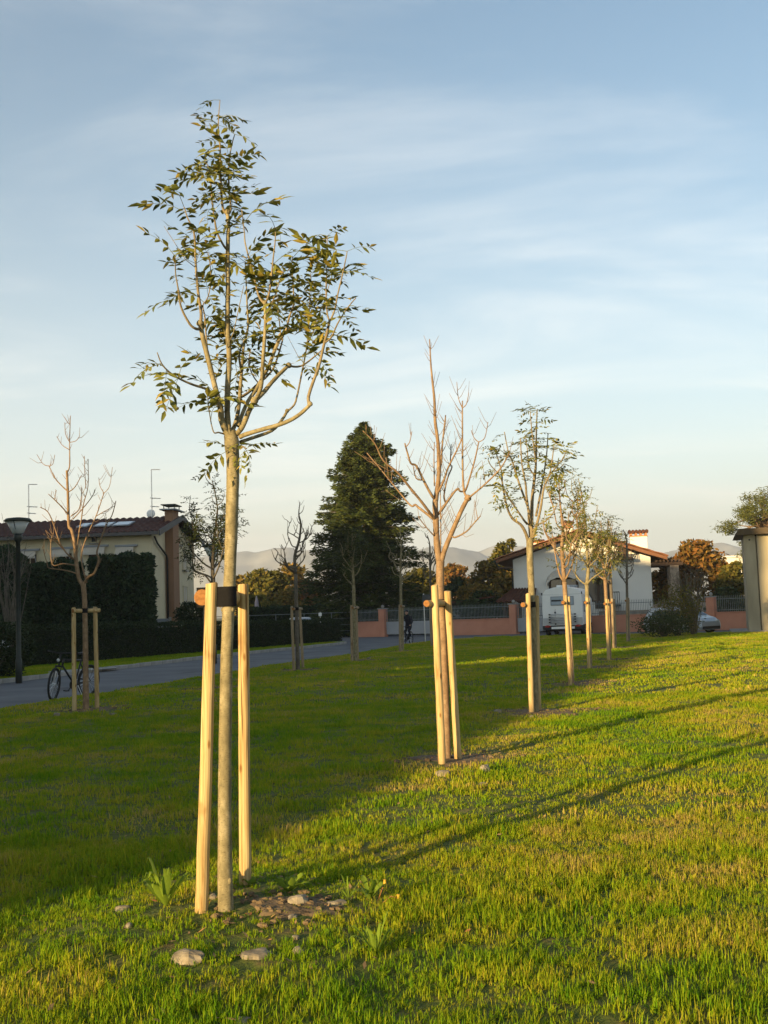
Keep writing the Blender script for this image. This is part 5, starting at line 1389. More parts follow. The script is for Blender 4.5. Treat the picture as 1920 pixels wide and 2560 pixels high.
p = at(22, 1690, 36.5); shrub('big dark rounded shrub at the foot of the street lamp', (p.x - 0.4, 36.5, 0), 1.25, 0.95, M['laurel'], 501, 7000, 0.06, zc=0.9)
p = at(481, 1540, 62); shrub('round clipped topiary bush beside the yellow house gable', (p.x, 62, 0), 0.95, 0.75, M['laurel'], 502, 4200, 0.07, zc=1.85)
p = gp(1660, 1592); shrub('dark loose shrub in front of the parked silver hatchback', (p.x, p.y, 0), 1.4, 0.65, M['evergreen'], 503, 3400, 0.06, zc=0.6, sparse=0.15)
p = gp(1712, 1588); shrub('tall twiggy shrub with brownish leaves over the silver hatchback', (p.x - 0.3, p.y, 0), 1.25, 1.35, M['autumn_olive'], 504, 3000, 0.06, zc=1.25, sparse=0.1)
# twiggy bare shrubs
def twiggy(label, c, h, w, seed, n=40, rad=0.016):
    rn = random.Random(seed); c = Vector(c); t = thing('bare_shrub', label, 'shrub', c); m = MB()
    for i in range(n):
        a = rn.uniform(0, 6.28); l = rn.uniform(0.35, 1) ** 0.6
        tip = c + Vector((math.cos(a) * w * l * rn.uniform(0.2, 1), math.sin(a) * w * l * rn.uniform(0.2, 1), h * rn.uniform(0.55, 1)))
        mid = c + (tip - c) * 0.5 + Vector((rn.uniform(-.15, .15) * w, 0, 0.12 * h))
        b0 = c + Vector((rn.uniform(-.12, .12), rn.uniform(-.12, .12), -0.05))
        m.tube([b0, mid, tip], [rad * 1.6, rad, rad * 0.4], 4)
        for q in range(3):
            s = mid + (tip - mid) * rn.uniform(0.1, 0.9); e = s + Vector((rn.uniform(-1, 1), rn.uniform(-1, 1), rn.uniform(0.2, 1))) * 0.16 * h
            m.tube([s, e], [rad * 0.5, rad * 0.25], 3)
    m.build('stem', M['bark_dark'], t)
p = gp(1735, 1586); twiggy('bare upright branches standing behind the shrubs by the silver car', (p.x, p.y, 0), 3.6, 1.5, 601, 46)
p = at(28, 1540, 52); twiggy('tall bare shrub with curved twigs beside the street lamp head', (p.x, 52, 0), 6.4, 2.4, 602, 24, 0.022)

# ================================================================== street lamps
def street_lamp(label, px_, base_y, top_y, Yd=None):
    b = gp(px_, base_y) if Yd is None else at(px_, base_y, Yd); b = Vector((b.x, b.y, 0.0))
    h = at(px_, top_y, b.y).z
    t = thing('street_lamp', label, 'street lamp', b, 'street lamps along the road')
    Mx = Matrix.Translation(b)
    m = MB(Mx); m.lathe([(0.10, -0.1), (0.10, 0.6), (0.075, 0.65), (0.07, h - 0.75), (0.10, h - 0.74), (0.13, h - 0.62), (0.13, h - 0.52), (0.06, h - 0.5)], 14); m.build('pole', M['dark_metal'], t, smooth=True)
    m = MB(Mx); m.lathe([(0.16, h - 0.50), (0.34, h - 0.13), (0.335, h - 0.13), (0.15, h - 0.495)], 18); m.build('glass_bowl', M['clear'], t, smooth=True)
    m = MB(Mx); m.lathe([(0.40, h - 0.125), (0.43, h - 0.10), (0.36, h - 0.03), (0.15, h), (0.02, h + 0.01)], 20); m.build('lamp_hood', M['dark_metal'], t, smooth=True)
    m = MB(Mx); m.lathe([(0.05, h - 0.45), (0.06, h - 0.2), (0.03, h - 0.16)], 10); m.build('bulb', M['white'], t, smooth=True)
    m = MB(Mx)
    for k in range(3):
        a = k * 2.094 + 0.5; m.bar((0.13 * math.cos(a), 0.13 * math.sin(a), h - 0.5), (0.37 * math.cos(a), 0.37 * math.sin(a), h - 0.12), 0.015)
    m.build('stay', M['dark_metal'], t)
street_lamp('tall grey green street lamp at the left edge beside the kerb', 47, 1700, 1294)
street_lamp('small distant street lamp in front of the tall cypress hedge', 278, 1545, 1422, 64)
street_lamp('street lamp seen among the shaded leafy tree behind the main trunk', 534, 1560, 1359, 44)

# ================================================================== road signs, parasol, wire fence
def sign_post(label, px_, base, top, plate, Yd, mat, w, hgt):
    b = at(px_, base, Yd); b.z = -0.05; h = at(px_, top, Yd).z
    t = thing('road_sign', label, 'sign', b); Mx = Matrix.Translation(b)
    m = MB(Mx); m.lathe([(0.03, 0), (0.03, h + 0.05)], 8); m.build('post', M['steel'], t)
    m = MB(Mx)
    m.box(-w / 2 + plate, w / 2 + plate, -0.045, -0.032, h - hgt, h)
    m.build('plate', mat, t, bevel=0.004)
    m = MB(Mx)
    for z in (h - hgt * 0.25, h - hgt * 0.75): m.box(-w / 2 + plate, w / 2 + plate, -0.031, -0.02, z - 0.02, z + 0.02)
    m.build('bracket', M['steel'], t)
sign_post('road sign seen from the back, dark twin plates beside the cyclist', 1063, 1596, 1484, 0.12, 60, M['sign_back'], 0.42, 0.62)
sign_post('small white sign plate on a thin post behind the low hedge', 802, 1590, 1530, 0.0, 71, M['white'], 0.2, 0.2)
b = at(642, 1525, 94); b.z = 0
t = thing('garden_parasol', 'closed mauve garden parasol under the golden trees', 'parasol', b); Mx = Matrix.Translation(b)
M['mauve'] = surf('mauve parasol cloth', two((0.36, 0.30, 0.33), 0.85), 4, 0.9)
hp = at(642, 1490, 94).z
m = MB(Mx); m.lathe([(0.03, 0), (0.03, hp)], 8); m.build('pole', M['steel'], t)
m = MB(Mx); m.lathe([(0.12, 0.9), (0.26, 1.0), (0.24, 1.6), (0.15, hp - 0.5), (0.05, hp - 0.05), (0.01, hp)], 9); m.build('canopy', M['mauve'], t)
m = MB(Mx); m.lathe([(0.25, 0), (0.25, 0.07), (0.05, 0.1)], 12); m.build('foot', M['concrete'], t)
# wire mesh fence behind the car park
fa_, fb_ = at(120, 1540, 69), at(895, 1540, 82)
t = thing('wire_fence', 'thin wire fence with slender posts behind the low hedge', 'fence', (fa_.x, fa_.y, 0))
fd = Vector((fb_.x - fa_.x, fb_.y - fa_.y, 0)); Lf = fd.length; fd.normalize()
for k in range(11):
    p = Vector((fa_.x, fa_.y, 0)) + fd * Lf * k / 10
    m = MB(); m.tube([p - Vector((0, 0, 0.1)), p + Vector((0, 0, 1.75))], 0.028, 6); m.build('post', M['dark_metal_grey'], t)
m = MB()
for z in (1.72, 1.3, 0.85, 0.4):
    m.tube([Vector((fa_.x, fa_.y, z)), Vector((fb_.x, fb_.y, z))], 0.013 if z < 1.7 else 0.022, 5)
m.build('wire', M['dark_metal_grey'], t)
# grey yard gate in front of the yellow house
ga, gb_ = at(337, 1550, 63), at(425, 1550, 63.5)
t = thing('yard_gate', 'low blue grey sheet gate in front of the yellow house corner', 'gate', (ga.x, ga.y, 0))
Fm = frame_m(Vector((ga.x, ga.y, 0)), math.atan2(gb_.y - ga.y, gb_.x - ga.x)); Lg = (gb_ - ga).length
Lg = math.hypot(gb_.x - ga.x, gb_.y - ga.y)
m = MB(Fm); m.box(0.08, Lg / 2 - 0.01, -0.03, 0.03, 0.05, 1.72); m.build('gate_leaf', M['grey_paint'], t)
m = MB(Fm); m.box(Lg / 2 + 0.01, Lg - 0.08, -0.03, 0.03, 0.05, 1.72); m.build('gate_leaf', M['grey_paint'], t)
m = MB(Fm)
m.box(-0.08, 0.07, -0.08, 0.08, -0.05, 1.95); m.box(Lg - 0.07, Lg + 0.08, -0.08, 0.08, -0.05, 1.8); m.build('gate_post', M['concrete'], t)
m = MB(Fm); m.ball((0, 0, 2.06), 0.11, 0.11, 0.11); m.build('ball_finial', M['concrete'], t, smooth=True)

# far pale house by the cabin
b = at(1850, 1500, 130); b.z = 0
t = thing('far_house', 'pale sunlit far building beside the concrete cabin', 'house', b); zt = at(1850, 1393, 130).z
m = MB(Matrix.Translation(b)); m.box(-1.2, 2.4, 0, 6, 0, zt); m.build('wall', M['white_wall'], t)
m = MB(Matrix.Translation(b)); m.box(-1.4, 2.6, -0.2, 6.2, zt + 0.003, zt + 0.2); m.build('roof', M['white_wall'], t)
m = MB(Matrix.Translation(b)); m.box(-0.6, 0.1, -0.03, -0.003, zt - 1.9, zt - 0.7); m.build('window', M['glass'], t)
# low dark shed roof behind the long wall
b = at(1165, 1560, 84); b.z = 0
t = thing('garden_shed', 'low dark wooden shed roof behind the long salmon wall', 'shed', b); Mx = Matrix.Translation(b)
m = MB(Mx); m.box(-1.6, 1.8, 0, 3, 0, 2.1); m.build('wall', M['dark_wood'], t)
m = MB(Mx); m.prism([(-2.1, 2.0), (2.2, 2.45), (2.2, 2.58), (-2.1, 2.13)], -0.4, 3.4); m.build('roof', M['red_tile'], t)

# ================================================================== vehicles
M['car_silver'] = surf('silver car paint', two((0.36, 0.38, 0.41), 0.95), 2, 0.28, metal=0.35, spec=0.5)
M['car_white'] = surf('white car paint', two((0.74, 0.75, 0.76), 0.96), 2, 0.3, spec=0.5)
M['camper'] = surf('white camper shell', two((0.72, 0.72, 0.71), 0.95), 1.5, 0.4, spec=0.4)
M['plastic'] = surf('black plastic', two((0.02, 0.02, 0.021), 0.7), 8, 0.6)
M['red_lens'] = surf('red lamp lens', two((0.35, 0.02, 0.015), 0.7), 8, 0.25)
M['tyre'] = surf('tyre rubber', two((0.018, 0.018, 0.018), 0.7), 12, 0.8)
def wheel(t, Mx, x, y, r=0.31, w=0.2):
    c = Mx @ Matrix.Translation((x, y, r)) @ Matrix.Rotation(R(90), 4, 'Y')
    m = MB(c); m.lathe([(r * 0.62, -w / 2), (r * 0.94, -w / 2), (r, -w * 0.3), (r, w * 0.3), (r * 0.94, w / 2), (r * 0.62, w / 2)], 22); wo = m.build('wheel', M['tyre'], t, smooth=False)
    m = MB(c)
    m.lathe([(r * 0.05, -w / 2 + 0.01), (r * 0.61, -w / 2 - 0.004), (r * 0.61, w / 2 + 0.004), (r * 0.05, w / 2 - 0.01)], 16); m.build('hub_cap', M['steel'], wo)
def car(label, pos, heading, paint, L=4.0, W=1.72, H=1.47, group='parked cars'):
    """heading: world angle of the nose; local +y is forward"""
    t = thing('parked_car', label, 'car', pos, group); Mx = Matrix.Translation(pos) @ Matrix.Rotation(heading - R(90), 4, 'Z')
    prof = [(-L / 2, 0.45), (-L / 2 - 0.02, 0.75), (-L / 2 + 0.08, 0.95), (-L / 2 + 0.3, 1.35), (-L / 2 + 0.55, H - 0.03), (-L * 0.1, H), (L * 0.12, H - 0.06), (L * 0.30, 0.98), (L / 2 - 0.35, 0.86), (L / 2 - 0.05, 0.66), (L / 2, 0.42), (L / 2 - 0.05, 0.22), (-L / 2 + 0.05, 0.22)]
    n = len(prof); cols = [(-1.0, 0.93), (-0.97, 1.0), (0.97, 1.0), (1.0, 0.93)]
    m = MB(Mx); vs = []; fs = []
    xs_ = (-1, -0.86, 0, 0.86, 1)
    for xi, u in enumerate(xs_):
        for (y, z) in prof:
            tz = max(0, (z - 0.9) / (H - 0.9)); nar = 1 - 0.22 * tz
            dz = -0.05 if abs(u) == 1 and z > 1.2 else 0
            bul = 1 - (0.03 if abs(u) == 1 else 0)
            vs.append((u * W / 2 * nar, y * (bul if abs(y) > L * 0.4 else 1), z + dz))
    for xi in range(4):
        for j in range(n):
            fs.append((xi * n + j, xi * n + (j + 1) % n, (xi + 1) * n + (j + 1) % n, (xi + 1) * n + j))
    fs += [tuple(range(n - 1, -1, -1)), tuple(4 * n + j for j in range(n))]
    m.add(vs, fs); m.build('body', paint, t, smooth=False, bevel=0.03)
    hw = W / 2
    m = MB(Mx)   # windscreen
    def gx(z): return 1 - 0.22 * max(0, (z - 0.9) / (H - 0.9))
    m.add([(-hw * 0.86 * gx(1.0), L * 0.295 + 0.012, 1.0), (hw * 0.86 * gx(1.0), L * 0.295 + 0.012, 1.0), (hw * 0.84 * gx(H - 0.1), L * 0.125 + 0.03, H - 0.09), (-hw * 0.84 * gx(H - 0.1), L * 0.125 + 0.03, H - 0.09)], [(0, 1, 2, 3)])
    m.build('windscreen', M['glass'], t)
    m = MB(Mx); m.add([(-hw * 0.8, -L / 2 + 0.1, 1.02), (hw * 0.8, -L / 2 + 0.1, 1.02), (hw * 0.74, -L / 2 + 0.40, H - 0.1), (-hw * 0.74, -L / 2 + 0.40, H - 0.1)], [(3, 2, 1, 0)])
    m.v = [v for v in m.v]; m.build('rear_window', M['glass'], t)
    for s in (-1, 1):
        m = MB(Mx)
        def sx(z): return s * (hw * gx(z) + 0.008)
        for ya, yb2, yc, yd in ((-L * 0.36, -L * 0.06, -L * 0.06, -L * 0.30), (-L * 0.04, L * 0.25, L * 0.11, -L * 0.04)):
            m.add([(sx(0.98), ya, 0.98), (sx(0.98), yb2, 0.98), (sx(H - 0.16), yc, H - 0.16), (sx(H - 0.16), yd, H - 0.16)], [(0, 1, 2, 3)])
        m.build('side_window', M['glass'], t)
        for y in (-L * 0.31, L * 0.31): wheel(t, Mx, s * (hw - 0.08), y)
        m = MB(Mx); m.ball((s * hw * 0.72, L / 2 - 0.12, 0.68), 0.17, 0.1, 0.09); m.build('headlight', M['clear'], t, smooth=True)
        m = MB(Mx); m.box(s * hw * 0.72 - 0.1, s * hw * 0.72 + 0.1, -L / 2 - 0.035, -L / 2 + 0.1, 0.68, 0.92); m.build('tail_light', M['red_lens'], t)
        m = MB(Mx); m.ball((s * (hw + 0.09), L * 0.22, 1.0), 0.09, 0.06, 0.07); m.build('mirror', paint, t, smooth=True)
    m = MB(Mx); m.box(-hw * 0.8, hw * 0.8, L / 2 - 0.06, L / 2 + 0.02, 0.28, 0.42); m.build('bumper', M['plastic'], t)
    m = MB(Mx); m.box(-0.26, 0.26, -L / 2 - 0.045, -L / 2 - 0.025, 0.5, 0.61); m.build('number_plate', M['white'], t)
    return t
pc = gp(1772, 1583, -0.1)
car('silver hatchback parked behind the dark shrubs near the cabin', (16.0, 61.4, -0.1), R(-55), M['car_silver'])
p = at(750, 1545, 73); car('silver car seen only by its roof behind the low hedge', (p.x, 73, 0.0), R(96), M['car_silver'], H=1.5)
p = at(12, 1565, 52); car('white car roof above the hedge at the left edge', (p.x - 1.2, 52, 0.0), R(8), M['car_white'], H=1.55)
p = at(1188, 1548, 82); car('dark green car glimpsed through the railing of the long wall', (p.x, 81.5, 0.0), R(-34), surf('dark teal paint', two((0.10, 0.14, 0.14), 0.9), 2, 0.3, metal=0.3), H=1.62)

# camper van
cp = gp(1409, 1588, -0.1); cp = Vector((cp.x * 66.5 / cp.y, 66.5, -0.1))
Mc = Matrix.Translation(cp) @ Matrix.Rotation(-R(16.5), 4, 'Z')      # local +y is forward (away)
cv = thing('camper_van', 'white camper van parked with its rear and bicycle rack facing the lawn', 'camper van', cp)
W_, H_, L_ = 2.36, 2.86, 5.6
hw = W_ / 2
sec = [(-hw, 0.62), (-hw - 0.01, 1.6), (-hw + 0.02, H_ - 0.42), (-hw + 0.22, H_ - 0.14), (-hw + 0.7, H_ - 0.01), (0, H_ + 0.03), (hw - 0.7, H_ - 0.01), (hw - 0.22, H_ - 0.14), (hw - 0.02, H_ - 0.42), (hw + 0.01, 1.6), (hw, 0.62)]
m = MB(Mc); n = len(sec); vs = []; fs = []
for y, k, dz in ((0.0, 0.965, -0.05), (0.12, 1.0, 0), (L_ * 0.7, 1.0, 0), (L_, 0.94, -0.3)):
    for x, z in sec: vs.append((x * k, y, z + (dz if z > 1.7 else 0)))
for j in range(3):
    for i in range(n): fs.append((j * n + i, j * n + (i + 1) % n, (j + 1) * n + (i + 1) % n, (j + 1) * n + i))
fs += [tuple(range(n)), tuple(3 * n + i for i in range(n - 1, -1, -1))]
m.add(vs, fs); m.build('body', M['camper'], cv, bevel=0.03)
m = MB(Mc); m.box(-hw - 0.02, hw + 0.02, -0.05, 0.2, 0.36, 0.615); m.build('bumper', M['plastic'], cv, bevel=0.04)
m = MB(Mc); m.box(-hw + 0.1, hw - 0.1, 0.2, L_, 0.28, 0.61); m.build('chassis', M['plastic'], cv)
m = MB(Mc); m.box(-hw + 0.5, hw - 0.5, -0.075, -0.052, 0.40, 0.53); m.build('number_plate', M['white'], cv)
for s in (-1, 1):
    m = MB(Mc); m.ball((s * (hw - 0.28), -0.03, 0.56), 0.2, 0.05, 0.075); m.build('tail_light', M['red_lens'], cv, smooth=True)
    m = MB(Mc); m.box(s * (hw - 0.55) - 0.09, s * (hw - 0.55) + 0.09, -0.065, -0.04, 0.60, 0.66); m.build('reflector', M['clear'], cv)
    for y in (1.15, 4.6): wheel(cv, Mc, s * (hw - 0.14), y, 0.34, 0.24)
    m = MB(Mc); m.box(s * hw - 0.03, s * hw + 0.03, -0.02, 0.02, H_ - 0.45, H_ - 0.3); m.build('marker_light', M['plastic'], cv)
m = MB(Mc); m.box(-0.68, 0.70, -0.03, -0.002, 1.78, 2.32); wo = m.build('rear_window', M['grey_paint'], cv, bevel=0.03)
m = MB(Mc); m.box(-0.63, 0.65, -0.045, -0.031, 1.83, 2.27); m.build('pane', M['pale_glass'], wo)
m = MB(Mc); m.box(-0.62, -0.05, -0.048, -0.046, 2.02, 2.12); m.build('window_bar', M['plastic'], wo)
m = MB(Mc); m.add([(-hw + 0.05, -0.003, 2.43), (0, -0.003, 2.39), (hw - 0.05, -0.003, 2.43), (hw - 0.05, -0.003, 2.445), (0, -0.003, 2.405), (-hw + 0.05, -0.003, 2.445)], [(0, 1, 4, 5), (1, 2, 3, 4)]); m.build('trim_strip', M['grey_paint'], cv)
m = MB(Mc); m.box(-hw + 0.02, hw - 0.02, -0.006, -0.002, 0.64, 1.05); m.build('lower_panel', M['grey_light'] if 'grey_light' in M else surf('pale grey panel', two((0.42, 0.42, 0.42), 0.95), 2, 0.5), cv)
m = MB(Mc); m.box(hw + 0.006, hw + 0.02, 0.6, 1.0, 1.35, 1.95); m.build('side_window', M['glass'], cv)
m = MB(Mc); m.box(hw + 0.006, hw + 0.02, 2.2, 3.3, 1.5, 2.0); m.build('side_window', M['glass'], cv)
m = MB(Mc); m.box(-0.4, 0.3, 0.8, 1.6, H_ + 0.005, H_ + 0.13); m.build('roof_hatch', M['camper'], cv, bevel=0.04)
m = MB(Mc); m.box(-0.5, 0.5, 3.0, 3.9, H_ + 0.005, H_ + 0.16); m.build('roof_vent', M['grey_paint'], cv, bevel=0.04)
m = MB(Mc)                        # bicycle rack
for x in (-0.42, 0.42):
    m.tube([(x, -0.02, 1.55), (x, -0.12, 1.5), (x, -0.14, 0.7), (x, -0.02, 0.66)], 0.02, 6)
for z in (0.80, 0.95, 1.1, 1.25): m.tube([(-0.75, -0.16 - 0.05 * (1.3 - z), z), (0.75, -0.16 - 0.05 * (1.3 - z), z)], 0.022, 6)
rk_ = m.build('bicycle_rack', M['steel'], cv, smooth=True)
m = MB(Mc)
for x in (-0.75, 0.75):
    for z in (0.80, 0.95, 1.1, 1.25): m.box(x - 0.05, x + 0.05, -0.24, -0.12, z - 0.035, z + 0.04)
for x in (-0.42, 0.42):
    m.box(x - 0.04, x + 0.04, -0.18, -0.06, 1.32, 1.42); m.box(x - 0.04, x + 0.04, -0.18, -0.06, 0.66, 0.74)
m.build('rack_clamp', M['plastic'], rk_)

# ================================================================== bicycles
def bicycle(label, name, A, Bp, lean, steer, scale=1.0, group=None, frame_mat=None, zg=-0.1):
    """A front wheel contact, Bp rear wheel contact"""
    A = Vector((A.x, A.y, zg)); Bp = Vector((Bp.x, Bp.y, zg)); d = (A - Bp); d.z = 0; d.normalize()
    c = (A + Bp) / 2
    t = thing(name, label, 'bicycle', c, group)
    ang = math.atan2(d.y, d.x)
    Mx = Matrix.Translation(c) @ Matrix.Rotation(ang, 4, 'Z') @ Matrix.Rotation(lean, 4, 'X') @ Matrix.Scale(scale, 4)
    fm = frame_mat or M['black']
    r = 0.345; xf, xr_ = 0.54, -0.52
    def wh_(x, st):
        Mw = Mx @ Matrix.Translation((x, 0, r))
        if st: Mw = Mx @ Matrix.Translation((x, 0, r)) @ Matrix.Rotation(st, 4, 'Z')
        m = MB(Mw); N = 36; pts = []
        vs = []; fs = []
        for k in range(N):
            a = 2 * math.pi * k / N
            for j in range(8):
                b = 2 * math.pi * j / 8; rr = r - 0.022 + 0.024 * math.cos(b)
                vs.append((rr * math.cos(a), 0.023 * math.sin(b), rr * math.sin(a)))
        for k in range(N):
            for j in range(8): fs.append((k * 8 + j, k * 8 + (j + 1) % 8, ((k + 1) % N) * 8 + (j + 1) % 8, ((k + 1) % N) * 8 + j))
        m.add(vs, fs); w_ = m.build('wheel', M['tyre'], t, smooth=True)
        m = MB(Mw); vs = []; fs = []
        for k in range(N):
            a = 2 * math.pi * k / N
            for rr, yy in ((r - 0.046, -0.012), (r - 0.046, 0.012), (r - 0.062, 0.010), (r - 0.062, -0.010)): vs.append((rr * math.cos(a), yy, rr * math.sin(a)))
        for k in range(N):
            for j in range(4): fs.append((k * 4 + j, k * 4 + (j + 1) % 4, ((k + 1) % N) * 4 + (j + 1) % 4, ((k + 1) % N) * 4 + j))
        m.add(vs, fs); m.build('rim', M['black'], w_)
        m = MB(Mw)
        for k in range(20):
            a = 2 * math.pi * k / 20; s = 0.025 if k % 2 else -0.025
            m.tube([(0.02 * math.cos(a + 1), s, 0.02 * math.sin(a + 1)), ((r - 0.06) * math.cos(a), 0, (r - 0.06) * math.sin(a))], 0.0028, 3)
        m.tube([(0, -0.05, 0), (0, 0.05, 0)], 0.022, 8); m.build('spokes', M['steel'], w_)
    wh_(xr_, 0); wh_(xf, steer)
    bb = (-0.08, 0, 0.29); seat = (-0.24, 0, 0.80); ht, hb_ = (0.30, 0, 0.86), (0.335, 0, 0.72)
    m = MB(Mx)
    m.tube([bb, seat], 0.018, 8); m.tube([seat, (ht[0], 0, ht[2] - 0.03)], 0.018, 8); m.tube([bb, hb_], 0.022, 8); m.tube([ht, hb_], 0.022, 8)
    for s in (-0.055, 0.055):
        m.tube([bb, (xr_, s, r)], 0.011, 6); m.tube([(-0.22, 0, 0.74), (xr_, s, r)], 0.009, 6)
    m.build('frame', fm, t, smooth=True)
    Ms = Mx @ Matrix.Translation((xf, 0, r)) @ Matrix.Rotation(steer, 4, 'Z') @ Matrix.Translation((-xf, 0, -r))
    m = MB(Ms)
    for s in (-0.06, 0.06): m.tube([(0.345, s, 0.70), (0.39, s, 0.62), (xf, s, r)], 0.014, 6)
    m.tube([(0.345, -0.07, 0.70), (0.345, 0.07, 0.70)], 0.02, 6); m.tube([(0.345, 0, 0.70), (0.28, 0, 0.94)], 0.016, 6)
    m.build('fork', fm, t, smooth=True)
    m = MB(Ms); m.tube([(0.20, -0.33, 0.99), (0.25, -0.2, 0.98), (0.31, 0, 0.965), (0.25, 0.2, 0.98), (0.20, 0.33, 0.99)], 0.013, 8); hbo = m.build('handlebar', M['black'], t, smooth=True)
    m = MB(Ms)
    for s in (-1, 1): m.tube([(0.20, s * 0.33, 0.99), (0.215, s * 0.24, 0.985)], 0.018, 8)
    m.build('grip', M['rubber'], hbo)
    m = MB(Mx); m.tube([seat, (-0.27, 0, 0.92)], 0.013, 6); m.ball((-0.30, 0, 0.945), 0.14, 0.065, 0.03, 12, 6); m.ball((-0.18, 0, 0.945), 0.10, 0.03, 0.024, 10, 6); m.build('saddle', M['black'], t, smooth=True)
    m = MB(Mx @ Matrix.Translation(bb)); m.lathe([(0.095, -0.004), (0.095, 0.004)], 24, M=Matrix.Translation((0, -0.05, 0)) @ Matrix.Rotation(R(90), 4, 'X'))
    m.tube([(0, -0.06, 0), (0.10, -0.07, -0.13)], 0.011, 6); m.tube([(0, 0.06, 0), (-0.10, 0.07, 0.13)], 0.011, 6); cr = m.build('crank', M['plastic'], t)
    m = MB(Mx @ Matrix.Translation(bb))
    for s, x, z in ((-1, 0.10, -0.13), (1, -0.10, 0.13)): m.box(x - 0.045, x + 0.045, s * 0.12 - 0.045, s * 0.12 + 0.045, z - 0.012, z + 0.012)
    m.build('pedal', M['plastic'], cr)
    m = MB(Mx)
    m.tube([(-0.08, -0.05, 0.385), (xr_, -0.045, r + 0.04)], 0.006, 4); m.tube([(-0.08, -0.05, 0.195), (xr_, -0.045, r - 0.04)], 0.006, 4); m.build('chain', M['steel'], t)
    m = MB(Mx); m.tube([(-0.14, 0.04, 0.28), (-0.20, 0.16, 0.01)], 0.009, 5); m.build('kickstand', M['steel'], t)
    m = MB(Ms); m.ball((0.40, 0, 0.83), 0.03, 0.035, 0.035, 8, 6); m.build('front_light', M['clear'], t, smooth=True)
    return t, Mx
fr, re_ = gp(139, 1753, -0.1), gp(226, 1741, -0.1)
fr = fr + Vector((-0.12, 0, 0))
bicycle('black bicycle parked on the road behind the goal shaped tree support', 'bicycle', fr, re_, R(-6), R(22), 1.12)

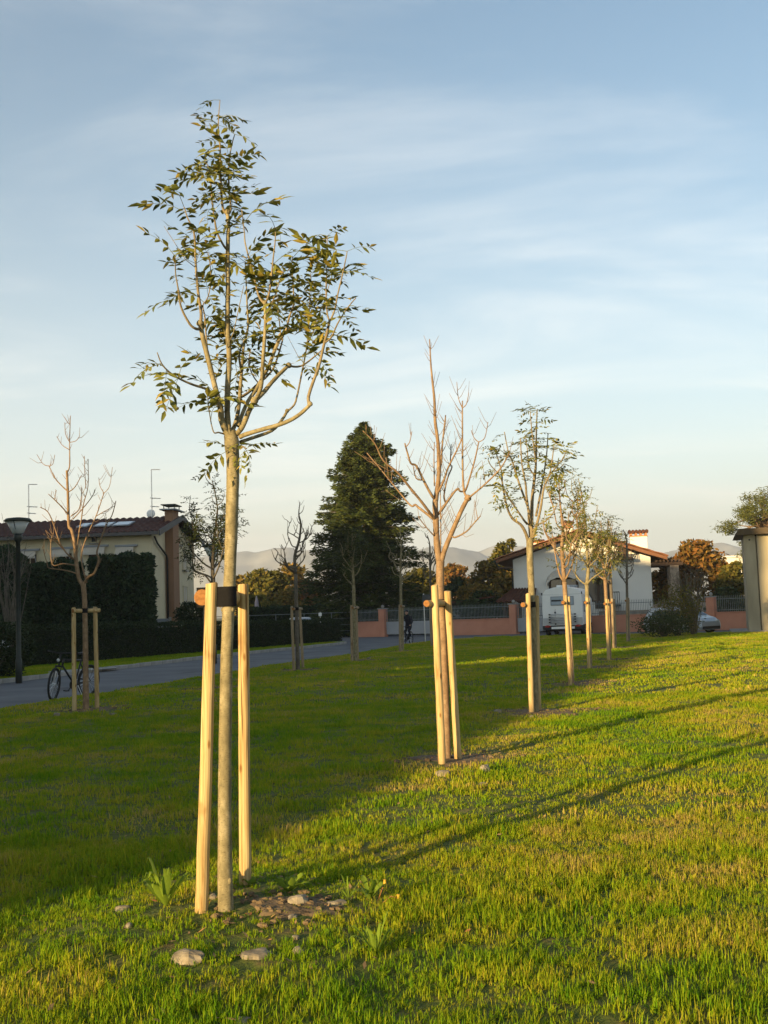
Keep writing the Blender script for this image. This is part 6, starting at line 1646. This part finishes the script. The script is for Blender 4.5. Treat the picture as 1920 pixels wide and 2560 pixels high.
# cyclist at the end of the road
cf, cr_ = gp(1010, 1611, -0.1), gp(1016, 1609, -0.1)
cc_ = Vector((1.02, 59.6, -0.1))
hd = Vector((-0.35, -0.94, 0)).normalized()
bicycle('dark city bicycle ridden by the person at the end of the road', 'city_bicycle', cc_ + hd * 0.53, cc_ - hd * 0.53, R(0), R(4))
def person(label, c, hd):
    t = thing('person', label, 'person', (c.x, c.y, c.z))
    ang = math.atan2(hd.y, hd.x); Mx = Matrix.Rotation(ang, 4, 'Z')
    J = {'pel': (-0.27, 0, 0.99, .14, .15), 'waist': (-0.22, 0, 1.13, .135, .15), 'chest': (-0.12, 0, 1.34, .15, .19), 'neckb': (-0.04, 0, 1.50, .085, .11), 'neck': (0.0, 0, 1.56, .055, .055), 'head0': (0.03, 0, 1.63, .085, .08), 'head1': (0.04, 0, 1.73, .105, .09), 'head2': (0.03, 0, 1.80, .07, .065),
         'shL': (-0.06, 0.19, 1.45, .075, .075), 'elL': (0.04, 0.30, 1.20, .058, .058), 'wrL': (0.20, 0.27, 1.06, .042, .042), 'hdL': (0.25, 0.26, 1.03, .045, .035),
         'shR': (-0.06, -0.19, 1.45, .075, .075), 'elR': (0.04, -0.30, 1.20, .058, .058), 'wrR': (0.20, -0.27, 1.06, .042, .042), 'hdR': (0.25, -0.26, 1.03, .045, .035),
         'hipL': (-0.22, 0.10, 0.93, .105, .105), 'knL': (0.14, 0.13, 0.72, .072, .072), 'anL': (-0.12, 0.12, 0.48, .05, .05), 'toL': (0.04, 0.13, 0.43, .045, .04),
         'hipR': (-0.22, -0.10, 0.93, .105, .105), 'knR': (0.10, -0.13, 0.58, .072, .072), 'anR': (0.02, -0.12, 0.22, .05, .05), 'toR': (0.17, -0.13, 0.18, .045, .04)}
    keys = list(J); idx = {k: i for i, k in enumerate(keys)}
    E = [('pel', 'waist'), ('waist', 'chest'), ('chest', 'neckb'), ('neckb', 'neck'), ('neck', 'head0'), ('head0', 'head1'), ('head1', 'head2')]
    for s in 'LR': E += [('chest', 'sh' + s), ('sh' + s, 'el' + s), ('el' + s, 'wr' + s), ('wr' + s, 'hd' + s), ('pel', 'hip' + s), ('hip' + s, 'kn' + s), ('kn' + s, 'an' + s), ('an' + s, 'to' + s)]
    me = bpy.data.meshes.new('body'); me.from_pydata([tuple(Mx @ Vector(J[k][:3])) for k in keys], [(idx[a], idx[b]) for a, b in E], [])
    o = bpy.data.objects.new('body', me); COL.objects.link(o); o.parent = t
    me.materials.append(M['navy'])
    sk = o.modifiers.new('skin', 'SKIN')
    for k in keys:
        sv = me.skin_vertices[0].data[idx[k]]; sv.radius = (J[k][3], J[k][4])
    me.skin_vertices[0].data[idx['pel']].use_root = True
    ss = o.modifiers.new('sub', 'SUBSURF'); ss.levels = 2; ss.render_levels = 2
    Mw = Matrix.Translation(c) @ Mx
    m = MB(Mw); m.ball((0.065, 0, 1.68), 0.085, 0.078, 0.115, 14, 10); m.ball((0.155, 0, 1.67), 0.022, 0.018, 0.03, 8, 6); m.ball((0.05, 0.08, 1.68), 0.02, 0.015, 0.03, 6, 5); m.ball((0.05, -0.08, 1.68), 0.02, 0.015, 0.03, 6, 5); face = m.build('face', M['skin'], t, smooth=True)
    m = MB(Mw)
    for s in (-0.032, 0.032): m.ball((0.143, s, 1.70), 0.012, 0.014, 0.009, 8, 6)
    m.ball((0.138, 0, 1.62), 0.012, 0.026, 0.007, 8, 6); m.build('eyes', M['black'], face)
    m = MB(Mw); m.ball((0.02, 0, 1.76), 0.125, 0.105, 0.085, 14, 8); m.build('hat', M['black'], t, smooth=True)
    m = MB(Mw)
    for s in (-1, 1):
        for k in range(4):
            yy = s * (0.225 + 0.022 * k)
            m.tube([(0.235, yy, 1.045), (0.27, yy, 1.04), (0.275, yy, 1.005), (0.25, yy, 0.985)], [0.011, 0.01, 0.0095, 0.008], 6)
        m.tube([(0.22, s * 0.225, 1.03), (0.235, s * 0.20, 1.01), (0.255, s * 0.195, 0.99)], [0.012, 0.011, 0.009], 6)
    m.build('fingers', M['skin'], t, smooth=True)
M['navy'] = surf('dark navy clothing', two((0.014, 0.016, 0.026), 0.7), 9, 0.9)
M['skin'] = surf('skin', two((0.42, 0.24, 0.17), 0.9), 20, 0.6)
person('person in dark winter clothes and hat riding a bicycle towards the lawn', cc_, hd)

# ================================================================== stones, weeds, dandelions around the nearest tree
def stone(label, px_, py_, w, h, seed, flat=0.6):
    rn = random.Random(seed); b = gp(px_, py_); z = float(lawn_z(b.x, b.y)); s = w * b.y / F_PX / 2 * 0.9
    o = None; lift = 0.2 if b.y < 9 else 0.6
    s *= 1 if b.y < 9 else 1.25
    m = MB(Matrix.Translation((b.x, b.y, z + s * flat * lift)) @ Matrix.Rotation(rn.uniform(0, 3), 4, 'Z'))
    nu, nv = 14, 9; vs = []; fs = []
    off = rn.uniform(0, 50)
    for j in range(nv + 1):
        ph = math.pi * j / nv
        for i in range(nu):
            th = 2 * math.pi * i / nu; x, y, zz = math.sin(ph) * math.cos(th), math.sin(ph) * math.sin(th), math.cos(ph)
            k = 0.72 + 0.5 * float(vnoise(x * 1.3 + off, y * 1.3 + zz, 0.8))
            sg = lambda v: math.copysign(abs(v) ** 0.8, v)
            vs.append((s * k * sg(x), s * k * 0.75 * sg(y), s * k * flat * sg(zz)))
    for j in range(nv):
        for i in range(nu): fs.append((j * nu + i, (j + 1) * nu + i, (j + 1) * nu + (i + 1) % nu, j * nu + (i + 1) % nu))
    m.add(vs, fs); o = m.build('stone', M['stone'], None, smooth=False)
    return tag(o, label, 'stone', 'stones in the worn soil around the trees')
stone('large rounded pale stone on the soil right of the nearest trunk', 745, 2283, 62, 40, 1, 0.62)
stone('broad flat tan stone in the grass in front of the nearest stake', 474, 2418, 88, 50, 2, 0.5)
stone('flat grey stone in the grass below the nearest trunk', 640, 2405, 96, 36, 3, 0.32)
stone('pale slanted stone left of the dandelion rosette', 306, 2292, 50, 24, 4, 0.5)
stone('upright brown stone right of the flat grey stone', 746, 2398, 38, 40, 5, 0.8)
stone('small brown stone just above the upright stone', 741, 2362, 28, 16, 6, 0.5)
stone('small grey stone under the large rounded stone', 730, 2312, 30, 16, 7, 0.5)
stone('half buried pale stone on the soil near the yellow buds', 842, 2276, 56, 20, 8, 0.35)
stone('small round brown stone in the grass left of the nearest stake', 322, 2334, 26, 20, 9, 0.7)
stone('dark little stone at the left foot of the nearest trunk', 533, 2270, 30, 20, 10, 0.6)
stone('pale flat stone cut off by the bottom edge of the picture', 600, 2556, 60, 20, 11, 0.4)
stone('large pale egg shaped stone right of the second tree', 1212, 1930, 30, 24, 12, 0.75)
stone('small white stone beside the egg shaped stone', 1178, 1936, 15, 12, 13, 0.7)
stone('flat pale stone below the egg shaped stone', 1208, 1962, 22, 10, 14, 0.4)
stone('low brown stone on the worn soil under the second tree', 1110, 1940, 36, 16, 15, 0.4)
stone('pale stones edge left of the third tree base', 1244, 1782, 22, 9, 16, 0.4)
stone('tiny pale stone at the foot of the third tree', 1330, 1792, 16, 6, 17, 0.4)
stone('small pale stone near the base of the bicycle tree', 282, 1788, 16, 9, 18, 0.5)
stone('pale stone in the soil left of the bicycle tree', 142, 1790, 18, 9, 19, 0.5)
stone('white pebble in the shaded grass beyond the stakes before the spruce', 922, 1648, 9, 6, 20, 0.5)

def rosette(label, px_, py_, n, ln, wd, seed, mat, upr=0.5, name='weed_plant'):
    rn = random.Random(seed); b = gp(px_, py_); z = float(lawn_z(b.x, b.y)); b = Vector((b.x, b.y, z))
    t = thing(name, label, 'plant', b, 'weeds around the nearest tree')
    for i in range(n):
        a = i * 2.4 + rn.uniform(-0.3, 0.3); l = ln * rn.uniform(0.65, 1.1); w = wd * rn.uniform(0.7, 1.1); up = upr * rn.uniform(0.5, 1.3)
        Mx = Matrix.Translation(b + Vector((0, 0, 0.005))) @ Matrix.Rotation(a, 4, 'Z') @ Matrix.Rotation(rn.uniform(-0.3, 0.3), 4, 'X')
        m = MB(Mx); vs = []; fs = []
        for j in range(7):
            u = j / 6; wv = w * (math.sin(math.pi * (u ** 0.75) * 0.96 + 0.06)) * (1 + 0.2 * math.sin(j * 2.6 + i)) + 0.001
            x = l * (u - 0.2 * up * u * u); zz = l * (up * u - 0.55 * up * u * u * u)
            vs += [(x, -wv, zz + wv * 0.35), (x, 0, zz), (x, wv, zz + wv * 0.35)]
        for j in range(6):
            k = 3 * j; fs += [(k, k + 1, k + 4, k + 3), (k + 1, k + 2, k + 5, k + 4)]
        m.add(vs, fs); m.build('leaf', mat, t, smooth=True)
    return t
rosette('large bright green leafy rosette left of the nearest stake', 415, 2292, 17, 0.22, 0.022, 1, M['weed'], 1.9)
rosette('small broad leaved weed behind the large rounded stone', 722, 2250, 11, 0.14, 0.024, 2, M['weed'], 1.1)
rosette('leafy dandelion plant under the yellow buds', 925, 2262, 11, 0.16, 0.016, 3, M['weed'], 1.2)
rosette('small weed at the foot of the right stake of the nearest tree', 628, 2232, 7, 0.08, 0.02, 4, M['weed'], 0.7)
rosette('grassy weed tuft on the soil right of the rounded stone', 872, 2262, 12, 0.15, 0.004, 5, M['weed'], 1.2)
rosette('spiky light green weed right of the upright brown stone', 940, 2392, 13, 0.2, 0.009, 6, M['weed'], 1.5)
def bud(label, px_, py_, tx, ty, seed):
    b = gp(px_, py_); z = float(lawn_z(b.x, b.y)); b = Vector((b.x, b.y, z)); tp = at(tx, ty, b.y)
    t = thing('dandelion', label, 'flower', b, 'weeds around the nearest tree')
    mid = (b + tp) / 2 + Vector((0.01, 0, 0.03))
    m = MB(); m.tube([b, mid, tp], [0.003, 0.0028, 0.0025], 6); m.build('stalk', M['stalk'], t, smooth=True)
    m = MB(Matrix.Translation(tp)); m.lathe([(0.004, -0.012), (0.009, 0.0), (0.008, 0.012), (0.011, 0.022), (0.004, 0.024)], 9); m.build('bud', M['bud'], t)
M['stalk'] = surf('reddish stalk', two((0.28, 0.12, 0.05), 0.8), 9, 0.6)
M['bud'] = surf('yellow bud', two((0.55, 0.33, 0.03), 0.7), 40, 0.7)
bud('yellow dandelion bud on a short upright red stalk', 945, 2262, 962, 2208, 1)
bud('yellow dandelion bud leaning to the right on an arched stalk', 952, 2270, 996, 2246, 2)

# ================================================================== worn soil rings and grass
for i, (x, y, d) in enumerate(TREE_BASES):
    rn = random.Random(900 + i); r0 = 0.25 if i == 0 else rn.uniform(0.45, 0.7)
    cx, cy = (x + 0.38, y + 0.02) if i == 0 else (x + rn.uniform(-0.1, 0.35), y + rn.uniform(-0.1, 0.1))
    n = 26; rings = 7; vs = [(cx, cy, float(lawn_z(cx, cy)) + 0.008)]; fs = []
    wob = [rn.uniform(0.45, 1.35) for k in range(n)]
    for j in range(1, rings + 1):
        for k in range(n):
            a = 2 * math.pi * k / n; rr = r0 * wob[k] * j / rings
            px_, py_ = cx + rr * math.cos(a) * 1.1, cy + rr * math.sin(a)
            vs.append((px_, py_, float(lawn_z(px_, py_)) + 0.008 - (0.016 if j == rings else 0) + rn.uniform(0, 0.008)))
    for k in range(n): fs.append((0, 1 + k, 1 + (k + 1) % n))
    for j in range(rings - 1):
        for k in range(n): fs.append((1 + j * n + k, 1 + (j + 1) * n + k, 1 + (j + 1) * n + (k + 1) % n, 1 + j * n + (k + 1) % n))
    m = MB(); m.add(vs, fs); tag(m.build('soil_patch', M['soil'], None, smooth=True), kind='structure')
    m = MB()
    for k in range(70 if i == 0 else 24):
        a = rn.uniform(0, 6.28); rr = r0 * 1.5 * math.sqrt(rn.random()); px_, py_ = cx + rr * math.cos(a) - (0.1 if i == 0 else 0), cy + rr * math.sin(a); s_ = rn.uniform(0.006, 0.022) * (1 if i == 0 else 1.5)
        m.ball((px_, py_, float(lawn_z(px_, py_)) + 0.012), s_ * 1.2, s_, s_ * 0.75, 6, 4, rn, 0.25)
    tag(m.build('soil_rubble', M['soil'], None), 'loose soil crumbs around the foot of a staked tree', None, None, 'stuff')

def tuft_mesh(name, rng, n_bl, rad, h0, h1, w0, w1, weed=0.0, lean=0.5):
    V = []; Fq = []
    for i in range(n_bl):
        a = rng.uniform(0, 6.283); r = rad * math.sqrt(rng.random()); bx_, by_ = r * math.cos(a), r * math.sin(a)
        h = rng.uniform(h0, h1); w = rng.uniform(w0, w1); th = rng.uniform(0, 6.283); le = rng.uniform(0.05, lean)
        dx, dy = math.cos(th), math.sin(th); sx, sy = -dy, dx
        k = len(V)
        if rng.random() < weed:      # small rounded leaf
            L = h * rng.uniform(0.5, 0.8); ww = L * 0.32; e = rng.uniform(0.3, 1.1)
            V += [(bx_, by_, 0), (bx_ + dx * L * .5 + sx * ww, by_ + dy * L * .5 + sy * ww, L * .5 * e), (bx_ + dx * L, by_ + dy * L, L * .75 * e), (bx_ + dx * L * .5 - sx * ww, by_ + dy * L * .5 - sy * ww, L * .5 * e)]
            Fq += [(k, k + 1, k + 2), (k, k + 2, k + 3)]
        else:
            m1 = 0.55; o1 = le * h * 0.28; o2 = le * h * 0.95; z2 = h * math.sqrt(max(0.1, 1 - (le * 0.8) ** 2))
            V += [(bx_ - sx * w, by_ - sy * w, -0.01), (bx_ + sx * w, by_ + sy * w, -0.01), (bx_ + dx * o1 + sx * w * .8, by_ + dy * o1 + sy * w * .8, h * m1), (bx_ + dx * o1 - sx * w * .8, by_ + dy * o1 - sy * w * .8, h * m1), (bx_ + dx * o2, by_ + dy * o2, z2)]
            Fq += [(k, k + 1, k + 2), (k, k + 2, k + 3), (k + 3, k + 2, k + 4)]
    me = bpy.data.meshes.new(name); me.from_pydata(V, [], Fq); me.update(); me.materials.append(M['grass'])
    return bpy.data.objects.new(name, me)
def tuft_set(cname, seed, n, *a, **k):
    c = bpy.data.collections.new(cname); rng = random.Random(seed)
    for i in range(n): c.objects.link(tuft_mesh(f'{cname}_{i}', rng, *a, **k))
    return c
def scatter_group(cname, coll):
    ng = bpy.data.node_groups.new(cname, 'GeometryNodeTree')
    ng.interface.new_socket('Geometry', in_out='INPUT', socket_type='NodeSocketGeometry'); ng.interface.new_socket('Geometry', in_out='OUTPUT', socket_type='NodeSocketGeometry')
    N, Lk = ng.nodes, ng.links
    gi, go = N.new('NodeGroupInput'), N.new('NodeGroupOutput')
    ci = N.new('GeometryNodeCollectionInfo'); ci.inputs['Collection'].default_value = coll; ci.inputs['Separate Children'].default_value = True; ci.inputs['Reset Children'].default_value = True
    ip = N.new('GeometryNodeInstanceOnPoints'); ip.inputs['Pick Instance'].default_value = True
    def attr(nm, ty):
        a = N.new('GeometryNodeInputNamedAttribute'); a.data_type = ty; a.inputs['Name'].default_value = nm; return a.outputs['Attribute']
    Lk.new(gi.outputs[0], ip.inputs['Points']); Lk.new(ci.outputs[0], ip.inputs['Instance'])
    Lk.new(attr('idx', 'INT'), ip.inputs['Instance Index']); Lk.new(attr('rot', 'FLOAT_VECTOR'), ip.inputs['Rotation']); Lk.new(attr('scl', 'FLOAT_VECTOR'), ip.inputs['Scale'])
    Lk.new(ip.outputs[0], go.inputs[0])
    return ng
def scatter(name, P, tint, scl, coll, nvar, seed, label):
    rng = np.random.default_rng(seed); n = len(P)
    me = bpy.data.meshes.new(name); me.vertices.add(n); me.vertices.foreach_set('co', P.astype(np.float32).ravel())
    a = me.attributes.new('idx', 'INT', 'POINT'); a.data.foreach_set('value', rng.integers(0, nvar, n).astype(np.int32))
    rot = np.zeros((n, 3), np.float32); rot[:, 2] = rng.uniform(0, 6.283, n); rot[:, :2] = rng.normal(size=(n, 2)) * 0.08
    a = me.attributes.new('rot', 'FLOAT_VECTOR', 'POINT'); a.data.foreach_set('vector', rot.ravel())
    S = np.stack([scl ** 0.4, scl ** 0.4, scl], 1).astype(np.float32)
    a = me.attributes.new('scl', 'FLOAT_VECTOR', 'POINT'); a.data.foreach_set('vector', S.ravel())
    a = me.attributes.new('tint', 'FLOAT', 'POINT'); a.data.foreach_set('value', tint.astype(np.float32))
    me.materials.append(M['grass'])
    o = bpy.data.objects.new(name, me); COL.objects.link(o)
    md = o.modifiers.new('scatter', 'NODES'); md.node_group = scatter_group(name + '_nodes', coll)
    return tag(o, label, None, None, 'stuff')
TB = np.array([(x, y) for x, y, d in TREE_BASES])
def grass_points(seed, y0, y1, dens, half, pad):
    rng = np.random.default_rng(seed)
    wx = half * y1 + pad
    n = int(dens * 2 * wx * (y1 - y0)); x = rng.uniform(-wx, wx, n); y = rng.uniform(y0, y1, n)
    k = (np.abs(x) < half * y + pad) & inside(x, y, LAWN); x, y = x[k], y[k]
    # thinner where the soil is worn
    d = np.min(np.hypot(x[:, None] - TB[None, :, 0] - 0.12, y[:, None] - TB[None, :, 1]), axis=1)
    d1 = np.hypot(x - T1.x - 0.12, y - T1.y)
    wear = np.where(d1 < 1.2, np.clip(1 - d1 / 0.7, 0, 1) * 0.66, np.clip(1.35 * (1 - d / 1.0), 0, 1))
    patch = vnoise(x, y, 0.55) * 0.6 + vnoise(x + 9, y + 4, 0.17) * 0.4
    k = rng.random(len(x)) > np.clip(wear * 0.93 + (patch < 0.32) * 0.3, 0, 0.93)
    x, y, wear = x[k], y[k], wear[k]
    tint = -0.16 + 0.40 * vnoise(x, y, 1.6) + 0.42 * vnoise(x + 50, y, 0.33) + 0.22 * rng.random(len(x)) + wear * 0.35
    scl = (0.4 + 1.0 * vnoise(x + 20, y + 7, 0.4)) * rng.uniform(0.65, 1.3, len(x)) * (1 - 0.35 * wear) * 0.86 * (1 - 0.4 * np.exp(-(np.hypot(x - T1.x - 0.2, y - T1.y) / 0.75) ** 2))
    e = np.clip(seg_dist(x, y, ROAD_NEAR) / 0.5, 0.4, 1)
    return np.stack([x, y, lawn_z(x, y)], 1), np.clip(tint, 0, 0.75), scl * e
near = tuft_set('grass_tuft_near', 1, 8, 15, 0.045, 0.03, 0.075, 0.0014, 0.0028, weed=0.2, lean=0.8)
mid_ = tuft_set('grass_tuft_mid', 2, 6, 16, 0.09, 0.03, 0.07, 0.0030, 0.0052, weed=0.08, lean=0.75)
far_ = tuft_set('grass_tuft_far', 3, 6, 18, 0.20, 0.03, 0.07, 0.007, 0.012, weed=0.0, lean=0.8)
P, T_, S_ = grass_points(11, 2.6, 9.0, 430, 0.40, 2.0); scatter('grass', P, T_, S_, near, 8, 1, 'short lawn grass in the foreground')
print('grass near', len(P))
P, T_, S_ = grass_points(12, 9.0, 21.0, 130, 0.40, 2.2); scatter('grass', P, T_, S_, mid_, 6, 2, 'lawn grass in the middle of the lawn')
print('grass mid', len(P))
P, T_, S_ = grass_points(13, 21.0, 67.0, 30, 0.42, 3.0); scatter('grass', P, T_, S_, far_, 6, 3, 'far lawn grass up to the street')
print('grass far', len(P))
# verge grass between kerb and hedge
rng = np.random.default_rng(14); x = rng.uniform(-24, -2, 26000); y = rng.uniform(26, 68, 26000)
k = inside(x, y, VERGE) & (seg_dist(x, y, ROAD_FAR) < 6.5) & (seg_dist(x, y, ROAD_FAR) > 0.12) & ~inside(x, y, [(p.x, p.y) for p in pa])
x, y = x[k], y[k]
scatter('grass', np.stack([x, y, np.zeros(len(x))], 1), 0.1 + 0.3 * vnoise(x, y, 1.2), rng.uniform(0.7, 1.2, len(x)), far_, 6, 4, 'shaded grass strip between kerb and hedge')

# fallen leaves and dry bits on the worn soil
M['litter'] = leaf_mat('dry litter', [(0, (0.16, 0.11, 0.06)), (0.7, (0.30, 0.2, 0.1)), (1, (0.33, 0.12, 0.04))], 0.8, 0.1)
rng = np.random.default_rng(15); C = []
for i, (x, y, d) in enumerate(TREE_BASES):
    n = 260 if i == 0 else 150
    q = rng.normal(size=(n, 2)) * (0.42 if i else 0.5)
    xx, yy = x + q[:, 0] + 0.15, y + q[:, 1]; C.append(np.stack([xx, yy, lawn_z(xx, yy) + rng.uniform(0.008, 0.02, n)], 1))
xx = rng.uniform(-3, 4.5, 420); yy = rng.uniform(4.3, 14, 420); C.append(np.stack([xx, yy, lawn_z(xx, yy) + 0.04], 1))
C = np.concatenate(C); n = len(C); th = rng.uniform(0, 6.283, n); s = rng.uniform(0.008, 0.028, n)[:, None]
a = np.stack([np.cos(th), np.sin(th), rng.normal(size=n) * 0.3], 1); b_ = np.stack([-np.sin(th), np.cos(th), rng.normal(size=n) * 0.3], 1)
V = np.stack([C - a * s, C + b_ * s * 0.35, C + a * s, C - b_ * s * 0.35], 1).reshape(-1, 3)
tag(np_mesh('leaf_litter', V, np.arange(4 * n).reshape(n, 4), M['litter']), 'dry leaf bits and straw lying on the worn soil', None, None, 'stuff')

# ================================================================== unseen blocks added behind camera, shaped to shade the left half of the place
def pq(p, q): return Vector((SDX * p + SDY * q, SDY * p - SDX * q, 0))
def shade_block(name, label, p0, p1, q0, q1, z0, z1, ov):
    """block whose long side stands square to the sunlight; roof rises from z0 (at q0) to z1 (at q1)"""
    o = pq(p0, q0); t = thing(name, label, 'house', o)
    A = [pq(p0, q0), pq(p0, q1), pq(p1, q1), pq(p1, q0)]
    m = MB(); vs = [Vector((a.x, a.y, 0)) for a in A] + [Vector((A[0].x, A[0].y, z0)), Vector((A[1].x, A[1].y, z1)), Vector((A[2].x, A[2].y, z1)), Vector((A[3].x, A[3].y, z0))]
    m.add(vs, [(0, 1, 2, 3), (4, 7, 6, 5), (0, 4, 5, 1), (1, 5, 6, 2), (2, 6, 7, 3), (3, 7, 4, 0)]); m.build('wall', M['yellow_wall'], t)
    m = MB(); B_ = [pq(p0 - ov, q0 + ov * 0.3), pq(p0 - ov, q1 - ov), pq(p1 + ov, q1 - ov), pq(p1 + ov, q0 + ov * 0.3)]; zz = [z0, z1, z1, z0]
    m.add([Vector((a.x, a.y, z + 0.03)) for a, z in zip(B_, zz)] + [Vector((a.x, a.y, z + 0.28)) for a, z in zip(B_, zz)], [(0, 1, 2, 3), (7, 6, 5, 4), (0, 4, 5, 1), (1, 5, 6, 2), (2, 6, 7, 3), (3, 7, 4, 0)])
    m.build('roof', M['red_tile'], t)
    nwin = max(2, int(abs(q1 - q0) / 3))
    for k in range(nwin):
        qa = q0 + (q1 - q0) * (k + 0.35) / nwin; qb = qa + (1 if q1 > q0 else -1) * 1.1
        fl = 0
        while 1.0 + fl * 3 + 1.5 < min(z0, z1):
            m = MB(); vs = []
            for pp in (p1 + 0.01, p1 + 0.05):
                for q, z in ((qa, 1.0 + fl * 3), (qb, 1.0 + fl * 3), (qb, 2.5 + fl * 3), (qa, 2.5 + fl * 3)):
                    c = pq(pp, q); vs.append((c.x, c.y, z))
            m.add(vs, [(4, 5, 6, 7), (0, 1, 5, 4), (1, 2, 6, 5), (2, 3, 7, 6), (3, 0, 4, 7)]); m.build('window', M['glass'], t); fl += 1
    return t
TE = math.tan(SUN_EL)
# tall added block: its shadow tops out on the far house gable and half way up the spruce
shade_block('tall_shade_block', 'tall cream block added outside the view to cast its shadow over the road', -22, -10, -19.8, -80, (87 + 10) * TE, (123 + 10) * TE, 0.3)
# lower added block with a sloping top: its shadow edge runs across the lawn
shade_block('low_shade_block', 'low block with sloping roof added outside the view to shade the left of the lawn', -24, -15, -5.9, -17.9, (4.5 + 15) * TE, (40 + 15) * TE, 0.0)
shade_block('link_shade_block', 'link block added outside the view, lower than its neighbours to let sun through', -24, -15, -17.95, -19.75, (31 + 15) * TE, (24 + 15) * TE, 0.0)  # added step in the shade edge so sun reaches the left tree

# ================================================================== air
hm = MB(); hm.box(-5000, 5000, -280, 5300, -1.2, 360)
mh = bpy.data.materials.new('hazy air'); mh.use_nodes = True; nt = mh.node_tree; nt.nodes.clear()
out = nt.nodes.new('ShaderNodeOutputMaterial'); pv = nt.nodes.new('ShaderNodeVolumePrincipled')
pv.inputs['Color'].default_value = (0.95, 0.97, 1.0, 1); pv.inputs['Density'].default_value = 0.00027; pv.inputs['Anisotropy'].default_value = 0.2
nt.links.new(pv.outputs[0], out.inputs['Volume'])
HAZE = True
if HAZE:
    hz = hm.build('haze', mh, None); tag(hz, 'thin pale evening haze filling the air', None, None, 'stuff')
